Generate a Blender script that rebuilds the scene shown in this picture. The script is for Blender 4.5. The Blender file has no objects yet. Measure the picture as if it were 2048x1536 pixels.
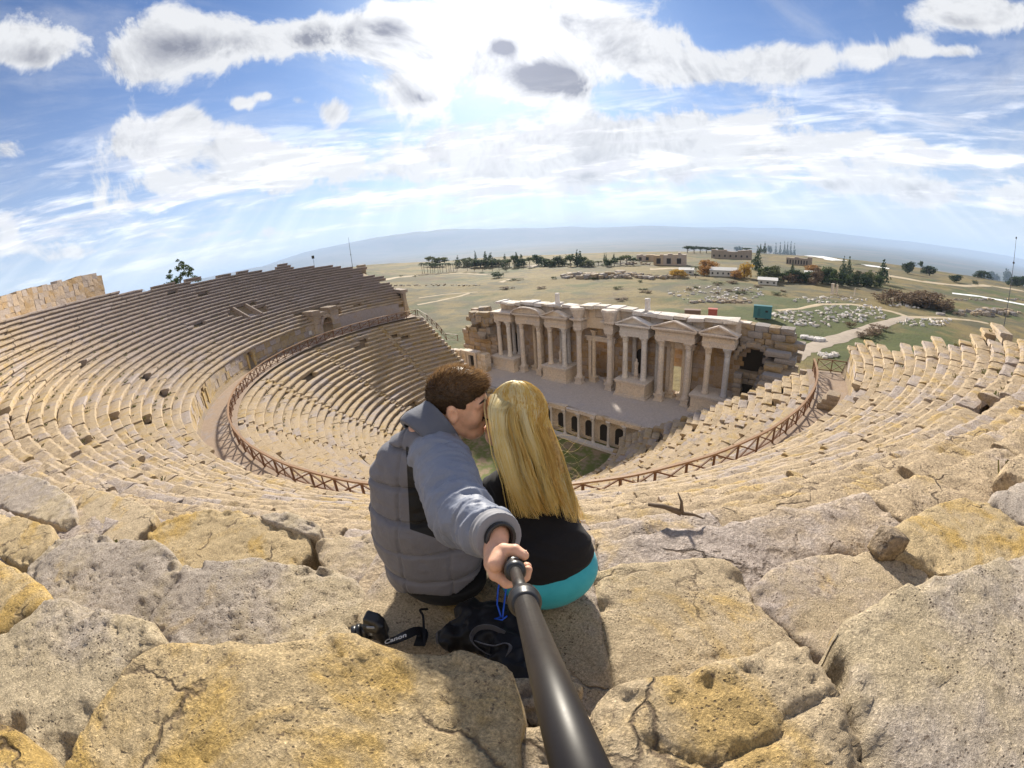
import bpy, bmesh, math, random
import numpy as np
from mathutils import Vector, Matrix
S = bpy.context.scene
COL = S.collection
# ---------------------------------------------------------------- camera (wide action-camera lens, world frame = theatre axes, metres)
CP = np.array([30.5062, -33.2497, 10.4583])
CM = np.array([[0.73709, 0.67180, -0.07304], [-0.18113, 0.30050, 0.93642], [0.65103, -0.67699, 0.34318]])
_yw, _pt, _rl = .765813168, -.350259756, -.077840636
_f = np.array([-math.sin(_yw)*math.cos(_pt), math.cos(_yw)*math.cos(_pt), math.sin(_pt)])
_r = np.array([math.cos(_yw), math.sin(_yw), 0.]); _u = np.cross(_r, _f)
CM = np.stack([math.cos(_rl)*_r+math.sin(_rl)*_u, -math.sin(_rl)*_r+math.cos(_rl)*_u, -_f], 0)
K1, K2 = .00125008, -1.39e-7
cd = bpy.data.cameras.new('camera'); cam = bpy.data.objects.new('camera', cd); COL.objects.link(cam)
mw = Matrix.Identity(4)
for i in range(3):
    for j in range(3): mw[i][j] = CM[j][i]
    mw[i][3] = CP[i]
cam.matrix_world = mw
S.camera = cam
cd.type = 'PANO'; cd.clip_start = 0.02; cd.clip_end = 90000; cd.sensor_width = 36; cd.sensor_height = 27
for tgt in (cd, getattr(cd, 'cycles', None)):
    try:
        tgt.panorama_type = 'FISHEYE_LENS_POLYNOMIAL'; tgt.fisheye_fov = math.radians(178)
        tgt.fisheye_polynomial_k0 = 0; tgt.fisheye_polynomial_k1 = -K1*2048/36; tgt.fisheye_polynomial_k2 = -K2*(2048/36)**2
        tgt.fisheye_polynomial_k3 = 0; tgt.fisheye_polynomial_k4 = 0
    except Exception: pass
# ---------------------------------------------------------------- sun, exposure
SUN_AZ, SUN_EL = -43.0, 27.0
SD = np.array([math.sin(math.radians(SUN_AZ))*math.cos(math.radians(SUN_EL)), math.cos(math.radians(SUN_AZ))*math.cos(math.radians(SUN_EL)), math.sin(math.radians(SUN_EL))])
ld = bpy.data.lights.new('sun', 'SUN'); ld.energy = 5.0; ld.angle = math.radians(3.5); ld.color = (1, .92, .78)
sun = bpy.data.objects.new('sun', ld); COL.objects.link(sun)
sun.rotation_euler = Vector((-SD[0], -SD[1], -SD[2])).to_track_quat('-Z', 'Y').to_euler()
S.view_settings.view_transform = 'Standard'; S.view_settings.look = 'None'; S.view_settings.gamma = 1; S.view_settings.use_curve_mapping = False
S.view_settings.exposure = 0.95
S.cycles.max_bounces = 6; S.cycles.diffuse_bounces = 3; S.cycles.glossy_bounces = 2; S.cycles.transmission_bounces = 3; S.cycles.volume_bounces = 1; S.cycles.transparent_max_bounces = 12
S.cycles.use_denoising = True
S.cycles.sample_clamp_indirect = 4

# ---------------------------------------------------------------- numeric helpers
def ray(x, y):
    """direction of a photograph pixel (2048x1536) in the world"""
    u, v = x-1024., 768.-y; r = math.hypot(u, v)+1e-9; th = K1*r+K2*r*r; s = math.sin(th)
    return CM.T @ np.array([s*u/r, s*v/r, -math.cos(th)])
def at(x, y, d): return CP+ray(x, y)*d
def onz(x, y, z):
    d = ray(x, y); return CP+d*((z-CP[2])/d[2])
def ony(x, y, yy):
    d = ray(x, y); return CP+d*((yy-CP[1])/d[1])
def _hash(ix, iy, iz, seed):
    h = (ix.astype(np.int64)*374761393+iy.astype(np.int64)*668265263+iz.astype(np.int64)*2147483647+seed*974634777) & 0xffffffff
    h = ((h ^ (h >> 13))*1274126177) & 0xffffffff
    h = ((h ^ (h >> 16))*2246822519) & 0xffffffff
    return ((h ^ (h >> 15)) & 0xffffff)/16777215.*2-1
def vnoise(P, seed=0):
    P = np.asarray(P, float); I = np.floor(P); F = P-I; F = F*F*(3-2*F); I = I.astype(np.int64)
    o = 0
    for a in (0, 1):
        wa = F[..., 0] if a else 1-F[..., 0]
        for b in (0, 1):
            wb = F[..., 1] if b else 1-F[..., 1]
            for c in (0, 1):
                wc = F[..., 2] if c else 1-F[..., 2]
                o = o+wa*wb*wc*_hash(I[..., 0]+a, I[..., 1]+b, I[..., 2]+c, seed)
    return o
def fbm(P, oct=4, seed=0, gain=.5):
    P = np.asarray(P, float); a = 1.; o = 0; t = 0
    for i in range(oct):
        o = o+a*vnoise(P*(2.03**i)+i*17.3, seed+i); t += a; a *= gain
    return o/t
def sstep(a, b, x):
    t = np.clip((x-a)/(b-a), 0, 1); return t*t*(3-2*t)

# ---------------------------------------------------------------- object helpers
def tag(o, label=None, cat=None, group=None, kind=None):
    if label: o['label'] = label
    if cat: o['category'] = cat
    if group: o['group'] = group
    if kind: o['kind'] = kind
    return o
def empty(name, loc=(0, 0, 0), label=None, cat=None, group=None, kind=None):
    o = bpy.data.objects.new(name, None); COL.objects.link(o); o.location = loc; o.empty_display_size = .2
    return tag(o, label, cat, group, kind)
def link(name, me, mat=None, parent=None, smooth=False):
    if mat is not None:
        for m in (mat if isinstance(mat, (list, tuple)) else [mat]): me.materials.append(m)
    o = bpy.data.objects.new(name, me); COL.objects.link(o)
    if smooth: me.polygons.foreach_set('use_smooth', [True]*len(me.polygons))
    if parent is not None:
        o.parent = parent
        bpy_loc = parent.location
        o.matrix_parent_inverse = Matrix.Translation(-Vector(bpy_loc)) if parent.rotation_euler[2] == 0 else (Matrix.Translation(bpy_loc) @ parent.rotation_euler.to_matrix().to_4x4()).inverted()
    return o
def npmesh(name, V, F, tint=None):
    """V (n,3); F array (m,4) or list of index tuples; tint per vertex float"""
    me = bpy.data.meshes.new(name)
    V = np.asarray(V, np.float32)
    if isinstance(F, np.ndarray):
        m, k = F.shape
        me.vertices.add(len(V)); me.vertices.foreach_set('co', V.ravel())
        me.loops.add(m*k); me.loops.foreach_set('vertex_index', F.astype(np.int32).ravel())
        me.polygons.add(m); me.polygons.foreach_set('loop_start', np.arange(m, dtype=np.int32)*k)
        me.polygons.foreach_set('loop_total', np.full(m, k, np.int32))
        me.update(calc_edges=True)
    else:
        me.from_pydata(V.tolist(), [], [tuple(f) for f in F]); me.update()
    if tint is not None:
        a = me.attributes.new('tint', 'FLOAT', 'POINT'); a.data.foreach_set('value', np.asarray(tint, np.float32))
    return me
class MB:
    """collects simple solids into one mesh"""
    def __init__(s): s.v = []; s.f = []; s.t = []; s.n = 0
    def add(s, V, F, t=.5):
        V = np.asarray(V, float); s.v.append(V); s.f += [tuple(i+s.n for i in f) for f in F]; s.t.append(np.full(len(V), t)); s.n += len(V); return s
    def box(s, c, d, rz=0, t=.5, jit=0, M=None):
        c = np.asarray(c, float); d = np.asarray(d, float)/2
        V = np.array([[x, y, z] for x in (-1, 1) for y in (-1, 1) for z in (-1, 1)])*d
        if jit: V = V+np.array([[RNG.uniform(-jit, jit) for _ in range(3)] for _ in range(8)])
        if M is not None: V = V @ np.asarray(M).T
        if rz: ca, sa = math.cos(rz), math.sin(rz); V = V @ np.array([[ca, -sa, 0], [sa, ca, 0], [0, 0, 1]]).T
        return s.add(V+c, [(0, 1, 3, 2), (4, 6, 7, 5), (0, 4, 5, 1), (2, 3, 7, 6), (0, 2, 6, 4), (1, 5, 7, 3)], t)
    def bar(s, a, b, w, h=None, t=.5):
        a = np.asarray(a, float); b = np.asarray(b, float); h = h or w; d = b-a; L = np.linalg.norm(d); d = d/L
        up = np.array([0, 0, 1.]) if abs(d[2]) < .95 else np.array([1., 0, 0]); x = np.cross(d, up); x /= np.linalg.norm(x); y = np.cross(x, d)
        V = [p+sx*x*w/2+sy*y*h/2 for p in (a, b) for sx, sy in ((-1, -1), (1, -1), (1, 1), (-1, 1))]
        return s.add(V, [(0, 1, 2, 3), (7, 6, 5, 4), (0, 4, 5, 1), (1, 5, 6, 2), (2, 6, 7, 3), (3, 7, 4, 0)], t)
    def lathe(s, c, prof, n=16, t=.5, flute=0):
        """prof [(radius, z)...] bottom to top"""
        V = []; F = []
        for r, z in prof:
            for i in range(n):
                a = 2*math.pi*i/n; V.append((c[0]+r*math.cos(a), c[1]+r*math.sin(a), c[2]+z))
        m = len(prof)
        for j in range(m-1):
            for i in range(n): F.append((j*n+i, j*n+(i+1) % n, (j+1)*n+(i+1) % n, (j+1)*n+i))
        F.append(tuple(range(n))[::-1]); F.append(tuple((m-1)*n+i for i in range(n)))
        return s.add(V, F, t)
    def tube(s, pts, rad, n=8, t=.5):
        pts = [np.asarray(p, float) for p in pts]; V = []; F = []; m = len(pts)
        rad = rad if hasattr(rad, '__len__') else [rad]*m
        px = None
        for i, p in enumerate(pts):
            d = pts[min(i+1, m-1)]-pts[max(i-1, 0)]; d = d/(np.linalg.norm(d)+1e-12)
            if px is None:
                up = np.array([0, 0, 1.]) if abs(d[2]) < .9 else np.array([1., 0, 0]); px = np.cross(d, up)
            px = px-d*(px@d); px /= np.linalg.norm(px); py = np.cross(d, px)
            for k in range(n):
                a = 2*math.pi*k/n; V.append(p+rad[i]*(math.cos(a)*px+math.sin(a)*py))
        for j in range(m-1):
            for i in range(n): F.append((j*n+i, j*n+(i+1) % n, (j+1)*n+(i+1) % n, (j+1)*n+i))
        F.append(tuple(range(n))[::-1]); F.append(tuple((m-1)*n+i for i in range(n)))
        return s.add(V, F, t)
    def prism(s, poly, z0, z1, t=.5):
        """poly: list of 3d points of one face, extruded by the vector z1 (z0 ignored)"""
        P = np.asarray(poly, float); n = len(P); V = np.vstack([P, P+np.asarray(z1, float)])
        F = [tuple(range(n))[::-1], tuple(range(n, 2*n))]+[(i, (i+1) % n, n+(i+1) % n, n+i) for i in range(n)]
        return s.add(V, F, t)
    def build(s, name, mat=None, parent=None, smooth=False):
        V = np.vstack(s.v); me = npmesh(name, V, s.f, np.concatenate(s.t))
        bm = bmesh.new(); bm.from_mesh(me); bmesh.ops.recalc_face_normals(bm, faces=bm.faces); bm.to_mesh(me); bm.free()
        return link(name, me, mat, parent, smooth)
RNG = random.Random(7)
NR = np.random.default_rng(11)
# ---------------------------------------------------------------- node helper
class NT:
    def __init__(s, nt): s.nt = nt; s.N = nt.nodes; s.L = nt.links
    def n(s, typ, props=None, **inp):
        x = s.N.new(typ)
        for k, v in (props or {}).items(): setattr(x, k, v)
        for k, v in inp.items():
            sock = x.inputs[int(k[1:])] if k[0] == '_' and k[1:].isdigit() else x.inputs[k.replace('_', ' ')]
            if isinstance(v, bpy.types.NodeSocket): s.L.new(v, sock)
            else: sock.default_value = v
        return x
    def m(s, op, a, b=None, c=None, clamp=False):
        x = s.N.new('ShaderNodeMath'); x.operation = op; x.use_clamp = clamp
        for i, v in enumerate((a, b, c)):
            if v is None: continue
            if isinstance(v, bpy.types.NodeSocket): s.L.new(v, x.inputs[i])
            else: x.inputs[i].default_value = v
        return x.outputs[0]
    def mix(s, f, a, b, blend='MIX'):
        x = s.N.new('ShaderNodeMix'); x.data_type = 'RGBA'; x.blend_type = blend
        for i, v in ((0, f), (6, a), (7, b)):
            if isinstance(v, bpy.types.NodeSocket): s.L.new(v, x.inputs[i])
            else: x.inputs[i].default_value = (*v, 1) if (i > 0 and len(v) == 3) else v
        return x.outputs[2]
    def ramp(s, f, a, b, clamp=True):
        x = s.N.new('ShaderNodeMapRange'); x.interpolation_type = 'SMOOTHSTEP'
        s.L.new(f, x.inputs[0]); x.inputs[1].default_value = a; x.inputs[2].default_value = b
        return x.outputs[0]
    def noise(s, vec, scale, detail=4, rough=.55, dist=0, dim='3D'):
        x = s.n('ShaderNodeTexNoise', {'noise_dimensions': dim}); s.L.new(vec, x.inputs['Vector'])
        x.inputs['Scale'].default_value = scale; x.inputs['Detail'].default_value = detail; x.inputs['Roughness'].default_value = rough; x.inputs['Distortion'].default_value = dist
        return x.outputs[0]
W = bpy.data.worlds.new("World"); S.world = W; W.use_nodes = True
w = NT(W.node_tree); w.N.clear()
sky = w.n('ShaderNodeTexSky', {'sky_type': 'NISHITA', 'sun_disc': False, 'sun_elevation': math.radians(SUN_EL), 'sun_rotation': math.radians(SUN_AZ), 'altitude': 300, 'air_density': 1.0, 'dust_density': .6, 'ozone_density': 2.5})
tc = w.n('ShaderNodeTexCoord'); D = tc.outputs['Generated']
sep = w.n('ShaderNodeSeparateXYZ', Vector=D)
dx, dy, dz = sep.outputs
# flat cloud layer coordinates: x/z, y/z
zc = w.m('ADD', w.m('MAXIMUM', dz, 0.0), .12)
cv = w.n('ShaderNodeCombineXYZ', X=w.m('DIVIDE', dx, zc), Y=w.m('DIVIDE', dy, zc), Z=3.3).outputs[0]
def cloudnoise(v, c):
    return w.m('ADD', w.m('MULTIPLY', w.noise(c, 1.5, 8, .6, .35), .3), w.m('MULTIPLY', w.noise(v, 5.2, 12, .66, .5), .7))
nn = cloudnoise(D, cv)
off = tuple(float(v)*.035 for v in (SD+np.array([0, 0, .35])))
nlit = w.noise(w.n('ShaderNodeVectorMath', {'operation': 'ADD'}, _0=D, _1=off).outputs[0], 5.2, 12, .66, .5)
nraw = w.noise(D, 5.2, 12, .66, .5)
# where the cloud masses stand: direction, half sizes in degrees across and up, weight
az = w.m('MULTIPLY', w.m('ARCTAN2', dx, dy), 57.2958)
el = w.m('MULTIPLY', w.m('ARCSINE', dz), 57.2958)
azel = w.n('ShaderNodeCombineXYZ', X=az, Y=el, Z=0.).outputs[0]
def blobs(lst):
    tot = None
    for (x, y, hw, hh, wt) in lst:
        d = ray(x, y); a0 = math.degrees(math.atan2(d[0], d[1])); e0 = math.degrees(math.asin(d[2]))
        d2 = ray(x+hw, y); d3 = ray(x, y-hh)
        a2 = math.degrees(math.atan2(d2[0], d2[1])); e2 = math.degrees(math.asin(d2[2]))
        sa = max(1.5, abs(a2-a0)); se = max(.8, abs(math.degrees(math.asin(d3[2]))-e0)); sl = (e2-e0)/(a2-a0)
        # ellipse in (azimuth, elevation), sheared to follow the lens row
        mp = w.n('ShaderNodeVectorMath', {'operation': 'SUBTRACT'}, _0=azel, _1=(a0, e0, 0)).outputs[0]
        u_ = w.n('ShaderNodeVectorMath', {'operation': 'DOT_PRODUCT'}, _0=mp, _1=(1/sa, 0, 0)).outputs['Value']
        v_ = w.n('ShaderNodeVectorMath', {'operation': 'DOT_PRODUCT'}, _0=mp, _1=(-sl/se, 1/se, 0)).outputs['Value']
        q = w.m('MULTIPLY_ADD', u_, u_, w.m('MULTIPLY', v_, v_))
        g = w.m('POWER', math.exp(-1), q)
        tot = w.m('MULTIPLY', g, wt) if tot is None else w.m('MULTIPLY_ADD', g, wt, tot)
    return tot
CL = [(290, 120, 110, 70, 1.0), (420, 70, 120, 60, 1.0), (600, 75, 110, 40, .9), (740, 60, 90, 50, .9), (45, 95, 80, 45, .9), (15, 300, 42, 32, .9), (10, 445, 40, 40, .6), (300, 285, 85, 50, .9), (375, 240, 50, 26, .8), (485, 290, 75, 42, .95), (420, 365, 150, 32, .7), (620, 330, 120, 40, .6), (250, 412, 50, 14, .6),
      (484, 208, 20, 9, .75), (530, 192, 20, 8, .75), (600, 200, 26, 18, .7), (668, 225, 46, 42, .95), (810, 200, 95, 50, .9), (960, 80, 190, 90, 1.1), (1110, 150, 110, 70, 1.0), (1150, 50, 60, 50, .8), (1280, 95, 95, 62, 1.0), (1420, 135, 120, 50, 1.0), (1590, 125, 95, 48, 1.0), (1950, 22, 150, 42, 1.0), (1745, 112, 45, 20, .75), (1825, 92, 42, 28, .8), (1905, 104, 60, 13, .7),
      (1330, 255, 330, 42, .75), (1480, 310, 190, 38, .7), (1180, 330, 300, 60, .6), (1720, 285, 110, 14, .6), (1880, 318, 200, 14, .6), (1730, 362, 110, 26, .75), (1870, 392, 110, 24, .8), (2020, 400, 60, 36, .75), (900, 330, 300, 60, .55), (100, 505, 150, 20, .45), (480, 465, 260, 16, .5), (1250, 440, 500, 14, .35)]
DK = [(400, 95, 120, 36, .9), (640, 75, 100, 26, 1.0), (770, 60, 60, 24, .8), (1090, 155, 70, 32, 1.2), (1160, 175, 50, 26, .9), (1010, 95, 28, 16, .9), (655, 225, 30, 20, .4), (840, 192, 34, 15, .9), (60, 120, 50, 22, .5), (1930, 45, 90, 14, .35), (1300, 355, 200, 12, .5), (1560, 376, 90, 16, 1.0), (1400, 370, 160, 10, .6), (780, 420, 16, 6, .9), (1100, 395, 20, 6, .6), (1830, 385, 14, 16, .6), (2030, 410, 22, 16, .5), (480, 370, 60, 12, .3), (20, 300, 30, 12, .3)]
cl = blobs(CL)
cov = w.m('ADD', w.m('MULTIPLY', w.m('SUBTRACT', nn, .5), 5.2), w.m('MULTIPLY', w.m('SUBTRACT', cl, .38), 1.55))
dens = w.ramp(cov, -.12, .42)
str_v = w.n('ShaderNodeVectorMath', {'operation': 'MULTIPLY'}, _0=cv, _1=(1.3, .5, 1)).outputs[0]
wisp = w.m('MULTIPLY', w.ramp(w.noise(str_v, 1.8, 7, .62, .8), .44, .78), .40)
# light from the sun catches the edges turned to it, undersides stay grey
lit = w.m('MULTIPLY', w.m('SUBTRACT', nlit, nraw), 3.4)
dk = w.m('MULTIPLY', w.m('MULTIPLY', blobs(DK), w.ramp(cov, .15, .9)), w.m('MULTIPLY', w.ramp(nraw, .36, .60), 1.5))
sdot = w.n('ShaderNodeVectorMath', {'operation': 'DOT_PRODUCT'}, _0=D, _1=tuple(float(v) for v in SD)).outputs['Value']
sang = w.m('MULTIPLY', w.m('ARCCOSINE', w.m('MINIMUM', sdot, .99999)), 57.2958)
glow = w.m('EXPONENT', w.m('MULTIPLY', w.m('POWER', w.m('DIVIDE', sang, 13.), 2.), -1.))
glow2 = w.m('EXPONENT', w.m('MULTIPLY', w.m('DIVIDE', sang, 26.), -1.))
thick = w.ramp(cov, .35, 1.5)
shade = w.m('ADD', w.m('MULTIPLY', dk, 1.0), w.m('ADD', w.m('MULTIPLY', thick, .16), lit), clamp=True)
ccol = w.mix(shade, (.93, .935, .95), (.30, .31, .37))
cmul = w.m('ADD', .52, w.m('MULTIPLY', glow, .34))
skyc = w.n('ShaderNodeVectorMath', {'operation': 'SCALE'}, _0=sky.outputs[0], Scale=.062)
skyc = w.mix(1.0, skyc.outputs[0], (.42, .68, 1.02), 'MULTIPLY')
cloudc = w.n('ShaderNodeVectorMath', {'operation': 'SCALE'}, _0=ccol, Scale=cmul)
veil = w.m('MULTIPLY', w.m('EXPONENT', w.m('MULTIPLY', w.m('MAXIMUM', el, 0.), -.085)), .62)
veil = w.m('ADD', veil, w.m('MULTIPLY', glow, .6), clamp=True)
skyc = w.mix(veil, skyc, w.mix(glow2, (.46, .50, .54), (.72, .72, .72)))
base = w.mix(w.m('MAXIMUM', w.m('MULTIPLY', dens, .97), wisp), skyc, cloudc.outputs[0])
lowveil = w.m('MULTIPLY', w.m('EXPONENT', w.m('MULTIPLY', w.m('MAXIMUM', el, 0.), -.16)), .6)
base = w.mix(lowveil, base, w.mix(glow2, (.46, .50, .55), (.66, .67, .68)))
# thin bands of cloud low over the valley
bv = w.n('ShaderNodeCombineXYZ', X=w.m('DIVIDE', az, 20.), Y=w.m('DIVIDE', w.m('SUBTRACT', el, w.m('MULTIPLY', az, .02)), 3.4), Z=1.7).outputs[0]
bn = w.noise(bv, 1.5, 9, .62, .5)
bwin = w.m('EXPONENT', w.m('MULTIPLY', w.m('POWER', w.m('DIVIDE', w.m('SUBTRACT', el, 9.), 8.), 2.), -1.))
base = w.mix(w.m('MULTIPLY', w.m('MULTIPLY', w.ramp(bn, .44, .64), bwin), .85), base, w.mix(w.ramp(w.noise(bv, 3.2, 6, .6), .42, .62), (.50, .50, .53), (.80, .79, .78)))
rays = w.m('MULTIPLY', w.m('EXPONENT', w.m('MULTIPLY', w.m('POWER', w.m('DIVIDE', w.m('SUBTRACT', el, 4.), 5.), 2.), -1.)), w.ramp(w.noise(w.n('ShaderNodeCombineXYZ', X=w.m('DIVIDE', w.m('SUBTRACT', az, SUN_AZ), w.m('SUBTRACT', 40., el)), Y=0., Z=0.).outputs[0], 9., 3, .5), .4, .7))
base = w.mix(w.m('MULTIPLY', rays, .22), base, (.85, .84, .80))
# bright cloud added behind the camera, out of view, as warm fill light
anti_fill = w.n('ShaderNodeVectorMath', {'operation': 'DOT_PRODUCT'}, _0=D, _1=(float(-SD[0]), float(-SD[1]), .25)).outputs['Value']
base = w.mix(w.m('MULTIPLY', w.ramp(anti_fill, .15, .75), w.ramp(nn, .38, .55)), base, (.70, .64, .56))
bg = w.n('ShaderNodeBackground', Color=base, Strength=.95)
wo = w.n('ShaderNodeOutputWorld', Surface=bg.outputs[0])
def newmat(name):
    m = bpy.data.materials.new(name); m.use_nodes = True; t = NT(m.node_tree); t.N.clear()
    t.out = t.n('ShaderNodeOutputMaterial'); t.b = t.n('ShaderNodeBsdfPrincipled', Roughness=.85); t.L.new(t.b.outputs[0], t.out.inputs[0])
    t.b.inputs['Specular IOR Level'].default_value = .25
    t.pos = t.n('ShaderNodeNewGeometry').outputs['Position']
    return m, t
def bump(t, h, strength, dist, nrm=None):
    b = t.n('ShaderNodeBump', Strength=strength, Distance=dist, Height=h)
    if nrm is not None: t.L.new(nrm, b.inputs['Normal'])
    return b.outputs[0]
def stone_mat(name, cream=(.46, .355, .225), grey=(.36, .325, .31), ochre=(.47, .30, .095), dark=(.12, .085, .06), s=1.0, pits=.5, ochre_amt=.5, grey_amt=.5, fine=1.0, cracks=0, upgrey=0):
    m, t = newmat(name)
    tint = t.n('ShaderNodeAttribute', {'attribute_name': 'tint'}).outputs['Fac']
    P = t.pos
    a = t.noise(P, .55*s, 5, .6, .4); b = t.noise(P, 3.1*s, 6, .65, .3); c = t.noise(P, 17*s, 5, .7)
    g = t.ramp(t.m('ADD', t.m('MULTIPLY', a, .6), t.m('ADD', t.m('MULTIPLY', b, .4), t.m('MULTIPLY', t.m('SUBTRACT', tint, .5), .7))), .62-.24*grey_amt, .78-.24*grey_amt)
    col = t.mix(g, cream, grey)
    o = t.ramp(t.m('ADD', t.noise(P, 1.3*s, 7, .62, .6), t.m('MULTIPLY', t.m('SUBTRACT', .5, tint), .35)), .64-.2*ochre_amt, .78-.2*ochre_amt)
    col = t.mix(t.m('MULTIPLY', o, .75), col, ochre)
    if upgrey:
        # weathered grey, and the left bank's violet shade painted into the upper rows
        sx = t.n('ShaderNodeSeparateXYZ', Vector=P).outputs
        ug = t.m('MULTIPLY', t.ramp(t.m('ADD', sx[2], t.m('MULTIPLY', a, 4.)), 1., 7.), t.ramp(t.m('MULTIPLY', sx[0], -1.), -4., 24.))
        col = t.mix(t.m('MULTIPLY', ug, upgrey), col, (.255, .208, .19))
    # mottling
    mot = t.m('ADD', .60, t.m('MULTIPLY', b, .80)); mot = t.m('MULTIPLY', mot, t.m('ADD', .75, t.m('MULTIPLY', c, .5)))
    mot = t.m('MULTIPLY', mot, t.m('ADD', .8, t.m('MULTIPLY', tint, .4)))
    sc = t.n('ShaderNodeVectorMath', {'operation': 'SCALE'}, _0=col, Scale=mot).outputs[0]
    # pits of the travertine, and dark lichen spots
    v = t.n('ShaderNodeTexVoronoi', {'feature': 'F1'}); t.L.new(P, v.inputs['Vector']); v.inputs['Scale'].default_value = 42*s*fine
    vn = t.noise(P, 60*s*fine, 3, .7); zone = t.ramp(t.noise(P, 4*s, 3, .6), .42, .62)
    pit = t.m('MULTIPLY', t.m('SUBTRACT', 1, t.ramp(t.m('ADD', v.outputs['Distance'], t.m('MULTIPLY', vn, .25)), .22, .40)), zone)
    pit = t.m('MULTIPLY', pit, pits)
    sp = t.m('MULTIPLY', t.ramp(t.m('ADD', t.m('MULTIPLY', t.noise(P, 26*s*fine, 7, .8), .8), t.m('MULTIPLY', b, .2)), .54, .63), .9)
    grit = t.ramp(t.noise(P, 75*s*fine, 4, .8), .3, .7)
    d = t.m('MAXIMUM', pit, sp)
    if cracks:
        wv = t.n('ShaderNodeVectorMath', {'operation': 'ADD'}, _0=P, _1=t.n('ShaderNodeVectorMath', {'operation': 'SCALE'}, _0=t.n('ShaderNodeTexNoise', Vector=P, Scale=5., Detail=5.).outputs['Color'], Scale=.30).outputs[0]).outputs[0]
        vc = t.n('ShaderNodeTexVoronoi', {'feature': 'DISTANCE_TO_EDGE'}, Vector=wv, Scale=cracks)
        ck = t.m('MULTIPLY', t.m('SUBTRACT', 1, t.ramp(vc.outputs['Distance'], .0, .022)), t.ramp(t.noise(P, 2.3, 3, .6), .46, .60))
        d = t.m('MAXIMUM', d, t.m('MULTIPLY', ck, .8))
    sc = t.n('ShaderNodeVectorMath', {'operation': 'SCALE'}, _0=sc, Scale=t.m('ADD', .62, t.m('MULTIPLY', grit, .76))).outputs[0]
    col = t.mix(d, sc, dark)
    t.L.new(col, t.b.inputs['Base Color'])
    h = t.m('SUBTRACT', t.m('ADD', t.m('MULTIPLY', b, .8), t.m('ADD', t.m('MULTIPLY', c, .35), t.m('MULTIPLY', grit, .14))), t.m('MULTIPLY', pit, .35))
    if cracks: h = t.m('SUBTRACT', h, t.m('MULTIPLY', ck, .6))
    t.L.new(bump(t, h, 1.0, .045/s), t.b.inputs['Normal'])
    return m
def plain_mat(name, col, rough=.7, var=.25, scale=6, metal=0, bumpd=0, spec=.3):
    m, t = newmat(name)
    n = t.noise(t.pos, scale, 5, .6)
    c = t.n('ShaderNodeVectorMath', {'operation': 'SCALE'}, _0=(*col,), Scale=t.m('ADD', 1-var, t.m('MULTIPLY', n, 2*var))).outputs[0]
    t.L.new(c, t.b.inputs['Base Color']); t.b.inputs['Roughness'].default_value = rough; t.b.inputs['Metallic'].default_value = metal
    t.b.inputs['Specular IOR Level'].default_value = spec
    if bumpd: t.L.new(bump(t, n, .6, bumpd), t.b.inputs['Normal'])
    return m
M = {}
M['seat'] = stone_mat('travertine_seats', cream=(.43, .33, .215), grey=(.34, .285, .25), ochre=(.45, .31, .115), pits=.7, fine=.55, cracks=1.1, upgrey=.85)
M['near'] = stone_mat('travertine_near', cream=(.50, .395, .26), ochre=(.50, .335, .11), grey=(.36, .30, .265), pits=.8, ochre_amt=.5, grey_amt=.5, s=1.7, cracks=2.2)
M['neargrey'] = stone_mat('travertine_pitted_grey', cream=(.48, .39, .26), ochre=(.48, .335, .125), grey=(.37, .315, .265), pits=1.0, ochre_amt=.4, grey_amt=.5, s=1.7)
M['nearyellow'] = stone_mat('travertine_lichen_yellow', cream=(.51, .39, .225), ochre=(.52, .335, .085), grey=(.36, .28, .225), pits=.7, ochre_amt=.65, grey_amt=.4, s=1.7, cracks=1.8)
M['pave'] = stone_mat('walkway_paving', cream=(.34, .255, .19), grey=(.29, .25, .235), ochre=(.36, .24, .12), pits=.2, ochre_amt=.3)
M['stagefloor'] = stone_mat('stage_marble', cream=(.50, .44, .40), grey=(.44, .40, .40), ochre=(.45, .36, .26), dark=(.25, .2, .18), pits=.1, ochre_amt=.1, fine=.3)
M['marble'] = stone_mat('warm_marble', cream=(.66, .55, .43), grey=(.54, .475, .42), ochre=(.50, .35, .19), dark=(.2, .15, .12), pits=.25, ochre_amt=.25, fine=.3)
M['marblewhite'] = stone_mat('white_marble', cream=(.66, .60, .53), grey=(.52, .49, .47), ochre=(.6, .5, .36), dark=(.3, .25, .2), pits=.15, ochre_amt=.1, fine=.3)
M['marblegrey'] = stone_mat('blue_grey_marble', cream=(.52, .50, .50), grey=(.42, .43, .48), ochre=(.45, .4, .33), dark=(.2, .18, .18), pits=.1, ochre_amt=.05, grey_amt=.9, fine=.3)
M['brickwall'] = stone_mat('brown_rubble_wall', cream=(.42, .31, .21), grey=(.33, .265, .22), ochre=(.44, .28, .12), dark=(.07, .05, .04), pits=.6, ochre_amt=.5, fine=.25, s=1.3)
M['ruinblock'] = stone_mat('weathered_ruin_block', cream=(.34, .265, .19), grey=(.24, .215, .20), ochre=(.36, .25, .11), dark=(.07, .055, .045), pits=.6, ochre_amt=.35, grey_amt=.6, fine=.4)
M['earth'] = stone_mat('bank_earth', cream=(.24, .175, .11), grey=(.18, .14, .11), ochre=(.26, .19, .07), dark=(.08, .06, .04), pits=.4, fine=.6)
M['wood'] = plain_mat('brown_stained_wood', (.165, .083, .043), .6, .35, 9)
M['woodpale'] = plain_mat('worn_rail_wood', (.29, .175, .10), .6, .35, 9)
M['dark'] = plain_mat('opening_shade_black', (.03, .025, .02), .9)  # near-black standing in for the shade inside openings; also plain dark parts
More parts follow.
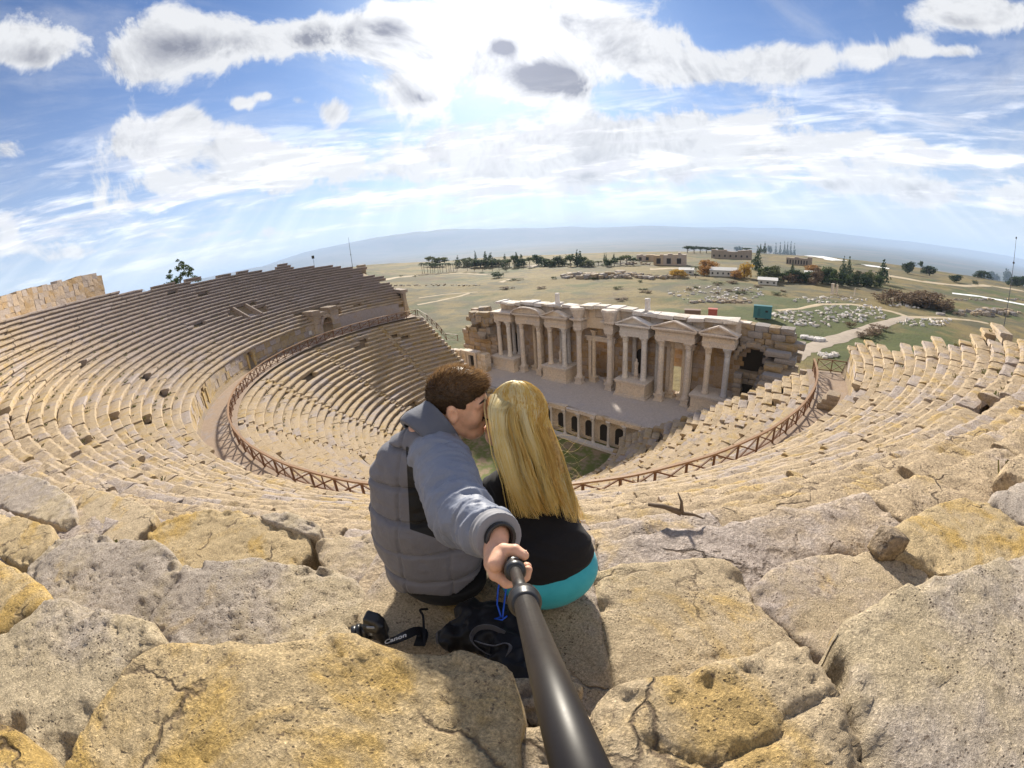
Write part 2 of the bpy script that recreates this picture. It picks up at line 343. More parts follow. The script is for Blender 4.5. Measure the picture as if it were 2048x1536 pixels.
# ---------------------------------------------------------------- stone rows
PROF_FAR = lambda h, d: [(.19, -h), (.17, -.52*h), (.0, -.34*h), (0, -.10*h), (.035, 0), (.45*d, .004), (d, -.012), (d, -h)]
def refine(P, step, chaikin=2):
    P = [np.array(p) for p in P]
    for _ in range(chaikin):
        Q = [P[0]]
        for a, b in zip(P[:-1], P[1:]): Q += [a*.75+b*.25, a*.25+b*.75]
        Q.append(P[-1]); P = Q
    out = [P[0]]
    for a, b in zip(P[:-1], P[1:]):
        L = np.linalg.norm(b-a); n = max(1, int(round(L/step)))
        if L < step*.35 and len(out) > 1: continue
        for i in range(1, n+1): out.append(a+(b-a)*i/n)
    return out
def blocks_mesh(name, blocks, parent, mat):
    """blocks: dicts r,d,zt,h,t0,t1 (angles from -Y towards +X, radians), tint, amp (erosion), det (0 far, 1, 2 near), dz0,dz1 (tilt)"""
    VV = []; FF = []; TT = []; SM = []; base = 0
    groups = {}
    for b in blocks:
        L = (b['t1']-b['t0'])*b['r']; det = b['det']
        step = (1e9, .11, .036)[det]
        ns = 2 if det == 0 else max(3, int(math.ceil(L/step)))
        groups.setdefault((det, ns, round(b['h'], 2), round(b['d'], 2)), []).append(b)
    for (det, ns, h, d), bs in groups.items():
        pr = PROF_FAR(h, d)
        if det == 1: pr = refine(pr, .10, 1)
        if det == 2: pr = refine(pr, .038, 1)
        pr = np.array(pr); Pn = len(pr); cen = np.array([d*.5, -h*.5])
        ss = np.linspace(0, 1, ns+1)
        if det == 0: rings = [(0, 0.), (0, .985), (.5, 1.), (1, .985), (1, 0.)]
        else:
            e = .25/ns if det == 2 else .2/ns
            rings = [(0, 0.), (0, .94), (e*.25, .985), (e*.9, 1.)]+[(x, 1.) for x in ss[1:-1]]+[(1-e*.9, 1.), (1-e*.25, .985), (1, .94), (1, 0.)]
        rs = np.array([x[0] for x in rings]); rk = np.array([x[1] for x in rings]); R = len(rings)
        r = np.array([b['r'] for b in bs]); zt = np.array([b['zt'] for b in bs]); t0 = np.array([b['t0'] for b in bs]); t1 = np.array([b['t1'] for b in bs])
        amp = np.array([b['amp'] for b in bs]); tn = np.array([b['tint'] for b in bs]); q0 = np.array([b.get('dz0', 0) for b in bs]); q1 = np.array([b.get('dz1', 0) for b in bs])
        prr = cen+(pr[None]-cen)*rk[:, None, None]      # R,P,2
        th = t0[:, None]+(t1-t0)[:, None]*rs[None]       # B,R
        rad = r[:, None, None]+prr[None, :, :, 0]
        z = zt[:, None, None]+prr[None, :, :, 1]+(q0[:, None]*(1-rs)+q1[:, None]*rs)[:, :, None]
        X = rad*np.sin(th)[:, :, None]; Y = -rad*np.cos(th)[:, :, None]
        V = np.stack([X, Y, z], -1)                      # B,R,P,3
        sc = (1.9, 3.2, 4.2)[det]
        sh = V.reshape(-1, 3)
        a = np.repeat(amp, R*Pn)[:, None]
        off = np.repeat(NR.uniform(0, 60, (len(bs), 3)), R*Pn, 0)
        no = np.stack([fbm(sh*sc+off+k*31, (2, 4, 5)[det], 5+k, .55) for k in range(3)], -1)
        sh = sh+no*a*np.array([1, 1, .8])
        if det: sh = sh+np.stack([fbm(sh*(9, 14)[det-1]+off+k*13, 3, 15+k, .6) for k in range(3)], -1)*(.012, .016)[det-1]
        if det:
            low = np.repeat(rk[None, :, None]*np.ones((len(bs), 1, Pn)), 1, 0).ravel()
        VV.append(sh)
        B = len(bs)
        idx = (np.arange(B)[:, None, None]*R+np.arange(R)[None, :, None])*Pn+np.arange(Pn)[None, None]
        A = idx[:, :-1, :]; Bq = idx[:, 1:, :]
        A2 = np.roll(A, -1, 2); B2 = np.roll(Bq, -1, 2)
        f = np.stack([A, Bq, B2, A2], -1)[:, :, :, :]
        if det: f = f[:, :, :-1]
        f = f.reshape(-1, 4)
        FF.append(f+base); SM.append(np.full(len(f), det == 2)); TT.append(np.repeat(tn, R*Pn)); base += len(sh)
    me = npmesh(name, np.vstack(VV), np.vstack(FF), np.concatenate(TT))
    o = link(name, me, mat, parent, smooth=False)
    sm = np.concatenate(SM); me.polygons.foreach_set('use_smooth', sm)
    return o
CTH = math.radians(42.5)
def camdist(r, t, z):
    return math.dist((r*math.sin(t), -r*math.cos(t), z), CP)
def wob(t, k, seed=0):
    return float(vnoise(np.array([[t*9+seed*13.1, k*.5, seed*7.7]]), 3)[0])
STAIRS = [math.radians(a) for a in (-88, -62.5, -37, -11.5, 14, 39.5, 65, 90)]
# lower cavea ----------------------------------------------------------
lower = empty('lower_seating', (0, 0, -16.2), 'lower bank of stone seat rows falling from the wooden railing to the orchestra', 'seating')
LR0, LDEP, LRISE, LN = 29.62, .72, .49, 25
for k in range(LN):
    r = LR0-LDEP*(k+1); zt = -1.12-LRISE*(k+.5) if k else -1.12-.35
    tm = math.pi/2+math.asin(min(1, 6.3/r)); bl = []
    t = -tm; tend = tm
    while t < tend-.01:
        L = RNG.uniform(1.3, 3.2); ruin = sstep(math.radians(12), math.radians(50), t)*.9+.06
        ruin = float(ruin)
        if ruin > .5: L *= .75
        t1 = min(t+L/r, tend)
        for s in STAIRS:                    # stairways cut the rows
            w2 = .38/r
            if t < s-w2 < t1: t1 = s-w2
            if s-w2 <= t+1e-6 < s+w2: t = s+w2; t1 = min(t+L/r, tend)
        if (t1-t)*r > .12 and RNG.random() > .02+.06*ruin:
            dd = camdist(r, (t+t1)/2, zt)
            j = .018+.09*ruin
            bl.append(dict(r=r+RNG.gauss(0, j*.7), d=LDEP+.12, zt=zt+RNG.gauss(0, j*.55)+.03*wob(t, k), h=LRISE+.1, t0=t+.005/r, t1=t1-.005/r, tint=min(1, max(0, RNG.gauss(.5, .10))), amp=.03+.05*ruin, det=1 if dd < 26 else 0,
                           dz0=RNG.gauss(0, j*.5), dz1=RNG.gauss(0, j*.5)))
        t = t1
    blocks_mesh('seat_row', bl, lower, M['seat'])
for s in STAIRS:
    mb = MB()
    if abs(s) > math.radians(89.9): pass
    for k in range(LN*2):
        r = LR0-LDEP*(k+1)/2; z = -1.12-LRISE*(k+1)/2
        mb.box((r*math.sin(s), -r*math.cos(s), z-.35), (.72, LDEP*.55, .6), rz=s, t=RNG.random()*.7, jit=.03)
    mb.build('stairway', M['seat'], lower)
# orchestra parapet
mb = MB(); r = LR0-LDEP*LN-.3
for i in range(96):
    a = -math.pi*.62+i*math.pi*1.24/96
    mb.box(((r)*math.sin(a), -(r)*math.cos(a), -14.8), (r*math.pi*1.24/96-.015, .5, 2.9+RNG.uniform(-.1, .1)), rz=a, t=RNG.random(), jit=.03)
mb.build('orchestra_parapet', M['seat'], lower)

# walkway --------------------------------------------------------------
n = 160; V = []; T = []
radii = np.linspace(29.5, 33.2, 12)
for i in range(n+1):
    a = -(math.pi/2+.215)+(math.pi+.43)*i/n
    for rr in radii: V.append((rr*math.sin(a), -rr*math.cos(a), -1.12))
V = np.array(V); V[:, 2] += fbm(V*1.3, 3, 4)*.03; m_ = len(radii)
F = np.array([(i*m_+j, (i+1)*m_+j, (i+1)*m_+j+1, i*m_+j+1) for i in range(n) for j in range(m_-1)])
o = link('path', npmesh('path', V, F, np.full(len(V), .5)), M['pave'], smooth=True); tag(o, kind='structure')

# upper cavea ----------------------------------------------------------
upper = empty('upper_seating', (0, 0, -1.1), 'upper bank of worn stone seat rows above the walkway round the theatre', 'seating')
URISE = .407
def uk(k): return 43.9-.59*(19-k), 9.245-URISE*(19-k)
def ntop(td):
    """last row that still stands at this angle (degrees)"""
    if td < -98: return 8
    if td < -95: return 13
    if td < -91: return 17
    if td < -88: return 19
    if td < -84: return 20
    if td < -80.5: return 21
    if td < -58: return 23
    if td < -39: return 24
    if td < 3: return 26
    if td < 48.5: return 25
    if td < 58: return 22
    if td < 69: return 18
    if td < 74: return 16
    if td < 83: return 14
    if td < 88: return 9
    if td < 92: return 6
    if td < 96: return 4
    return 2
# foreground outlines already built as separate blocks: angular windows (deg) per row
FG = {25: (20, 62), 24: (20, 62), 23: (20, 62), 22: (20, 62), 21: (20, 62), 20: (36.2, 49.5), 19: (38.4, 46.3), 18: (38.2, 41.35)}
UST = [math.radians(a) for a in (-84.5, -57.5, -32, -3, 26, 60.5, 80)]
for k in range(27):
    r, zt = uk(k); bl = []
    tm = math.pi/2+math.asin(min(1, 6.5/r)); t = -tm
    while t < tm-.005:
        td = math.degrees(t); L = RNG.uniform(1.3, 3.4) if td < 8 else RNG.uniform(.95, 2.3)
        near = camdist(r, t, zt)
        ruin = .05+.57*float(sstep(-12, 22, td))+.15*float(sstep(40, 70, td)); L *= 1+.2*(near < 8)
        t1 = min(t+L/r, tm); skip = False
        if k >= ntop(math.degrees((t+t1)/2))+(RNG.random() < .25): skip = True
        if k in FG:
            lo, hi = map(math.radians, FG[k])
            if t < lo < t1: t1 = lo
            elif t < hi < t1: t = hi
            elif lo-1e-6 <= t and t1 <= hi+1e-6: skip = True
        if k < 5 and -77.2 < math.degrees(t1) and td < -71: skip = True
        if 8 <= k <= 11 and -59.6 < math.degrees(t1) and td < -56.4: skip = True
        dd = camdist(r, (t+t1)/2, zt)
        if not skip and (dd < 7 or RNG.random() > .018+.05*ruin):
            j = .017+.036*ruin*(1 if dd > 7 else .5)
            det = 2 if dd < 9 else (1 if dd < 24 else 0)
            bl.append(dict(r=r+RNG.gauss(0, j*.8), d=.59+(.13 if det < 2 or k < 16 else .55), zt=zt+RNG.gauss(0, j*.6)+.05*ruin*wob(t, k, 2), h=URISE+.13, t0=t+.004/r, t1=t1-.004/r, tint=min(1, max(0, RNG.gauss(.5, .12))), amp=.034+.05*ruin, det=det,
                           dz0=RNG.gauss(0, j*.6), dz1=RNG.gauss(0, j*.6)))
        t = t1
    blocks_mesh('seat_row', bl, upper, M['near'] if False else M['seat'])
# podium wall of the walkway
mb = MB()
for lay, (z0, z1) in enumerate(((-1.25, -.4), (-.4, .45), (.45, 1.15))):
    a = -1.80
    while a < 1.80:
        L = RNG.uniform(.8, 1.6); a1 = a+L/32.9; ad = math.degrees((a+a1)/2)
        gap = any(abs(ad-g) < w_ for g, w_ in ((-45.1, 1.1), (-21.8, 1.0), (-74, 2.6)))
        if not gap and not (abs(ad) > 99.5):
            am = (a+a1)/2; mb.box((33.05*math.sin(am), -33.05*math.cos(am), (z0+z1)/2), (L-.02, .5+RNG.uniform(-.05, .05), z1-z0-.02), rz=am, t=RNG.random(), jit=.03)
        a = a1
mb.build('podium_wall', M['seat'], upper)
# earth bank under the rows
na = 140; rads = [10.9, 11.2, 12, 16, 20, 24, 28.5, 29.7, 32.6, 33.3, 36, 40, 44, 48, 50, 56, 70]
def bankz(r, td):
    if r < 11.5: return -16.4
    if r < 29: return -1.12-(LR0-r)*LRISE/LDEP-.95
    if r < 33: return -1.35
    kk = (min(r, 32.7+.59*ntop(td))-32.7)/.59
    z = uk(kk)[1]-.85
    if r > 49:
        z = z-(r-49)*.42*float(sstep(-40, -75, td)+sstep(45, 70, td))
    return z
V = []; 
for i in range(na+1):
    u = -1+2*i/na
    for r in rads:
        a = u*(math.pi/2+math.asin(min(1, 6.9/r))); V.append((r*math.sin(a), -r*math.cos(a), bankz(r, math.degrees(a))))
m_ = len(rads); V = np.array(V)
F = np.array([(i*m_+j, (i+1)*m_+j, (i+1)*m_+j+1, i*m_+j+1) for i in range(na) for j in range(m_-1)])
# cut faces that close the bank at its two ends
e = []; V = list(map(tuple, V))
for i in (0, na):
    for j in range(m_-1):
        a0, a1 = i*m_+j, i*m_+j+1; b0 = len(V); V.append((V[a0][0], V[a0][1], -18)); V.append((V[a1][0], V[a1][1], -18)); e.append((a0, a1, b0+1, b0))
F = np.vstack([F, np.array(e)])
o = link('ground', npmesh('ground', np.array(V), F, np.full(len(V), .5)), M['earth']); tag(o, kind='structure')
# ---------------------------------------------------------------- stage building
ZS = -11.7; YC = 16.45
scn = empty('stage_building', (0, 19.3, -16.2), 'ruined two-tone marble stage building with columns, pediments and a ragged white cornice', 'ruin')
stage = empty('stage', (0, 13, -16.2), 'long pale stone stage platform with an arched colonnade along its front', 'stage')
# platform
mb = MB(); V = []; F = []; nx, ny = 54, 12
for i in range(nx+1):
    for j in range(ny+1):
        x = -27+54*i/nx; y = 8.0+(20.5-8.0)*j/ny; e = (.12*vnoise(np.array([[x*.9, 3, 1]]), 9)[0] if j == 0 else 0)
        V.append((x, y+e, ZS+.02*vnoise(np.array([[x*.5, y*.5, 4]]), 2)[0]))
for i in range(nx):
    for j in range(ny): F.append((i*(ny+1)+j, (i+1)*(ny+1)+j, (i+1)*(ny+1)+j+1, i*(ny+1)+j+1))
mb.add(V, F, .5); fl = mb.build('platform_floor', M['stagefloor'], stage)
mb = MB()
mb.box((0, 8.9, (ZS-16.2)/2-.35), (54, .5, ZS+16.2-.75), t=.4)
mb.box((0, 14.5, ZS-.5), (54, 12.2, .9), t=.4); mb.build('hyposcenium_wall', M['marble'], stage)
mb = MB(); x = -26
while x < 18:
    L = RNG.uniform(1.8, 2.9); mb.box((x+L/2, 7.98, ZS-.32+RNG.uniform(-.03, .03)), (L-.04, .75+RNG.uniform(-.1, .1), .55+RNG.uniform(-.1, .05)), t=RNG.random(), jit=.06); x += L
mb.build('stage_cornice', M['marble'], stage)
mb = MB(); mb.box((0, 7.3, -16.0), (50, .9, .35), t=.8); mb.build('front_step', M['marblewhite'], stage)
arch_dark = M['dark']
xs = np.arange(-24.5, 15, 2.28)
for i, x in enumerate(xs):
    c = MB(); c.lathe((x, 7.75, -15.85), [(.26, 0), (.26, .12), (.19, .2), (.18, .25), (.16, 2.9), (.2, 2.95), (.27, 3.25), (.29, 3.4)], 10, t=.8)
    c.box((x, 7.75, -12.3), (.62, .6, .16), t=.8); c.build('small_column', M['marblewhite'], stage)
    # flat arch with a niche's shade as its dark colour, one between each pair
    c = MB(); xc = x+1.14; pts = [(xc-.62, -15.7), (xc+.62, -15.7), (xc+.62, -13.9)]+[(xc+.62*math.cos(a), -13.9+.62*math.sin(a)) for a in np.linspace(.25, math.pi-.25, 7)]+[(xc-.62, -13.9)]
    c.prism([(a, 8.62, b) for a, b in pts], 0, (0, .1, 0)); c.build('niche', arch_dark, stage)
# ---- columns
def column(x, y, z0, z1, mat, rad=.42, ped=0, parent=None, tint=.6):
    h = z1-z0; c = MB(); zb = z0
    if ped:
        p = MB(); p.box((x, y, z0+.12), (1.25, 1.25, .24), t=tint); p.box((x, y, z0+ped/2), (1.0, 1.0, ped-.3), t=tint); p.box((x, y, z0+ped-.1), (1.2, 1.2, .2), t=tint)
    zb = z0+ped
    prof = [(rad*1.35, 0), (rad*1.35, .12), (rad*1.2, .16), (rad*1.28, .24), (rad*1.08, .32), (rad, .42)]
    H = z1-zb; ch = 1.0
    for q in np.linspace(.42, H-ch, 7)[1:]: prof.append((rad*(1-.13*(q/H)**1.6), q))
    c.lathe((x, y, zb), prof, 18, t=tint)
    V = c.v[-1]; V += np.stack([fbm(V*2.1+k*9, 2, k) for k in range(3)], -1)*.018
    o = c.build('column', mat, parent, smooth=True)
    if ped: p.build('pedestal', mat, o)
    k = MB(); r = rad*.9
    k.lathe((x, y, z1-ch), [(r*1.0, 0), (r*1.12, .04), (r*1.02, .1), (r*1.2, .3), (r*1.12, .36), (r*1.32, .6), (r*1.22, .66), (r*1.55, .9)], 12, t=tint)
    V = k.v[-1]; V += NR.normal(0, .02, V.shape)
    for a in range(4):
        an = math.pi/4+a*math.pi/2; k.box((x+r*1.35*math.cos(an), y+r*1.35*math.sin(an), z1-.2), (.22, .22, .22), rz=an, t=tint)
    k.box((x, y, z1-.06), (rad*2.7, rad*2.7, .14), t=tint)
    k.build('capital', mat, o)
mar, mgr, mwh = M['marble'], M['marblegrey'], M['marblewhite']
ZT = -3.15
for x, m, t in ((-2.63, mar, .7), (2.63, mar, .7), (-10.38, mar, .6), (-14.07, mar, .7), (10.38, mar, .7), (14.07, mar, .7)): column(x, YC, ZS, ZT, m, .42, 1.0, scn, t)
for x, m, t in ((-7.9, mar, .6), (-5.2, mwh, .8), (5.2, mwh, .6), (8.0, mwh, .9), (-19.2, mar, .7), (-16.9, mwh, .5), (16.7, mar, .6), (19.1, mgr, .4)): column(x, YC-.25, -9.3, ZT, m, .38, 0, scn, t)
for x, m in ((-7.0, mgr), (-5.6, mgr), (5.7, mgr), (7.4, mgr), (-18.6, mgr), (-17.4, mgr), (-16.2, mgr), (9.2, mgr)): column(x, YC+1.55, -9.3 if abs(x) < 9 or abs(x) > 16 else ZS, ZT, m, .32, 0, scn, .3)
for x in (-12.9, -11.3, 12.9, 11.2, -1.2, 1.4): column(x, YC+1.9, ZS, ZT-.4, mar, .3, .8, scn, .4)
# podiums
for x0, x1 in ((-20.3, -15.2), (-8.75, -4.35), (4.35, 8.75), (15.2, 20.0)):
    p = MB(); xc = (x0+x1)/2; w_ = x1-x0; y0 = 15.1; y1 = 18.7; yc = (y0+y1)/2; dd = y1-y0
    p.box((xc, yc, ZS+.14), (w_+.5, dd+.5, .28), t=.7); p.box((xc, yc, ZS+.38), (w_+.28, dd+.28, .2), t=.6); p.box((xc, yc, ZS+1.2), (w_, dd, 1.5), t=.5)
    p.box((xc, yc, ZS+2.07), (w_+.25, dd+.25, .22), t=.7); p.box((xc, yc, ZS+2.29), (w_+.42, dd+.42, .2), t=.8)
    p.build('podium', mar, scn)
# rear wall built of courses, with its doorways left open
doors = [(-1.7, 1.7, ZS, -5.2), (10.9, 13.5, ZS+.3, -4.6), (-13.6, -11.0, ZS+.3, -5.2), (17.0, 18.6, -9, -5.0)]
def inside(x, z):
    return any(a < x < b and c < z < d for a, b, c, d in doors[:2])
p = MB(); z = -16.3; course = 0
while z < -.6:
    h = .62; x = -29.0+(course % 2)*.5
    while x < 20.2:
        L = RNG.uniform(.9, 1.7); xe = x+L
        for a, b, c, d in doors[:2]:
            if c < z+h/2 < d and x < a < xe: xe = a
        if not inside((x+xe)/2, z+h/2) and xe-x > .1:
            top = -.6 if x > -20 else -2.2-1.2*abs(math.sin(x*1.3))
            if z+h < top+.6: p.box(((x+xe)/2, 19.3+RNG.uniform(-.05, .05), z+h/2), (xe-x-.02, 1.2, h-.015), t=RNG.random(), jit=.03)
        for a, b, c, d in doors[:2]:
            if c < z+h/2 < d and abs(xe-a) < 1e-6: xe = b
        x = xe
    z += h; course += 1
p.build('rear_wall', M['brickwall'], scn)
# niches as flat panels; the statue niches carry their shade as dark colour
for a, b, c, d in doors[2:]:
    q = MB(); q.box(((a+b)/2, 18.66, (c+d)/2), (b-a, .12, d-c)); q.build('blind_niche', M['brickwall'], scn)
for x in (-6.5, 6.5, -17.8):
    q = MB(); pts = [(x-.7, -9.2), (x+.7, -9.2), (x+.7, -6.2)]+[(x+.7*math.cos(a), -6.2+.7*math.sin(a)) for a in np.linspace(.3, math.pi-.3, 7)]+[(x-.7, -6.2)]
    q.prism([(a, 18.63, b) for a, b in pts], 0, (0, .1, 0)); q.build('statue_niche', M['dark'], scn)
# door frames
for a, b, c, d in doors[:2]:
    q = MB()
    for x in (a-.25, b+.25): q.box((x, 18.6, (c+d)/2), (.5, .5, d-c), t=.6)
    q.box(((a+b)/2, 18.55, d+.3), (b-a+1.5, .62, .6), t=.7); q.box(((a+b)/2, 18.5, d+.7), (b-a+1.9, .8, .2), t=.8)
    q.build('door_frame', mar, scn)
q = MB(); z = -16.0
while z < -4.6:
    x = -10.5  # left stretch added out of view, to block a sun beam onto the stage
    while x < 3.6: L = RNG.uniform(.8, 1.5); q.box((x+L/2, 23.2, z+.3), (L-.02, .8, .59), t=RNG.random(), jit=.03); x += L
    z += .6
z = -8.2
while z < -3.8:
    x = 9.5
    while x < 15.4: L = RNG.uniform(.8, 1.5); q.box((x+L/2, 21.8, z+.3), (L-.02, .6, .59), t=RNG.random(), jit=.03); x += L
    z += .6
q.build('inner_wall', M['brickwall'], scn)
# entablature pieces over every pair of columns: architrave, frieze, dentils, cornice, pediment
def entab(x0, x1, y0, ped, z=ZT, h=1.7, t=.6, mat=mar):
    q = MB(); xc = (x0+x1)/2; w_ = x1-x0; y1 = 18.7; yc = (y0+y1)/2; dd = y1-y0
    q.box((xc, yc, z+.2), (w_, dd, .4), t=t); q.box((xc, yc, z+.53), (w_+.1, dd+.1, .26), t=t+.1); q.box((xc, yc, z+.93), (w_-.04, dd-.04, .54), t=t-.1)
    n_ = int(w_/.3)
    for i in range(n_): q.box((x0+(i+.5)*w_/n_, y0-.12, z+1.27), (.15, .2, .16), t=t)
    q.box((xc, yc-.1, z+1.43), (w_+.5, dd+.35, .16), t=t+.2, jit=.03); q.box((xc, yc-.16, z+1.6), (w_+.8, dd+.55, .2), t=t+.3, jit=.04)
    o = q.build('entablature', mat, scn)
    zz = z+1.7
    if ped:
        g = MB(); W2 = w_/2+.4; H = {'tri': .95, 'arc': 1.0, 'half': .85}[ped]
        if ped == 'arc': pts = [(xc+W2*math.cos(a), zz+H*math.sin(a)) for a in np.linspace(0, math.pi, 13)]
        else: pts = [(xc-W2, zz), (xc+W2, zz), (xc, zz+H)] if ped == 'tri' else [(xc-W2, zz), (xc+W2, zz), (xc+W2*.5, zz+H*.55), (xc-.1, zz+H)]
        g.prism([(a, y0-.02, b) for a, b in pts], 0, (0, 1.2, 0), t=t-.1)
        rim = [(a, b) for a, b in pts if True]
        if ped == 'arc': segs = list(zip(pts[:-1], pts[1:]))
        elif ped == 'tri': segs = [(pts[0], pts[2]), (pts[1], pts[2])]
        else: segs = [(pts[0], pts[3]), (pts[1], pts[2])]
        for a, b in segs: g.bar((a[0], y0-.2, a[1]+.06), (b[0], y0-.2, b[1]+.06), .5, .2, t=t+.3)
        g.build('pediment', mat, o)
    return o
entab(-19.9, -15.9, 15.9, None); entab(-14.9, -9.7, 15.95, 'arc'); entab(-8.6, -4.5, 15.75, 'half'); entab(-3.3, -1.9, 16.0, None, t=.8); entab(1.9, 3.3, 16.0, None, t=.8)
entab(4.5, 8.7, 15.75, 'tri', t=.8, mat=mwh); entab(9.6, 14.9, 15.95, 'tri', t=.7); entab(15.9, 19.9, 15.9, 'tri')
q = MB(); q.box((0, 18.2, ZT+.9), (4.0, 1.2, 1.6), t=.5); q.build('entablature', mar, scn)
# attic course over the wall, ragged white blocks on top
q = MB()
x = -20
while x < 20:
    L = RNG.uniform(1.0, 2.0); q.box((x+L/2, 18.7+RNG.uniform(-.1, .1), ZT+2.35), (L-.03, 1.7, 1.3), t=RNG.random(), jit=.05); x += L
q.build('attic_wall', mar, scn)
q = MB(); x = -20
while x < 19.8:
    L = RNG.uniform(1.0, 2.6); top = .2+RNG.uniform(-.22, .2)
    if -3.6 < x < 3.2: top += .22
    q.box((x+L/2, 18.0+RNG.uniform(-.3, .1), top-.28), (L-.06, RNG.uniform(1.6, 2.6), RNG.uniform(.35, .55)), rz=RNG.gauss(0, .04), t=RNG.random(), jit=.10); x += L
q.build('cornice_blocks', mwh, scn)
# high rough capitals each side of the middle
for x in (-2.6, 2.7):
    q = MB(); q.lathe((x, 16.3, ZT+1.6), [(.75, 0), (.8, .3), (1.0, .9), (1.2, 1.5), (1.15, 1.75)], 14, t=.8); q.v[-1] += np.stack([fbm(q.v[-1]*2.3+k*7, 3, k) for k in range(3)], -1)*.18
    q.box((x, 17.6, ZT+2.4), (2.0, 1.6, 1.5), t=.6, jit=.1); q.build('rough_bracket', mar, scn)
for x, l in ((-7.6, 'standing pale column stump on the left part of the stage building roofline'), (7.5, 'standing pale column stump on the right part of the stage building roofline')):
    q = MB(); q.lathe((x, 18.1, .2), [(.40, 0), (.42, .1), (.36, .25), (.34, 1.2), (.38, 1.35), (.36, 1.55)], 14, t=.9); o = q.build('column_drum', mwh, None, True); tag(o, l, 'column stump', 'column stumps on the roofline')
# statues on the podiums
def statue(x, z, h, label):
    e = empty('statue', (x, 16.9, z), label, 'statue')
    q = MB(); q.box((x, 16.9, z+.1), (.8, .6, .2), t=.7); q.build('plinth', mar, e)
    q = MB(); q.lathe((x, 16.9, z+.2), [(.36, 0), (.33, .4), (.27, .85*h*.5), (.24, h*.55), (.31, h*.7), (.33, h*.82), (.18, h*.88), (.10, h*.9), (.14, h*.94), (.13, h*1.02), (.05, h*1.06)], 12, t=.75)
    V = q.v[-1]; V[:, 1] = 16.9+(V[:, 1]-16.9)*.7; V += np.stack([fbm(V*4+k*7, 3, k+3) for k in range(3)], -1)*.07
    q.build('body', mar, e, True)
statue(-6.5, -9.3, 2.2, 'draped headless-looking marble statue in the podium bay left of the middle doorway')
statue(6.6, -9.3, 2.5, 'taller weathered statue in the podium bay right of the middle doorway')
# ruined right wing with its round arch
def rock(mb, c, d, rz=0, t=.5, amp=.08, n=3, tilt=0):
    """rounded irregular stone block"""
    g = np.linspace(-1, 1, n+1); V = []; idx = {}; F = []
    def vid(p):
        k = tuple(np.round(p, 5))
        if k not in idx: idx[k] = len(V); V.append(p)
        return idx[k]
    for ax in range(3):
        for sg in (-1, 1):
            for i in range(n):
                for j in range(n):
                    q4 = []
                    for a, b in ((i, j), (i+1, j), (i+1, j+1), (i, j+1)):
                        p = [0, 0, 0]; p[ax] = sg; p[(ax+1) % 3] = g[a]; p[(ax+2) % 3] = g[b]; q4.append(vid(tuple(p)))
                    F.append(tuple(q4 if sg > 0 else q4[::-1]))
    V = np.array(V); nrm = V/np.linalg.norm(V, axis=1, keepdims=True)*1.35; V = V*.78+nrm*.22
    V = V*np.asarray(d)/2
    off = NR.uniform(0, 50, 3)
    V = V+np.stack([fbm(V*2.2+off+k*11, 2, k) for k in range(3)], -1)*amp
    if tilt: ct, st = math.cos(tilt), math.sin(tilt); V = V @ np.array([[ct, 0, st], [0, 1, 0], [-st, 0, ct]]).T
    ca, sa = math.cos(rz), math.sin(rz); V = V @ np.array([[ca, -sa, 0], [sa, ca, 0], [0, 0, 1]]).T
    mb.add(V+np.asarray(c), F, t)
wing = empty('ruined_wing', (23, 18, -16.2), 'dark rough block wing with a broken round arch, right of the stage building', 'ruin')
p = MB(); z = -12.2; k = 0
while z < -.4:
    x = 20.1; h = .75
    while x < 26.4:
        L = RNG.uniform(.9, 1.8); xm = x+L/2; top = -.2-.5*RNG.random() if x < 25 else -1.2
        if z+h < top+.5 and not (math.hypot(xm-21.9, (z+h/2+4.6)) < 1.75 or (abs(xm-21.9) < 1.7 and -6.3 < z+h/2 < -4.6)): rock(p, (xm, 18.6+RNG.uniform(-.15, .15), z+h/2), (L-.02, 1.9, h-.02), t=RNG.random(), amp=.07, n=2)
        x += L
    z += h; k += 1
p.build('rubble_wall', M['ruinblock'], wing)
p = MB()
for i in range(11):
    a = math.pi*(i+.5)/11; rock(p, (21.9+2.1*math.cos(a), 17.6, -4.6+2.1*math.sin(a)), (.62, .9, .6), t=.6, amp=.03, n=2, tilt=-(a-math.pi/2)*0)
p.build('arch_ring', M['ruinblock'], wing)
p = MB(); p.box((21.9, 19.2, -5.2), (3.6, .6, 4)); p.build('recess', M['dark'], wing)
# stacked courses stepping down to the seats at the right end, and the low doorway
p = MB(); z = -11.7; k = 0
while z < -1.2:
    h = .62
    for y in np.arange(9.5, 18, 1.5):
        if z+h < -1.2-(17.5-y)*.55+RNG.uniform(-.3, .3): rock(p, (25.3+RNG.uniform(-.5, .3)+(.4 if k % 2 else 0), y+.3, z+h/2), (2.4+RNG.uniform(-.5, .5), 1.45, h*.97), t=RNG.random(), amp=.09, n=2, rz=RNG.gauss(0, .06))
    z += h; k += 1
p.build('stepped_blocks', M['ruinblock'], wing)
p = MB()
for i in range(9):
    z0 = -11.6+i*.62; rock(p, (22.6+RNG.uniform(-.2, .2)+.12*i, 15.4+.15*i, z0+.3), (1.6, 1.5, .6), t=RNG.random(), amp=.09, n=2, rz=RNG.gauss(0, .1))
    rock(p, (20.6+RNG.uniform(-.1, .1), 16.8, z0+.3), (1.0, 1.0, .6), t=RNG.random(), amp=.07, n=2)
p.build('door_pier', M['ruinblock'], wing)
p = MB(); p.box((21.6, 17.45, -9.6), (1.5, .12, 4)); p.build('low_doorway', M['dark'], wing)
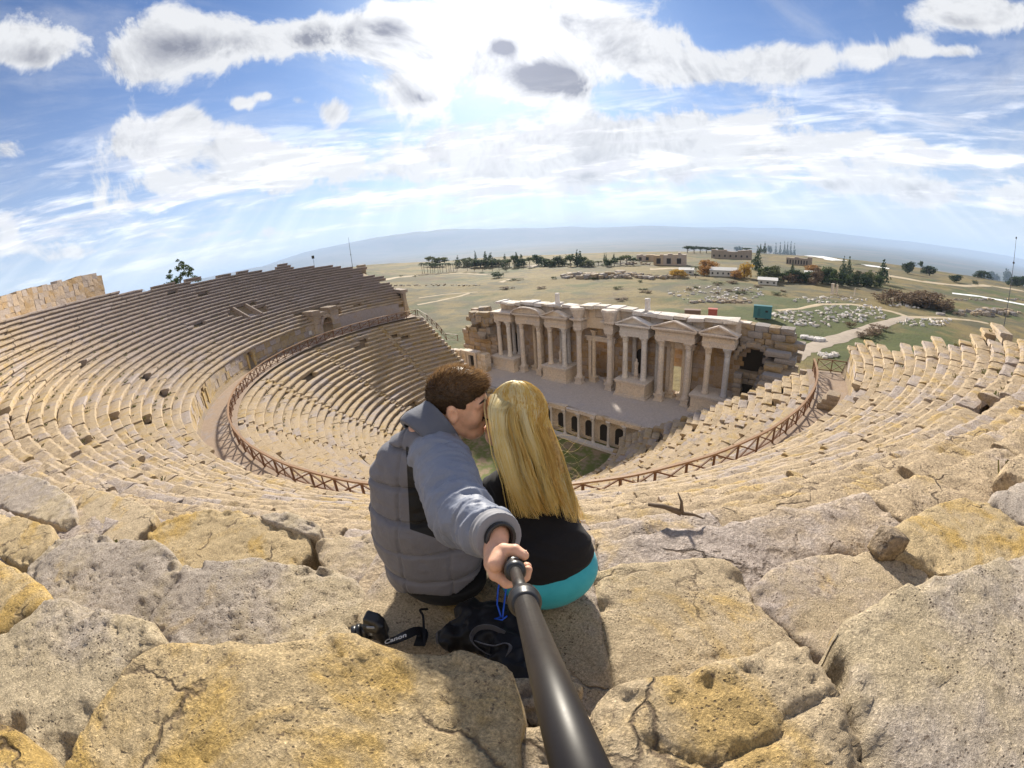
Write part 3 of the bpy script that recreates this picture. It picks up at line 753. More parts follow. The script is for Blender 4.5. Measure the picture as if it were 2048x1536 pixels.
# brown masonry mass and doorway at the left end
lw = empty('left_pier', (-25, 18, -16.2), 'bulging brown rubble pier at the left end of the stage building', 'ruin')
p = MB(); c0 = ony(968, 640, 17.0)
g = 13
for i in range(60):
    a = RNG.uniform(0, 6.28); q = RNG.uniform(-2.4, 2.4)
    rock(p, (c0[0]-.3+q, 17.6+RNG.uniform(-1.5, 1.2), -4.2+RNG.uniform(-2.3, 2.3)), (RNG.uniform(1, 2), RNG.uniform(1, 1.8), RNG.uniform(.6, 1.3)), rz=a, t=RNG.random(), amp=.15, n=2)
p.build('overhanging_core', M['ruinblock'], lw)
p = MB()
for k in range(14):
    for q in range(6):
        rock(p, (-29.5+q*1.55+RNG.uniform(-.1, .1), 18.2+RNG.uniform(-.2, .2)-.12*(14-k)*.3, -16+k*.75), (1.6, 1.8, .76), t=RNG.random(), amp=.09, n=2)
p.build('pier_masonry', M['brickwall'], lw)
dv = empty('side_doorway', (-27.5, 12.5, -12), 'small framed stone doorway at the left end of the stage', 'doorway')
b = onz(948, 737, ZS); bx, by = b[0], b[1]
p = MB()
for s in (-1, 1): p.box((bx+s*.95, by, ZS+1.35), (.5, .9, 2.7), t=.7)
p.box((bx, by, ZS+2.95), (2.8, 1.1, .5), t=.8); p.box((bx, by-.1, ZS+3.3), (3.2, 1.4, .25), t=.9); p.build('frame', mar, dv)
p = MB(); p.box((bx, by+.2, ZS+1.3), (1.4, .3, 2.6)); p.build('opening', M['dark'], dv)
p = MB()
for k in range(5):
    for q in range(5): rock(p, (bx-1.8-q*1.1, by-.4*q, ZS+.2+k*.7), (1.1, 1.3, .7), t=RNG.random(), amp=.07, n=2)
    for q in range(2): rock(p, (bx+1.9+q*1.1, by+.4, ZS+.2+k*.7-.2), (1.1, 1.3, .7), t=RNG.random(), amp=.07, n=2)
p.build('flanking_wall', M['marble'], dv)
# end walls of the lower seating, facing the stage, right one with the dark side passage
for sx in (-1, 1):
    e = empty('end_wall', (sx*20, 6.9, -16.2), 'stepped stone end wall closing the '+('left' if sx < 0 else 'right')+' side of the lower seats beside the stage', 'wall')
    p = MB()
    for k in range(LN):
        r = LR0-LDEP*(k+1); x = math.sqrt(max(r*r-36, 1)); zt = -1.12-LRISE*(k+.5)
        p.box((sx*(x+.36), 6.75, (zt-16.5)/2-.02), (LDEP+.04, .55, zt+16.5), t=RNG.random(), jit=.02)
    p.build('wall', M['seat'], e)
    p = MB(); pc = 15.3; p.box((sx*pc, 7.1, -14.6), (2.6, .3, 3.2)); p.build('passage_opening', M['dark'], e)
    for q in range(5):
        pass
# ---------------------------------------------------------------- plain, valley, far ridges
m, t = newmat('dry_grassland')
P = t.pos
a = t.noise(P, .012, 6, .6, .5); b = t.noise(P, .07, 6, .65, .4); c = t.noise(P, .6, 5, .7)
sp_ = t.n('ShaderNodeSeparateXYZ', Vector=P).outputs
straw, green, soil, greyg = (.185, .142, .058), (.068, .088, .026), (.125, .09, .06), (.098, .09, .052)
col = t.mix(t.ramp(t.m('ADD', t.m('MULTIPLY', a, .5), t.m('MULTIPLY', b, .5)), .45, .55), straw, greyg)
col = t.mix(t.m('MULTIPLY', t.ramp(t.noise(P, .03, 6, .7, .8), .52, .66), .7), col, soil)
def gz(cx, cy, rx, ry):
    return t.m('EXPONENT', t.m('MULTIPLY', t.m('ADD', t.m('POWER', t.m('DIVIDE', t.m('SUBTRACT', sp_[0], cx), rx), 2.), t.m('POWER', t.m('DIVIDE', t.m('SUBTRACT', sp_[1], cy), ry), 2.)), -1.))
gm = t.m('ADD', gz(25, 105, 34, 45), t.m('MULTIPLY', gz(-40, 60, 60, 30), .35))
gm = t.m('ADD', gm, t.m('MULTIPLY', gz(170, 260, 60, 90), .45))
gm = t.m('ADD', gm, t.m('MULTIPLY', t.ramp(t.noise(P, .022, 5, .6, .5), .42, .60), .5))
col = t.mix(t.m('MULTIPLY', t.ramp(t.m('ADD', gm, t.m('MULTIPLY', t.m('SUBTRACT', b, .5), .9)), .25, .75), .85), col, green)
sc = t.n('ShaderNodeVectorMath', {'operation': 'SCALE'}, _0=col, Scale=t.m('ADD', .7, t.m('MULTIPLY', c, .6))).outputs[0]
scr = t.ramp(t.noise(P, .32, 6, .75), .52, .66)
col = t.mix(t.m('MULTIPLY', scr, .6), sc, (.09, .075, .04))
# farmland of the valley
far = t.ramp(t.n('ShaderNodeVectorMath', {'operation': 'LENGTH'}, _0=P).outputs['Value'], 900, 2000)
vo = t.n('ShaderNodeTexVoronoi'); t.L.new(P, vo.inputs['Vector']); vo.inputs['Scale'].default_value = .0022
fld = t.mix(t.n('ShaderNodeSeparateColor', Color=vo.outputs['Color']).outputs[0], (.06, .08, .07), (.13, .115, .10))
col = t.mix(far, col, fld)
t.L.new(col, t.b.inputs['Base Color']); t.b.inputs['Roughness'].default_value = .95
t.L.new(bump(t, t.m('ADD', c, b), .8, .5), t.b.inputs['Normal'])
M['land'] = m
GZ = -15.6
def groundz(x, y):
    x = np.asarray(x, float); y = np.asarray(y, float); P = np.stack([x, y, 0*x], -1)
    d = np.hypot(x, y); azd = np.degrees(np.arctan2(x-CP[0], y-CP[1]))
    z = GZ+fbm(P*.014, 4, 31)*2.0*sstep(45, 120, d)+fbm(P*.06, 3, 33)*.5*sstep(50, 90, d)
    # low rise to the west, at the left of the view
    z = z+9*np.exp(-(((azd+66)/9)**2))*sstep(120, 330, d)
    z = z+2.5*sstep(-20, -60, azd)*sstep(120, 420, d)
    # plateau edge, then the drop to the valley
    edge = 560+60*fbm(P*.004, 2, 35)+np.where(azd > -10, 1, 0)*0
    drop = sstep(edge, edge+260, d)
    z = z-drop*150
    # hillside against the back of the theatre
    back = sstep(46, 60, d)*sstep(6, -12, y)
    zb = 8.2-sstep(55, 200, d)*24
    z = np.where(y < 6, z*(1-back)+zb*back, z)
    # far ridges across the valley
    for (a0, wd, d0, dw, h, sd) in ((-42, 30, 15500, 2600, 470, 1), (-20, 22, 21000, 3000, 420, 2), (-78, 16, 12500, 2000, 230, 3), (14, 20, 24000, 3500, 260, 5), (-60, 18, 17000, 2500, 330, 4)):
        z = z+h*np.exp(-((azd-a0)/wd)**4)*np.exp(-((d-d0)/dw)**2)*(1+.30*fbm(P*.0005+sd*9, 5, 40+sd))
    return z
n_a = 420; azs = np.radians(np.linspace(-135, 75, n_a))
rads = np.concatenate([np.linspace(6, 60, 28), np.geomspace(62, 900, 120), np.geomspace(930, 30000, 90)])
A, Rr = np.meshgrid(azs, rads, indexing='ij')
# sheet centred on the theatre, seen over its stage side
X = Rr*np.sin(A); Y = Rr*np.cos(A)
Z = groundz(X, Y)
inner = np.hypot(X, Y) < 33
Z = np.where(inner & (Y < 22), -16.25, Z)
full = np.stack([X, Y, Z], -1).reshape(-1, 3); k_ = len(rads)
ii, jj = np.meshgrid(np.arange(n_a-1), np.arange(k_-1), indexing='ij')
F = np.stack([ii*k_+jj, ii*k_+jj+1, (ii+1)*k_+jj+1, (ii+1)*k_+jj], -1).reshape(-1, 4)
# remove faces that would cut through the seating bowl
cxy = full[F].mean(1); keep = ~((np.hypot(cxy[:, 0], cxy[:, 1]) < 50) & (cxy[:, 1] < 7.5))
o = link('ground', npmesh('ground', full, F[keep]), M['land'], smooth=True); tag(o, kind='structure')
# orchestra floor
m, t = newmat('orchestra_grass')
g = t.noise(t.pos, .9, 6, .65); col = t.mix(t.ramp(g, .42, .62), (.12, .14, .035), (.26, .19, .12))
t.L.new(col, t.b.inputs['Base Color']); M['orch'] = m
V = [(0, 0, -16.2)]+[(11.6*math.sin(a), -11.6*math.cos(a), -16.2) for a in np.linspace(-math.pi*.6, math.pi*.6, 50)]+[(14, 8.6, -16.2), (-14, 8.6, -16.2)]
F = [(0, i+1, i+2) for i in range(51)]+[(0, 52, 1)]
o = link('ground', npmesh('ground', V, F), M['orch']); tag(o, kind='structure')
def gz1(x, y): return float(groundz(np.array([x]), np.array([y]))[0])
def onground(px, py, it=14):
    """where the sight line of a photograph pixel meets the plain"""
    d = ray(px, py); tt = np.geomspace(60, 3000, 1500); Q = CP+tt[:, None]*d; h = Q[:, 2]-groundz(Q[:, 0], Q[:, 1])
    i = np.argmax(h < 0)
    if not (h < 0).any(): i = len(tt)-1
    p = Q[i].copy(); p[2] = gz1(p[0], p[1]); return p, tt[i]
# ---------------------------------------------------------------- foreground blocks, outlines in plan
def sdf_poly(P, poly):
    d = np.full(len(P), 1e9); ins = np.zeros(len(P), bool); q = np.zeros_like(P); n = len(poly)
    for i in range(n):
        a = poly[i]; b = poly[(i+1) % n]; ab = b-a; t = np.clip(((P-a)@ab)/(ab@ab), 0, 1); c = a+t[:, None]*ab; dd = np.linalg.norm(P-c, axis=1)
        m_ = dd < d; d = np.where(m_, dd, d); q[m_] = c[m_]
        cond = ((a[1] > P[:, 1]) != (b[1] > P[:, 1])); xx = a[0]+(P[:, 1]-a[1])/(b[1]-a[1]+1e-12)*ab[0]; ins ^= cond & (P[:, 0] < xx)
    return np.where(ins, d, -d), q
def line_d(P, pts):
    d = np.full(len(P), 1e9)
    for a, b in zip(pts[:-1], pts[1:]):
        ab = b-a; t = np.clip(((P-a)@ab)/(ab@ab), 0, 1); d = np.minimum(d, np.linalg.norm(P-(a+t[:, None]*ab), axis=1))
    return d
def slab(name, px, z, mat, label, step=.016, depth=.5, R=.07, cracks=(), rough=1., tint=.5, group=None, cat='stone block', tilt=(0, 0)):
    poly = np.array([onz(x, y, z)[:2] for x, y in px])
    Q = []
    for a, b in zip(poly, np.roll(poly, -1, 0)): Q += [a*.8+b*.2, a*.2+b*.8]
    poly = np.array(Q)
    cpoly = poly.mean(0); dv_ = poly-cpoly; poly = cpoly+dv_*(1+.012/np.linalg.norm(dv_, axis=1, keepdims=True))
    # ragged outline
    Q = []
    for a, b in zip(poly, np.roll(poly, -1, 0)):
        n = max(1, int(np.linalg.norm(b-a)/.05))
        for i in range(n): Q.append(a+(b-a)*i/n)
    poly = np.array(Q); P3 = np.c_[poly*7, np.full(len(poly), z)]
    poly = poly+np.stack([fbm(P3+k*5, 3, 60+k) for k in range(2)], -1)*.022*rough
    lo = poly.min(0)-step*2; hi = poly.max(0)+step*2
    nx, ny = (np.ceil((hi-lo)/step)).astype(int)+1
    gx, gy = np.meshgrid(lo[0]+np.arange(nx)*step, lo[1]+np.arange(ny)*step, indexing='ij'); P = np.stack([gx.ravel(), gy.ravel()], -1)
    sd, q = sdf_poly(P, poly)
    out = sd < 0; P2 = np.where(out[:, None], q, P)
    use = sd > -step*1.05
    d = np.maximum(sd, 0); P3 = np.c_[P2, np.full(len(P2), z)]
    Rv = R*.38*(1+.8*fbm(P3*7, 3, 8)); e = np.clip(1-d/Rv, 0, 1)
    h = -Rv*(1-np.sqrt(np.maximum(0, 1-e*e*.96)))
    h = h+fbm(P3*1.8, 3, 71)*.022*rough+fbm(P3*11, 4, 72, .6)*.012*rough+fbm(P3*55, 3, 73, .7)*.0055*rough
    ly = fbm(P3*np.array([5, 5, 1])+3, 3, 79); h = h+(np.floor(ly*7)/7-ly)*.035*rough
    chip = sstep(.05, .4, fbm(P3*9, 3, 74))*sstep(.12, .0, d); h = h-chip*.03*rough
    pit = sstep(.25, .5, vnoise(P3*60, 75))*sstep(-.1, .3, vnoise(P3*5, 76)); h = h-pit*.008*rough
    for c in cracks:
        cp = np.array([onz(x, y, z)[:2] for x, y in c]); cd_ = line_d(P2, cp); h = h-.016*np.exp(-(np.maximum(cd_, 0)/.012)**2)
    cm = P2-poly.mean(0); zz = z+h+cm[:, 0]*tilt[0]+cm[:, 1]*tilt[1]
    ids = -np.ones(len(P), int); ids[use] = np.arange(use.sum()); ids = ids.reshape(nx, ny)
    V = np.c_[P2, zz][use]
    f = np.stack([ids[:-1, :-1], ids[1:, :-1], ids[1:, 1:], ids[:-1, 1:]], -1).reshape(-1, 4); f = f[(f >= 0).all(1)]
    me = npmesh(name, V, f, np.full(len(V), tint))
    bm = bmesh.new(); bm.from_mesh(me)
    lay = bm.verts.layers.float.get('tint')
    loop = [e_ for e_ in bm.edges if e_.is_boundary]
    for i, dz in enumerate((.03, .07, .12, .14, depth-.36)):
        r_ = bmesh.ops.extrude_edge_only(bm, edges=loop); vs = [g for g in r_['geom'] if isinstance(g, bmesh.types.BMVert)]
        loop = [g for g in r_['geom'] if isinstance(g, bmesh.types.BMEdge)]
        C0 = np.array([v.co[:] for v in vs]); nn = np.stack([fbm(C0*6+k*9+i, 3, 80+k) for k in range(3)], -1)*.022
        for v, c in zip(vs, nn):
            v.co.x += c[0]; v.co.y += c[1]; v.co.z -= dz
            if lay: v[lay] = tint
    bmesh.ops.recalc_face_normals(bm, faces=bm.faces); bm.to_mesh(me); bm.free()
    o = link(name, me, mat, None, True)
    return tag(o, label, cat, group)
Y_, G_, N_ = M['nearyellow'], M['neargrey'], M['near']
z20, z19, z18 = 9.69, 9.245, 8.83
slab('stone_block', [(330, 1278), (408, 1279), (519, 1270), (631, 1263), (690, 1261), (760, 1285), (800, 1303), (850, 1300), (900, 1293), (960, 1313), (1012, 1335), (1030, 1380), (1031, 1440), (1018, 1500), (1010, 1560), (1000, 1720), (700, 1760), (300, 1700), (90, 1580), (140, 1478), (225, 1370), (265, 1318)], z20, Y_,
     'largest flat yellow-brown stone block along the bottom edge, just behind the bag', step=.010, R=.06, rough=.85, tint=.45)
slab('stone_block', [(74, 1207), (93, 1189), (148, 1183), (186, 1196), (223, 1218), (297, 1233), (312, 1259), (318, 1278), (259, 1315), (213, 1380), (187, 1422), (135, 1474), (80, 1560), (40, 1600), (20, 1500), (-10, 1440), (-80, 1400), (-80, 1285), (0, 1271), (56, 1222)], z20-.02, G_,
     'grey speckled stone block in the bottom left corner, left of the largest yellow block', step=.012, R=.10, rough=1.15, tint=.58)
slab('stone_block', [(-70, 1085), (0, 1109), (22, 1122), (56, 1148), (93, 1177), (72, 1203), (37, 1226), (-4, 1263), (-90, 1275), (-110, 1180)], z20-.03, Y_, 'yellow-topped stone block at the left edge, above the grey speckled corner block', step=.016, R=.12, tint=.4)
slab('stone_block', [(-90, 1430), (0, 1446), (22, 1458), (58, 1475), (72, 1500), (60, 1560), (0, 1640), (-120, 1600)], z20+.05, Y_, 'lichen-yellow stone tip in the very bottom left corner', step=.014, R=.08, tint=.2)
slab('stone_block', [(1205, 1395), (1222, 1362), (1240, 1350), (1262, 1344), (1324, 1337), (1399, 1327), (1457, 1308), (1515, 1292), (1544, 1271), (1581, 1263), (1622, 1271), (1643, 1296), (1647, 1321), (1668, 1354), (1690, 1390), (1728, 1450), (1770, 1560), (1800, 1720), (1250, 1760), (1218, 1560), (1205, 1460)], z20, N_,
     'cracked stone block with a pale golden hump, bottom right of the pole', step=.010, R=.09, tint=.42, cracks=[[(1300, 1480), (1380, 1512), (1430, 1528), (1500, 1490), (1575, 1462), (1580, 1425), (1635, 1400), (1672, 1372)]])
slab('stone_block', [(1709, 1226), (1734, 1217), (1780, 1188), (1842, 1168), (1858, 1151), (1904, 1143), (1966, 1122), (2007, 1106), (2060, 1098), (2190, 1130), (2230, 1400), (2100, 1700), (1850, 1720), (1790, 1580), (1748, 1480), (1738, 1420), (1712, 1372), (1716, 1312), (1692, 1260)], z20, G_,
     'largest grey stone block with yellow-lichened edge in the bottom right corner', step=.012, R=.07, tint=.62, rough=.9)
slab('stone_block', [(1030, 1462), (1085, 1452), (1150, 1425), (1196, 1415), (1204, 1480), (1225, 1600), (1240, 1750), (1010, 1750), (1022, 1560)], z20-.06, N_, 'narrow pinkish stone block under the pole at the bottom edge', step=.014, R=.04, tint=.55)
for (x, y, s, t_) in ((1050, 1405, .05, .6), (1085, 1425, .04, .5), (1045, 1435, .035, .5), (1120, 1405, .045, .4), (1690, 1345, .05, .2), (1700, 1300, .05, .2), (1705, 1410, .03, .9), (1722, 1440, .03, .9), (1690, 1425, .03, .7)):
    q = MB(); c = onz(x, y, 9.42); rock(q, c, (s*2, s*1.7, s*1.5), rz=x, t=t_, amp=.012, n=4)
    tag(q.build('loose_stone', N_, None, True), 'small loose stone chip wedged in the joints between the big foreground blocks', 'stone', 'loose chips in the foreground joints')
slab('stone_block', [(48, 1133), (97, 1090), (156, 1055), (190, 1062), (256, 1080), (297, 1077), (334, 1096), (352, 1125), (319, 1178), (278, 1226), (290, 1300), (200, 1300), (100, 1240), (60, 1185)], z19+.0, G_, 'ragged grey pitted slab on the left, partly under the grey corner block', rough=1.3, tint=.58, R=.05, step=.015)
slab('stone_block', [(360, 1127), (400, 1124), (464, 1122), (501, 1110), (557, 1126), (610, 1127), (650, 1130), (690, 1150), (728, 1172), (722, 1210), (702, 1262), (700, 1320), (500, 1340), (330, 1320), (283, 1232), (324, 1180)], z19, G_, 'grey heavily pitted stone slab directly above the largest yellow block', rough=1.3, tint=.6, R=.05, step=.013)
slab('stone_block', [(735, 1172), (800, 1120), (920, 1108), (1060, 1112), (1180, 1130), (1192, 1200), (1215, 1330), (1230, 1440), (1100, 1470), (900, 1450), (705, 1340), (708, 1262)], z19, N_, 'smooth pinkish stone seat slab that the couple sit on', rough=.6, tint=.6, R=.05, step=.013)
slab('stone_block', [(1186, 1131), (1283, 1123), (1407, 1108), (1448, 1113), (1478, 1136), (1494, 1165), (1515, 1210), (1585, 1262), (1640, 1360), (1500, 1400), (1240, 1440), (1222, 1330), (1198, 1200)], z19, N_, 'cream stone seat slab with golden edge immediately right of the woman', rough=.9, tint=.45, R=.06, step=.013)
slab('stone_block', [(1503, 1163), (1556, 1126), (1635, 1105), (1700, 1100), (1775, 1102), (1850, 1132), (1900, 1180), (1850, 1290), (1700, 1340), (1650, 1310), (1590, 1262), (1524, 1212)], z19, N_, 'pale grey-pink seat slab above the cleft between the two bottom right blocks', rough=.8, tint=.6, R=.09, step=.014)
slab('stone_block', [(1786, 1054), (1862, 1014), (1925, 994), (1965, 992), (2048, 1048), (2110, 1080), (2160, 1160), (2000, 1190), (1905, 1150), (1860, 1130), (1770, 1094)], z19+.03, Y_, 'cream and yellow stone slab at the right edge beside the brown loose rock', rough=.9, tint=.5, R=.07, step=.015)
slab('stone_block', [(1972, 985), (2048, 960), (2150, 950), (2200, 1060), (2110, 1072), (2048, 1040)], z19+.02, G_, 'dark grey stone slab at the far right edge', tint=.9, R=.06, step=.02)
slab('stone_block', [(-70, 1008), (0, 1022), (60, 1036), (107, 1048), (104, 1081), (48, 1131), (0, 1105), (-70, 1078)], z19, Y_, 'yellowish stone slab at the left edge below the dark-ended block', tint=.4, R=.05, step=.018)
slab('stone_block', [(-70, 938), (0, 948), (67, 949), (122, 975), (147, 1000), (152, 1027), (122, 1049), (60, 1031), (0, 1010), (-70, 996)], z18+.08, G_, 'large grey stone block with a dark broken end near the left edge', tint=.7, R=.06, step=.02)
slab('stone_block', [(126, 1051), (156, 1029), (154, 1003), (170, 978), (208, 981), (260, 999), (304, 1014), (312, 1036), (262, 1079), (250, 1110), (193, 1110), (158, 1062)], z18, N_, 'smooth tan stone slab right of the dark-ended block on the left', tint=.45, R=.05, rough=.6, step=.018)
slab('stone_block', [(288, 1074), (317, 1042), (371, 1026), (419, 1017), (508, 1024), (516, 1038), (612, 1068), (614, 1088), (597, 1125), (600, 1160), (520, 1165), (350, 1160), (330, 1100)], z18, Y_, 'long golden stone slab with pitted front, upper left of the man', tint=.35, R=.06, step=.016)
slab('stone_block', [(520, 1027), (560, 1020), (600, 1033), (637, 1048), (630, 1068), (616, 1068), (530, 1038)], z18+.02, G_, 'small pale stone piece lying along the golden slab left of the man', tint=.6, R=.04, step=.014)
slab('stone_block', [(624, 1085), (668, 1067), (745, 1062), (800, 1066), (800, 1140), (740, 1180), (700, 1165), (655, 1140), (640, 1110)], z18, N_, 'cream stone slab touching the left side of the man', tint=.5, R=.06, step=.016)
q = MB(); rock(q, onz(1776, 1085, z19+.05), (.13, .10, .12), rz=.7, t=.1, amp=.03, n=5, tilt=.3); tag(q.build('loose_rock', M['ruinblock'], None, True), 'brown angular loose rock on the stone rows at the right', 'rock')
# dry twig
q = MB(); a = onz(1296, 1016, 8.86)+np.array([0, 0, .03]); b = onz(1362, 1034, 8.86)+np.array([0, 0, .03]); c = onz(1352, 1012, 8.9)+np.array([0, 0, .10]); d_ = onz(1405, 1042, 8.85)+np.array([0, 0, .02])
q.tube([a, a*.5+b*.5+np.array([0, 0, .015]), b], [.012, .016, .02], 7); q.tube([b, b*.5+c*.5+np.array([.01, 0, .01]), c], [.015, .008, .004], 6); q.tube([b, d_*.6+b*.4+np.array([0, 0, .01]), d_], [.014, .008, .004], 6)
tag(q.build('dry_branch', plain_mat('dead_wood', (.14, .10, .07), .8, .4, 30), None, True), 'dry dead branch lying on the stone rows right of the woman', 'branch')
# ---------------------------------------------------------------- wooden railing
rail = empty('railing', (0, 0, -1.12), 'brown wooden cross-braced railing curving round the walkway of the theatre', 'railing')
RR = 30.0; aL, aR = -math.radians(102), math.radians(101.5)
nb = 60; angs = np.linspace(aL, aR, nb+1)
pt = lambda a, z, r=RR: np.array([r*math.sin(a), -r*math.cos(a), z])
def path_rail(pts, name, wd, ht, mat):
    mb = MB()
    V = []; F = []
    for i, p in enumerate(pts):
        d = pts[min(i+1, len(pts)-1)]-pts[max(i-1, 0)]; s = np.array([-d[1], d[0], 0]); s /= np.linalg.norm(s)
        for sx, sz in ((-1, -1), (1, -1), (1, 1), (-1, 1)): V.append(p+s*sx*wd/2+np.array([0, 0, sz*ht/2]))
    for i in range(len(pts)-1):
        for k in range(4): F.append((i*4+k, i*4+(k+1) % 4, i*4+4+(k+1) % 4, i*4+4+k))
    F += [(0, 1, 2, 3), tuple(len(V)-4+k for k in (3, 2, 1, 0))]
    mb.add(V, F); return mb.build(name, mat, rail)
fine = []
for i in range(nb):
    for j in range(3): fine.append(angs[i]+(angs[i+1]-angs[i])*j/3)
fine.append(angs[-1])
left_end = [np.array([-29.3, 6.6, 0]), np.array([-27.2, 7.0, -.9]), np.array([-25.0, 7.2, -2.2]), np.array([-22.9, 7.3, -3.9]), np.array([-22.0, 9.0, -4.4])]
right_end = [np.array([29.75, 6.2, 0]), np.array([31.0, 6.5, 0]), np.array([32.3, 6.6, .02])]
path_rail([pt(a, -.03+.015*math.sin(a*40)) for a in fine], 'top_rail', .15, .10, M['woodpale'])
path_rail([pt(a, -.93) for a in angs], 'bottom_rail', .06, .06, M['wood'])
for a in angs:
    q = MB(); p = pt(a, -1.15); q.bar(p, pt(a, -.02), .11); q.build('post', M['wood'], rail)
for a, b in zip(angs[:-1], angs[1:]):
    q = MB(); q.bar(pt(a, -1.0), pt(b, -.10), .07, .07); q.bar(pt(a, -.10, RR+.03), pt(b, -1.0, RR+.03), .07, .07)
    if RNG.random() < .5: q.bar(pt((a+b)/2, -1.0), pt((a+b)/2, -.10), .06)
    q.build('cross_brace', M['wood'], rail)
for pts in (left_end, right_end):
    path_rail(pts, 'end_rail', .1, .07, M['wood'])
    path_rail([p+np.array([0, 0, -.95]) for p in pts], 'end_rail', .06, .06, M['wood'])
    P2 = []
    for a, b in zip(pts[:-1], pts[1:]):
        n = max(1, int(np.linalg.norm(b-a)/1.2))
        for i in range(n): P2.append(a+(b-a)*i/n)
    P2.append(pts[-1])
    for i, p in enumerate(P2):
        q = MB(); q.bar(p+np.array([0, 0, -1.1]), p, .09); q.build('end_post', M['wood'], rail)
        if i: q = MB(); q.bar(P2[i-1]+np.array([0, 0, -.95]), p+np.array([0, 0, -.06]), .05); q.bar(P2[i-1]+np.array([0, 0, -.06]), p+np.array([0, 0, -.95]), .05); q.build('end_brace', M['wood'], rail)
# ---------------------------------------------------------------- vomitory arch, gaps and slabs of the walkway wall
def frame_at(deg):
    a = math.radians(deg); return np.array([math.sin(a), -math.cos(a), 0]), np.array([math.cos(a), math.sin(a), 0]), a
er, et, a = frame_at(-74.0)
arch = empty('arched_doorway', tuple(er*32.8+np.array([0, 0, -1.1])), 'dark arched doorway framed in masonry in the walkway wall, at the far left', 'doorway')
q = MB()
for s in (-1, 1):
    for k in range(6): q.box(er*33.9+et*s*1.75+np.array([0, 0, -1.1+.35+.7*k]), (1.55, 2.6, .68), rz=a, t=RNG.random(), jit=.04)
for k in range(9):
    b = math.pi*(k+.5)/9; q.box(er*33.2+et*1.15*math.cos(b)+np.array([0, 0, .8+1.15*math.sin(b)]), (.42, 1.6, .42), rz=a, t=.6, jit=.03)
q.box(er*34.2+np.array([0, 0, 2.35]), (4.6, 2.2, .5), rz=a, t=.6, jit=.05); q.box(er*34.0+np.array([0, 0, 2.05]), (2.3, 2.0, .5), rz=a, t=.4)
q.build('masonry', M['seat'], arch)
q = MB(); pts = [(-1.0, -1.1), (1.0, -1.1), (1.0, .8)]+[(1.0*math.cos(b), .8+1.0*math.sin(b)) for b in np.linspace(.3, math.pi-.3, 8)]+[(-1.0, .8)]
q.prism([er*33.6+et*u_+np.array([0, 0, v_]) for u_, v_ in pts], 0, er*.2); q.build('opening', M['dark'], arch)
q = MB(); q.bar(er*32.75+et*-1.3+np.array([0, 0, .75]), er*32.75+et*1.2+np.array([0, 0, .95]), .1, .12); q.bar(er*32.7+et*.25+np.array([0, 0, .3]), er*32.7+et*.25+np.array([0, 0, .8]), .06); q.build('cross_beam', M['woodpale'], arch)
for deg, l in ((-45.1, 'narrow dark stair opening in the walkway wall, between the arched doorway and the nearer opening'), (-21.8, 'nearest dark stair opening in the left walkway wall, beside an orange-stained jamb')):
    er, et, a = frame_at(deg); e = empty('stair_opening', tuple(er*33+np.array([0, 0, -1.1])), l, 'doorway')
    q = MB(); q.box(er*33.6+np.array([0, 0, -.35]), (1.1, .3, 1.5), rz=a); q.build('recess', M['dark'], e)
    q = MB(); q.box(er*33.1+et*.72+np.array([0, 0, -.2]), (.4, .8, 1.9), rz=a, t=.1, jit=.04); q.box(er*33.1-et*.72+np.array([0, 0, -.2]), (.4, .8, 1.9), rz=a, t=.3, jit=.04); q.build('jamb', M['nearyellow'], e)
er, et, a = frame_at(-58); 
e = empty('sunken_passage', tuple(er*37.5+np.array([0, 0, 3.8])), 'pale sloping walled passage sunk into the left upper rows', 'passage')
q = MB(); q.prism([er*37.0-et*1.0+np.array([0, 0, 3.6]), er*37.0+et*1.0+np.array([0, 0, 3.6]), er*40.2+et*1.0+np.array([0, 0, 5.3]), er*40.2-et*1.0+np.array([0, 0, 5.3])], 0, (0, 0, .25), t=.7); q.build('ramp', M['pave'], e)
q = MB()
for s in (-1, 1): q.prism([er*36.8+et*s*1.15+np.array([0, 0, 3.6]), er*40.4+et*s*1.15+np.array([0, 0, 4.4]), er*40.4+et*s*1.15+np.array([0, 0, 6.5]), er*36.8+et*s*1.15+np.array([0, 0, 4.5])], 0, et*.25*s, t=.5)
q.box(er*40.5+np.array([0, 0, 5.6]), (2.4, .3, 1.5), rz=a, t=.3); q.build('side_wall', M['seat'], e)
# gate pier at the end of the left walkway
er, et, a = frame_at(-100.0); e = empty('end_doorway', tuple(er*34.3+np.array([0, 0, -1.1])), 'roofed square stone doorway at the far left end of the walkway beside the field', 'doorway')
q = MB(); q.box(er*33.3+et*-.5+np.array([0, 0, .9]), (.5, 1.8, 4.0), rz=a, t=.5, jit=.04); q.box(er*36.4+et*-.5+np.array([0, 0, 1.0]), (.6, 1.2, 4.4), rz=a, t=.4, jit=.04); q.box(er*34.6+et*-.5+np.array([0, 0, 3.2]), (1.2, 4.6, .6), rz=a, t=.5, jit=.05); q.build('masonry', M['seat'], e)
q = MB(); q.box(er*34.6+et*-.3+np.array([0, 0, 1.1]), (.3, 2.0, 3.6), rz=a); q.build('opening', M['dark'], e)
# plain rendered wall stretches beside it
q = MB()
for k in range(10):
    er, et, a = frame_at(-97.5+k*2.1); q.box(er*32.95+np.array([0, 0, .1+RNG.uniform(-.1, .1)]), (1.28, .5, 2.4), rz=a, t=.7, jit=.02)
e = q.build('rendered_wall', M['pave']); tag(e, 'smooth pale repaired wall stretch along the far left walkway', 'wall')
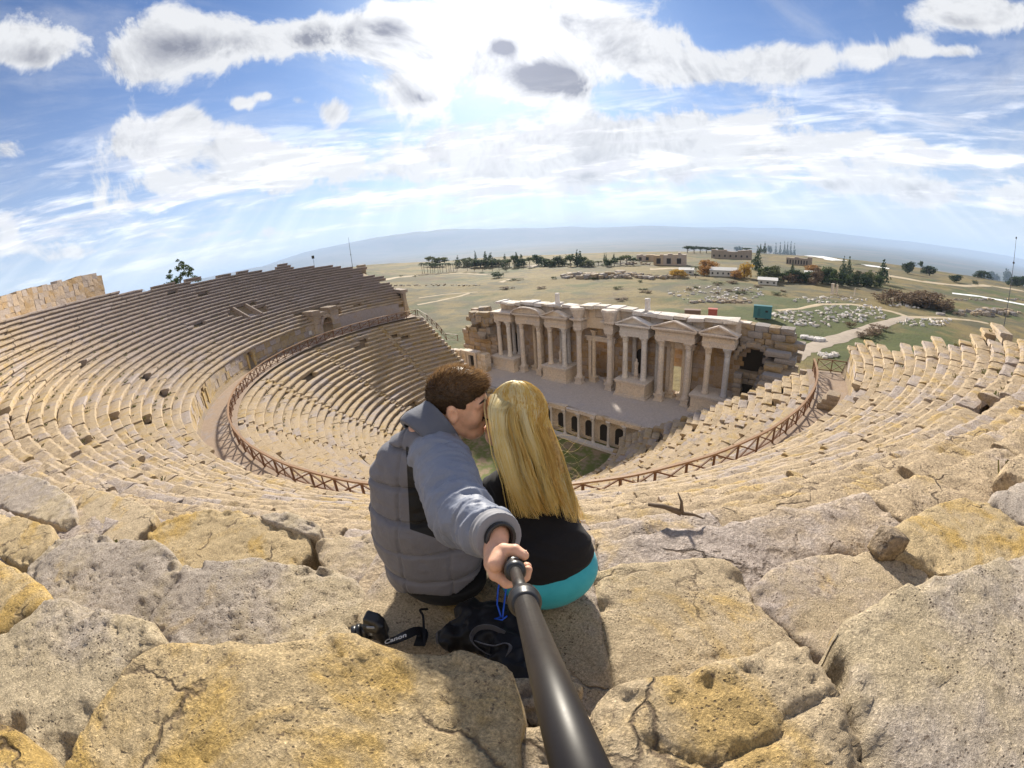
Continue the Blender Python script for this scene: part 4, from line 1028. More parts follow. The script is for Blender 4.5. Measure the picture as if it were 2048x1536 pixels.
# toppled step blocks on the right part of the walkway
for (x, y, l, d) in ((1655, 800, 'stack of dark square steps standing against the right walkway wall', (1.4, 1.3, 1.2)), (1700, 856, 'broad low stone step block jutting onto the walkway on the right', (2.0, 1.3, .8)), (1722, 765, 'dark squared stone block pile above the right walkway steps', (1.2, 1.0, 1.3))):
    c = onz(x, y, -.6 if y != 765 else .6); e = empty('step_block', tuple(c), l, 'stone block'); q = MB(); ang = math.atan2(c[0], -c[1])
    for k in range(3): rock(q, c+np.array([.18*k, -.1*k, -.3+.38*k]), (d[0]-.15*k, d[1]-.2*k, .4), rz=ang, t=.4, amp=.04, n=3)
    q.build('steps', M['ruinblock'], e)
# ---------------------------------------------------------------- skyline of the left bank
er0 = None
q = MB(); tops = []
for i in range(26):
    u_ = i/25; deg = -10-26.5*u_
    er, et, a = frame_at(deg); zt_ = 13.3+1.1*u_+.12*RNG.uniform(-1, 1)
    if i == 25: zt_ -= .5
    for k in range(5):
        z0 = 11.0+(zt_-11.0)*k/5; q.box(er*48.2+np.array([0, 0, z0+(zt_-11)/10]), (.9, .9, (zt_-11)/5+.01), rz=a, t=RNG.random(), jit=.03)
o = q.build('masonry_wall', M['brickwall']); tag(o, 'long straight rubble masonry wall standing above the top left rows against the sky', 'wall')
# ---------------------------------------------------------------- trees and plants beyond the theatre
def leafmat(name, c1, c2, tr=.25):
    m, t = newmat(name); n = t.noise(t.pos, .55, 4, .7); n2 = t.noise(t.pos, 3., 3, .7)
    col = t.mix(t.ramp(t.m('ADD', t.m('MULTIPLY', n, .5), t.m('MULTIPLY', n2, .5)), .38, .62), c1, c2); t.L.new(col, t.b.inputs['Base Color'])
    tl = t.n('ShaderNodeBsdfTranslucent', Color=col); mx = t.n('ShaderNodeMixShader', Fac=tr); t.L.new(t.b.outputs[0], mx.inputs[1]); t.L.new(tl.outputs[0], mx.inputs[2]); t.L.new(mx.outputs[0], t.out.inputs[0])
    return m
LM = {'dark': leafmat('dark_evergreen_leaves', (.025, .045, .020), (.055, .085, .035)), 'green': leafmat('green_leaves', (.04, .07, .022), (.09, .12, .04)), 'olive': leafmat('olive_leaves', (.07, .09, .035), (.14, .15, .06)),
      'yellow': leafmat('yellow_leaves', (.42, .24, .03), (.55, .36, .05)), 'orange': leafmat('orange_leaves', (.32, .15, .04), (.40, .23, .07)), 'brown': leafmat('bare_brown_twigs', (.13, .085, .05), (.20, .14, .085)), 'palm': leafmat('palm_fronds', (.05, .075, .03), (.10, .13, .05))}
BARK = plain_mat('bark', (.11, .08, .055), .9, .3, 4)
def leaf_cloud(centres, n, size, seed, hollow=.35):
    """many small leaf faces in a set of ellipsoids (cx,cy,cz,rx,ry,rz)"""
    g = np.random.default_rng(seed); C0 = np.array(centres, float); w_ = (C0[:, 3]*C0[:, 4]*C0[:, 5])**.66; pick = g.choice(len(C0), n, p=w_/w_.sum())
    d = g.normal(size=(n, 3)); d /= np.linalg.norm(d, axis=1, keepdims=True); rr = g.uniform(hollow, 1.05, n)**.7
    P = C0[pick, :3]+d*rr[:, None]*C0[pick, 3:]
    u_ = g.normal(size=(n, 3)); u_ /= np.linalg.norm(u_, axis=1, keepdims=True); v_ = np.cross(u_, d+g.normal(size=(n, 3))*.5); v_ /= np.linalg.norm(v_, axis=1, keepdims=True)+1e-9
    s = size*g.uniform(.5, 1.3, n)[:, None]
    V = np.stack([P-u_*s*.5, P+v_*s*.35, P+u_*s*.6, P-v_*s*.35], 1).reshape(-1, 3); F = np.arange(4*n).reshape(n, 4)
    return V, F
def branchy(mb, base, top, r0, r1, seed, forks=4, spread=.5):
    g = random.Random(seed); base = np.array(base, float); top = np.array(top, float); ax = top-base
    mid = [base+ax*k/4+np.array([g.uniform(-.03, .03), g.uniform(-.03, .03), 0])*np.linalg.norm(ax) for k in range(5)]
    mb.tube(mid, [r0+(r1-r0)*k/4 for k in range(5)], 6)
    for f in range(forks):
        a = g.uniform(0, 6.28); t0 = g.uniform(.35, .9); p = base+ax*t0; L = np.linalg.norm(ax)*g.uniform(.3, .6); q = p+np.array([math.cos(a)*L*spread*1.4, math.sin(a)*L*spread*1.4, L*g.uniform(.5, 1)])
        mb.tube([p, p*.5+q*.5+np.array([0, 0, -.04*L]), q], [r1*1.1, r1*.7, r1*.3], 5)
PROTO = {}
def proto(kind, var):
    if (kind, var) in PROTO: return PROTO[kind, var]
    g = random.Random(kind+str(var)); tr = MB()
    if kind == 'cypress':      # unit height 1, unit width
        cs = [(g.uniform(-.02, .02), g.uniform(-.02, .02), .1+.8*k/9, .5*(.5+.5*math.sin(math.pi*min(1, (k+1.6)/7.5)))*(1-.75*(k/9)**2.2), .5*(.5+.5*math.sin(math.pi*min(1, (k+1.6)/7.5)))*(1-.75*(k/9)**2.2), .11) for k in range(10)]
        V, F = leaf_cloud(cs, 420, .11, var, .3); tr.tube([(0, 0, -.03), (0, 0, .15)], .035, 6)
    elif kind == 'broad':
        cs = [(g.uniform(-.3, .3), g.uniform(-.3, .3), g.uniform(.18, .8), g.uniform(.16, .3), g.uniform(.16, .3), g.uniform(.14, .24)) for k in range(13)]
        V, F = leaf_cloud(cs, 1000, .11, var, .3); branchy(tr, (0, 0, -.03), (0, 0, .6), .035, .02, var)
    elif kind == 'pine':
        cs = [(g.uniform(-.28, .28), g.uniform(-.28, .28), g.uniform(.62, .85), g.uniform(.16, .26), g.uniform(.16, .26), g.uniform(.08, .16)) for k in range(8)]+[(0, 0, .8, .3, .3, .15)]
        V, F = leaf_cloud(cs, 420, .10, var+9, .3); branchy(tr, (0, 0, -.03), (.03, 0, .75), .03, .02, var+3)
    elif kind == 'palm':
        V = []; F = []; 
        for k in range(15):
            a = 6.283*k/15+g.uniform(-.1, .1); up = g.uniform(-.3, .9); pr = None
            for j in range(5):
                s = j/4; c = np.array([math.cos(a)*s*.5, math.sin(a)*s*.5, .82+.16*up*s-.22*s*s]); sd = np.array([-math.sin(a), math.cos(a), 0])*.07*(1-s*.75)
                n_ = len(V); V += [c-sd, c+sd]
                if j: F.append((n_-2, n_-1, n_+1, n_))
        V = np.array(V); F = np.array(F); tr.tube([(0, 0, -.03), (.012, 0, .4), (0, .01, .83)], [.03, .02, .022], 7)
    elif kind == 'bush':
        cs = [(g.uniform(-.35, .35), g.uniform(-.35, .35), g.uniform(.2, .6), g.uniform(.15, .3), g.uniform(.15, .3), g.uniform(.2, .35)) for k in range(8)]
        V, F = leaf_cloud(cs, 420, .11, var+20, .2); tr.tube([(0, 0, -.03), (.03, 0, .4)], [.03, .015], 6)
    mc = npmesh(kind+'_crown', V, F); mt_ = tr.build('trunk', BARK); me_t = mt_.data; bpy.data.objects.remove(mt_)
    PROTO[kind, var] = (mc, me_t); return PROTO[kind, var]
KN = {'cypress': 'cypress_tree', 'broad': 'broadleaf_tree', 'pine': 'pine_tree', 'palm': 'palm_tree', 'bush': 'shrub'}
_cr = {}
def tree(kind, x, yt, yb, wpx, leaf, label, group=None, tmax=None, cat=None):
    p, t_ = onground(x, yb)
    if tmax and t_ > tmax: t_ = tmax; p = CP+ray(x, yb)*t_; p[2] = gz1(p[0], p[1])
    dv_ = ray(x, yt); hz = math.hypot(p[0]-CP[0], p[1]-CP[1]); top = CP[2]+dv_[2]/math.hypot(dv_[0], dv_[1])*hz
    h = max(1., top-p[2]); ang = np.linalg.norm(ray(x+wpx/2, yb)-ray(x-wpx/2, yb)); wd = ang*t_*(1.9 if kind == 'cypress' else 1.9 if kind == 'broad' else 1.5)
    var = RNG.randrange(3); mc, mt_ = proto(kind, var)
    key = (kind, var, leaf)
    if key not in _cr:
        m2 = mc.copy(); m2.materials.clear(); m2.materials.append(LM[leaf]); _cr[key] = m2
    e = empty(KN[kind], tuple(p), label, cat or ('shrub' if kind == 'bush' else 'tree'), group)
    e.rotation_euler[2] = RNG.uniform(0, 6.28)
    for nm, me_ in (('crown', _cr[key]), ('trunk', mt_)):
        o = bpy.data.objects.new(nm, me_); COL.objects.link(o); o.parent = e; o.scale = (wd, wd, h)
    return e
c5 = lambda a, b: (1300+a*.3652, 460+b*.3652)
c6 = lambda a, b: (700+a*.3125, 440+b*.3125)
def T(c, kind, a, t_, b, w_, leaf, label, group=None, cat=None):
    x, y0 = c(a, t_); _, y1 = c(a, b); tree(kind, x, y0, y1, w_*.34, leaf, label, group, cat=cat)
gl = 'cypresses in the row on the ridge'
for a, b in ((605, 75), (627, 60), (688, 68), (712, 65), (735, 58), (752, 60), (770, 58), (790, 66)): T(c5, 'cypress', a, b, 128, 17, 'dark', 'slim dark cypress in the close row on the far ridge', gl)
T(c5, 'cypress', 585, 80, 225, 42, 'dark', 'tall broad cypress left of the ridge row, beside the yellow tree')
T(c5, 'cypress', 1055, 135, 262, 34, 'dark', 'left of two joined dark cypresses above the green grove'); T(c5, 'cypress', 1086, 141, 262, 34, 'dark', 'right of two joined dark cypresses above the green grove')
T(c5, 'cypress', 1268, 156, 296, 58, 'dark', 'largest pointed cypress at the right end of the green grove'); T(c5, 'cypress', 780, 172, 222, 14, 'dark', 'small single cypress in front of the brown portico')
for i, a in enumerate((205, 240, 275, 310, 345, 385)): T(c5, 'pine', a, 84+i*2, 128, 55, 'dark', 'dark umbrella pine in the line above the ruined bath walls', 'umbrella pines in a line')
for a, t_, b, w_ in ((485, 83, 118, 38), (530, 95, 125, 50), (655, 82, 118, 34)): T(c5, 'pine', a, t_, b, w_, 'dark', 'rounded dark pine beside the cypress row on the ridge', 'rounded pines near the ridge row')
for i in range(26):
    a = 635+i*24+RNG.uniform(-9, 9); b = 284+(a-640)*.05+RNG.uniform(-10, 6); T(c5, 'pine' if i % 6 == 4 else 'broad', a, b-RNG.uniform(48, 92), b, RNG.uniform(34, 62), RNG.choice(['green', 'dark', 'olive', 'green', 'brown']), 'leafy tree in the grove behind the rubble fields', 'trees of the green grove')
T(c5, 'broad', 515, 178, 262, 56, 'yellow', 'bright yellow autumn tree beside the white roofed building', cat='tree'); T(c5, 'broad', 152, 214, 258, 62, 'yellow', 'low yellow autumn tree left of the white roofed building')
for a, t_, b, w_ in ((330, 160, 235, 80), (465, 218, 268, 45), (300, 195, 250, 50), (880, 190, 235, 60)): T(c5, 'broad', a, t_, b, w_, 'orange', 'orange-brown autumn tree among the far buildings', 'orange autumn trees')
T(c5, 'palm', 250, 185, 262, 50, 'palm', 'single palm between the yellow tree and the white roofed building')
for a, t_, b, w_ in ((1408, 168, 238, 48), (1480, 165, 238, 30), (1530, 193, 250, 52), (1667, 240, 285, 48)): T(c5, 'pine' if a == 1480 else 'broad', a, t_, b, w_, 'dark', {1408: 'dark tree with a brown lower half right of the grove', 1480: 'thin tall pine between two dark rounded trees on the right', 1530: 'dark rounded tree right of the thin tall pine', 1667: 'low dark round tree halfway to the right mast'}[a])
for a, t_, b, w_ in ((1795, 220, 262, 40), (1830, 222, 264, 50), (1885, 226, 268, 40), (1945, 214, 280, 46), (1985, 250, 306, 50), (2025, 250, 306, 50), (2060, 255, 310, 50)): T(c5, 'broad', a, t_, b, w_, 'dark', 'dark tree in the clump left of the right mast', 'trees near the right mast')
T(c5, 'bush', 1775, 268, 300, 30, 'dark', 'small dark bush below the right clump of trees')
gp = 'palms of the far grove'
for i in range(13): T(c6, 'palm', 462+i*17+RNG.uniform(-4, 4), 258+RNG.uniform(-4, 10), 345-i*1.2, 34, 'palm', 'slender palm in the row at the left end of the far tree line', gp)
for a, t_, b, w_ in ((695, 223, 300, 30), (808, 193, 300, 22), (870, 198, 300, 34), (905, 205, 300, 50), (995, 214, 305, 34), (1070, 204, 300, 34), (1100, 215, 300, 40), (1455, 185, 295, 30), (1475, 195, 295, 44), (1628, 204, 280, 10), (1640, 206, 280, 10), (1690, 214, 275, 24)):
    T(c6, 'cypress', a, t_, b, w_, 'dark', 'dark cypress rising out of the far tree line', 'cypresses in the far tree line')
for a in (510, 545, 580, 610, 730, 765, 835, 870, 935, 970, 1020, 1050, 1110, 1150, 1205, 1245, 1285, 1330, 1375, 1410, 1450, 1500, 1525, 1590, 1645, 1690, 1730, 1770, 1810):
    T(c6, 'broad' if a % 2 else 'pine', a, 236+RNG.uniform(-20, 24), 300-abs(a-1000)*.012+RNG.uniform(-6, 6), RNG.uniform(34, 66), RNG.choice(['dark', 'green', 'olive', 'olive']), 'leafy tree in the far tree line beyond the field', 'trees in the far tree line')
for i in range(7): T(c6, 'palm', 690+i*52+RNG.uniform(-15, 15), 238, 325, 34, 'palm', 'palm standing in front of the middle of the far tree line', 'palms before the far tree line')
T(c6, 'bush', 953, 322, 368, 66, 'dark', 'lone dark bush in the dry field below the tree line')
for a, b in ((325, 350), (415, 352)): T(c6, 'bush', a, b, b+12, 16, 'olive', 'tiny bush on the yellow rise at the left of the field', 'tiny bushes on the rise')
for i in range(26):
    x = RNG.uniform(1010, 1620); y = RNG.uniform(548, 600) if x < 1400 else RNG.uniform(566, 590)
    tree('bush', x, y-RNG.uniform(3, 7), y, RNG.uniform(8, 22), RNG.choice(['brown', 'olive', 'brown']), 'low scrubby bush in the dry field behind the stage building', 'scrub bushes in the dry field')
for i in range(16):
    x = RNG.uniform(1765, 1885); y = 605+(x-1765)*.12+RNG.uniform(-8, 2); tree('bush', x, y-RNG.uniform(22, 34), y, RNG.uniform(28, 44), 'brown', 'leafless brown thicket bush right of the green grove', 'bushes of the brown thicket')
for x, y, w_ in ((1742, 668, 34), (1760, 662, 30), (1726, 676, 24), (1700, 655, 16)): tree('bush', x, y-14, y, w_, 'brown', 'grey-brown bush beside the dirt road above the right seats', 'bushes by the dirt road')
# tree on the skyline of the left bank
b = CP+ray(364, 578)*84; tp = at(368, 522, 84)
e = empty('skyline_tree', tuple(b), 'small loose-crowned tree standing alone on the left skyline', 'tree'); H = tp[2]-b[2]
q = MB(); branchy(q, b+np.array([0, 0, -1.5]), b+np.array([0, 0, H*.5]), .12, .07, 5, 5, .7); q.build('trunk', BARK, e)
sx = CM[0]; cs = []
for (u_, v_, s) in ((-2.9, .9, .75), (-2.2, 2.2, .6), (-1.2, 1.2, .9), (-.3, 1.7, .7), (.1, 3.3, .7), (.9, 4.0, .6), (1.6, 3.3, .8), (2.0, 2.2, .7), (3.0, 1.4, .7), (3.7, 1.2, .5), (.9, 2.4, .6), (-1.8, 3.0, .4), (2.6, 2.9, .5), (0.2, 4.6, .35)):
    c = b+sx*u_*1.15+np.array([0, 0, v_*1.1]); cs.append((*c, s*1.1, s*1.1, s*.8))
V, F = leaf_cloud(cs, 1900, .30, 3, .2); link('crown', npmesh('crown', V, F), LM['green'], e)
# ---------------------------------------------------------------- field things
def drape(px, wid, mat, name='path', lift=.14, kind='structure'):
    pts = []
    for a, b in zip(px[:-1], px[1:]):
        for k in range(6): pts.append(onground(a[0]+(b[0]-a[0])*k/6, a[1]+(b[1]-a[1])*k/6)[0])
    pts.append(onground(*px[-1])[0]); pts = np.array(pts)
    d = np.gradient(pts[:, :2], axis=0); d /= np.linalg.norm(d, axis=1, keepdims=True)+1e-9; nrm = np.stack([-d[:, 1], d[:, 0]], -1)
    V = []; W_ = np.interp(np.linspace(0, 1, len(pts)), np.linspace(0, 1, len(wid)), wid)
    for i in range(len(pts)):
        ww = W_[i]*(1+.2*vnoise(np.array([[i*.7, 1, 2]]), 5)[0])
        for s in np.linspace(-1, 1, 5):
            xy = pts[i, :2]+nrm[i]*s*ww/2; V.append((xy[0], xy[1], gz1(xy[0], xy[1])+lift*(1 if abs(s) < .9 else .3)))
    F = np.array([(i*5+k, i*5+k+1, (i+1)*5+k+1, (i+1)*5+k) for i in range(len(pts)-1) for k in range(4)])
    o = link(name, npmesh(name, np.array(V), F), mat, smooth=True); return tag(o, kind=kind)
DIRT = plain_mat('pale_dirt', (.36, .30, .24), .95, .3, .6); DIRT2 = plain_mat('sandy_dirt', (.42, .34, .23), .95, .25, .4); TRAV = plain_mat('white_travertine', (.82, .82, .80), .6, .08, .2)
drape([c5(760, 700), c5(830, 662), (c5(920, 632)), c5(1050, 590), c5(1200, 540), c5(1330, 500), c5(1420, 478)], [5.5, 5.5, 5, 4.5], DIRT)
drape([c5(1420, 478), c5(1330, 450), c5(1230, 425), c5(1100, 408), c5(930, 408), c5(820, 432), c5(690, 442)], [2.5, 3, 3, 2.5], DIRT2)
drape([c5(1420, 478), c5(1600, 482), c5(1750, 495), c5(1850, 512)], [3, 3, 3], DIRT2)
drape([c6(120, 402), c6(300, 368), c6(480, 350), c6(700, 340), c6(880, 352)], [5, 5, 4], DIRT2); drape([c6(960, 402), c6(1010, 384), c6(1060, 376)], [3, 3], DIRT2)
drape([c6(1150, 303), c6(1220, 288), c6(1400, 276)], [14, 14, 12], DIRT); drape([c6(430, 545), c6(560, 520), c6(700, 490), c6(760, 470)], [2.5, 2.5, 2], DIRT2); drape([c6(440, 500), c6(600, 478), c6(820, 462)], [2, 2, 2], DIRT2)
drape([c5(1290, 248), c5(1500, 284), c5(1700, 306), c5(1850, 304), c5(2048, 335)], [9, 9, 9], DIRT2); drape([c5(0, 215), c5(160, 208), c5(240, 212)], [8, 8], DIRT2)
drape([c5(1655, 348), c5(1790, 362), c5(1900, 382), c5(2060, 412)], [5, 7, 9], TRAV, 'travertine_terrace', .3); drape([c5(800, 128), c5(880, 140), c5(960, 152), c5(1040, 170)], [26, 26, 20], TRAV, 'travertine_terrace', .5); drape([c5(1150, 190), c5(1230, 200), c5(1310, 212)], [14, 14], TRAV, 'travertine_terrace', .5)
# fallen marble blocks
protos = []
for i in range(7):
    q = MB(); rock(q, (0, 0, .25), (RNG.uniform(.9, 1.6), RNG.uniform(.6, .9), RNG.uniform(.5, .8)), t=RNG.random(), amp=.06, n=2); o = q.build('fallen_block', M['marblewhite']); protos.append(o.data); bpy.data.objects.remove(o)
cand = []
for (x, y, rx, ry, n_, l) in ((1704, 628, 76, 18, 120, 'pale marble fragment in the large oval rubble field behind the dirt road'), (1588, 634, 46, 11, 58, 'pale marble fragment in the rubble heap right of the green container'), (1622, 650, 40, 7, 24, 'pale marble fragment in the tail of the rubble heap right of the container'),
      (1660, 600, 80, 7, 60, 'pale marble fragment in the thin rubble strip before the green grove'), (1430, 588, 100, 15, 110, 'brownish stone fragment in the long rubble area left of the container'), (1850, 645, 62, 8, 50, 'grey stone fragment in the rubble line above the right seats'), (1656, 712, 22, 5, 18, 'white marble fragment lying just beyond the end of the right walkway'), (1820, 612, 44, 5, 26, 'pale block in the row below the brown thicket')):
    for i in range(n_):
        a = RNG.uniform(0, 6.28); r_ = math.sqrt(RNG.random())
        p, t_ = onground(x+rx*r_*math.cos(a), y+ry*r_*math.sin(a)+(x*0)); s = RNG.uniform(.45, 1.15); cand.append((s/t_, p, s, l))
cand.sort(key=lambda c: -c[0])
for k, (_, p, s, l) in enumerate(cand[:295]):
    o = bpy.data.objects.new('fallen_block', RNG.choice(protos)); COL.objects.link(o); o.location = tuple(p); o.rotation_euler = (RNG.gauss(0, .15), RNG.gauss(0, .15), RNG.uniform(0, 6.28)); o.scale = (s, s, s); tag(o, l, 'stone block', 'fallen blocks: '+l.split(' in the ')[-1] if ' in the ' in l else 'white fragments beyond the walkway end')
q = MB()
for _, p, s, l in cand[295:]: rock(q, p+np.array([0, 0, .2*s]), (1.2*s, .8*s, .6*s), rz=RNG.uniform(0, 6), t=RNG.random(), amp=.06, n=1)
tag(q.build('rubble', M['marblewhite']), 'scattered small stone rubble between the larger blocks in the field', 'rubble', kind='stuff')
# white architrave blocks behind the ruined wing
pts = [c5(540, 535), c5(600, 547), c5(665, 560), c5(735, 573)]
for i, (a, b) in enumerate(zip(pts[:-1], pts[1:])):
    pa, _ = onground(*a); pb, _ = onground(*b); q = MB(); q.bar(pa+np.array([0, 0, .5]), pa+(pb-pa)*.97+np.array([0, 0, .5]), .9, .8, t=.9); tag(q.build('architrave_block', M['marblewhite']), 'long white marble beam lying in line behind the ruined wing', 'stone block', 'white beams in line')
for i in range(16):
    a = 770+RNG.uniform(0, 185); p, _ = onground(*c5(a, 580+(a-770)*.17+RNG.uniform(-5, 7))); q = MB(); rock(q, p+np.array([0, 0, .4]), (RNG.uniform(1, 2.4), .8, .7), rz=RNG.uniform(-.6, .6)+.3, t=.9, amp=.05, n=2); tag(q.build('marble_block', M['marblewhite']), 'white marble block in the jumble at the right end of the long beams', 'stone block', 'white blocks right of the beams')
# container, red box, brown boxes
def boxthing(name, x0, x1, yt, yb, col, label, cat, depth=2.4, extra=None):
    p, t_ = onground((x0+x1)/2, yb); w_ = np.linalg.norm(ray(x1, yb)-ray(x0, yb))*t_; dv_ = ray((x0+x1)/2, yt); hz = math.hypot(*(p[:2]-CP[:2])); h = CP[2]+dv_[2]/math.hypot(dv_[0], dv_[1])*hz-p[2]
    e = empty(name, tuple(p), label, cat); ang = -math.atan2(p[0]-CP[0], p[1]-CP[1]); m_ = plain_mat(name+'_paint', col, .5, .15, 3)
    q = MB(); q.box(p+np.array([0, 0, h/2+.25]), (w_, depth, h-.3), rz=ang); q.build('body', m_, e)
    R_ = np.array([[math.cos(ang), -math.sin(ang), 0], [math.sin(ang), math.cos(ang), 0], [0, 0, 1]])
    q = MB(); q.box(p+np.array([0, 0, h+.13]), (w_+.15, depth+.15, .08), rz=ang); q.build('roof', m_, e)
    if extra:
        for k in range(int(w_/.5)): 
            q = MB(); c = p+R_@np.array([-w_/2+.25+k*.5, -depth/2-.02, h/2+.25]); q.box(c, (.08, .06, h-.5), rz=ang); q.build('rib', m_, e)
        for s in (-1, 1):
            q = MB(); c = p+R_@np.array([s*w_*.32, -depth/2+.1, .3]); q.tube([c, c+R_@np.array([0, .25, 0])], .32, 12); q.build('wheel', M['dark'], e)
        q = MB(); q.box(p+R_@np.array([-w_*.2, -depth/2-.03, h*.55]), (.8, .05, h*.6), rz=ang); q.build('door', plain_mat('door_paint', tuple(c*.7 for c in col), .5), e)
        q = MB(); q.box(p+R_@np.array([w_*.22, -depth/2-.03, h*.65]), (.8, .05, .6), rz=ang); q.build('window', M['dark'], e)
boxthing('site_container', 1506, 1542, 612, 638, (.045, .16, .17), 'teal green site container on wheels in the grass behind the stage building', 'container', extra=1)
boxthing('tool_box', 1416, 1434, 618, 633, (.42, .10, .07), 'small red cabin in the field left of the green container', 'cabin')
boxthing('crate_stack', 1369, 1401, 620, 630, (.20, .12, .08), 'low brown crate pile left of the red cabin', 'crates')
p, _ = onground(1812, 646); q = MB(); q.box(p+np.array([0, 0, .9]), (.45, .3, 1.9)); q.box(p+np.array([0, 0, 1.9]), (.5, .36, .12)); tag(q.build('marker_post', M['marblewhite']), 'white marker post beside the dirt road above the right seats', 'post')
for a, t_, b, w_, l in ((997, 292, 352, 18, 'taller yellowish stone pillar standing before the green grove'), (1021, 300, 352, 12, 'shorter stone pillar touching the taller one before the green grove'), (1120, 318, 362, 6, 'thin pale column right of the two pillars'), (1325, 372, 402, 9, 'left short column stub below the brown thicket'), (1368, 358, 402, 10, 'right short column stub below the brown thicket')):
    x, yb = c5(a, b); _, yt = c5(a, t_); p, tt = onground(x, yb); w2 = w_*.3652*.0011*tt; hz = math.hypot(*(p[:2]-CP[:2])); dv_ = ray(x, yt); h = CP[2]+dv_[2]/math.hypot(dv_[0], dv_[1])*hz-p[2]
    q = MB(); q.lathe(p, [(w2*.62, 0), (w2*.6, .2), (w2*.5, .3), (w2*.48, h*.9), (w2*.6, h*.93), (w2*.6, h)], 4 if w_ > 11 else 10, t=.5); tag(q.build('stone_pillar', M['marble']), l, 'pillar')
# far buildings
WHT = plain_mat('white_render', (.50, .47, .42), .8, .08, 1); ROOF = plain_mat('pale_roof', (.62, .60, .56), .7, .12, 1); TAN = plain_mat('old_stone', (.27, .215, .165), .9, .25, .5)
def building(px0, px1, yt, yb, mat, label, roof=None, depth=8, win=5, name='building', arcade=False):
    pa, ta = onground((px0+px1)/2, yb); w_ = np.linalg.norm(ray(px1, yb)-ray(px0, yb))*ta; dv_ = ray((px0+px1)/2, yt); hz = math.hypot(*(pa[:2]-CP[:2])); h = CP[2]+dv_[2]/math.hypot(dv_[0], dv_[1])*hz-pa[2]; h = max(h, 2.)
    ang = -math.atan2(pa[0]-CP[0], pa[1]-CP[1]); R_ = np.array([[math.cos(ang), -math.sin(ang), 0], [math.sin(ang), math.cos(ang), 0], [0, 0, 1]])
    e = empty(name, tuple(pa), label, 'building' if name == 'building' else 'ruin'); q = MB()
    if roof:
        q.box(pa+R_@np.array([0, 0, h*.35-.5]), (w_, depth, h*.7+1), rz=ang); q.build('wall', mat, e)
        q = MB(); P_ = [pa+R_@np.array([-w_/2-.4, y, z]) for y, z in ((-depth/2-.6, h*.68), (0, h), (depth/2+.6, h*.68))]; q.prism(P_, 0, R_@np.array([w_+.8, 0, 0])); q.build('roof', roof, e)
    else:
        x = -w_/2
        while x < w_/2:
            L = RNG.uniform(2, 5); hh = h*RNG.uniform(.75, 1.05); q.box(pa+R_@np.array([x+L/2, 0, hh/2-.5]), (L-.02, depth, hh+1), rz=ang, t=RNG.random(), jit=.1); x += L
        q.build('wall', mat, e)
    for k in range(win):
        q = MB(); x = -w_/2+w_*(k+.5)/win; q.box(pa+R_@np.array([x, -depth/2-.06, h*.33]), (w_/win*(.3 if not arcade else .42), .1, h*(.22 if not arcade else .45)), rz=ang); q.build('window' if name == 'building' else 'opening', M['dark'], e)
building(*(c5(328, 0)[0], c5(472, 0)[0]), c5(0, 203)[1], c5(0, 250)[1], WHT, 'long low white roofed building between orange and yellow trees', ROOF)
building(*(c5(592, 0)[0], c5(695, 0)[0]), c5(0, 258)[1], c5(0, 296)[1], WHT, 'small pale building in front of the green grove, left part', ROOF, win=3)
building(*(c5(335, 0)[0], c5(545, 0)[0]), c5(0, 108)[1], c5(0, 158)[1], TAN, 'long flat stone museum-like building under the umbrella pines', win=7)
building(*(c5(20, 0)[0], c5(185, 0)[0]), c5(0, 124)[1], c5(0, 190)[1], M['brickwall'], 'big brown ruined bath walls left of the umbrella pines', win=3, name='ruined_hall', arcade=True)
building(*(c6(1835, 0)[0], c6(1925, 0)[0]), c6(0, 216)[1], c6(0, 262)[1], M['brickwall'], 'low brown ruined wall at the right end of the far tree line', win=2, name='ruined_hall', arcade=True)
building(*(c5(745, 0)[0], c5(865, 0)[0]), c5(0, 142)[1], c5(0, 190)[1], TAN, 'brown columned portico ruin beneath the cypress row', win=8, name='ruined_hall', arcade=True)
building(*(c5(160, 0)[0], c5(240, 0)[0]), c5(0, 205)[1], c5(0, 240)[1], WHT, 'small pale kiosk building beside the low yellow tree', ROOF, win=2)
building(*(c5(845, 0)[0], c5(900, 0)[0]), c5(0, 222)[1], c5(0, 252)[1], WHT, 'tiny white building peeping out above the green grove', ROOF, win=1)
# rocky ruin mounds in the field
def mound(x0, x1, y, hpx, n_, label, mat=M['ruinblock']):
    q = MB()
    for i in range(n_):
        x = RNG.uniform(x0, x1); f = 1-abs((x-(x0+x1)/2)/((x1-x0)/2))**2; p, t_ = onground(x, y+RNG.uniform(-hpx*.25, hpx*.25)); s = t_*.0011*hpx*RNG.uniform(.35, .8)
        rock(q, p+np.array([0, 0, f*s*.5*RNG.random()]), (s*RNG.uniform(1, 2), s, s*RNG.uniform(.6, 1)), rz=RNG.uniform(0, 3), t=RNG.random(), amp=.2*s, n=2)
    tag(q.build('ruin_mound', mat), label, 'ruin')
mound(1125, 1290, 553, 16, 70, 'long dark rocky ruin mound across the middle of the field'); mound(1290, 1360, 556, 12, 26, 'lower grey ruin mound right of the long one'); mound(1240, 1300, 528, 7, 22, 'small stony mound near the far tree line'); mound(780, 960, 571, 5, 40, 'thin purple-grey stone terrace line on the left of the field'); mound(1380, 1500, 604, 10, 60, 'grey stone scatter mound behind the red cabin'); mound(1880, 2040, 628, 14, 46, 'low grey ruin remains above the right seats')
mound(1900, 2048, 600, 6, 30, 'thin grey wall remains before the white terraces on the right')
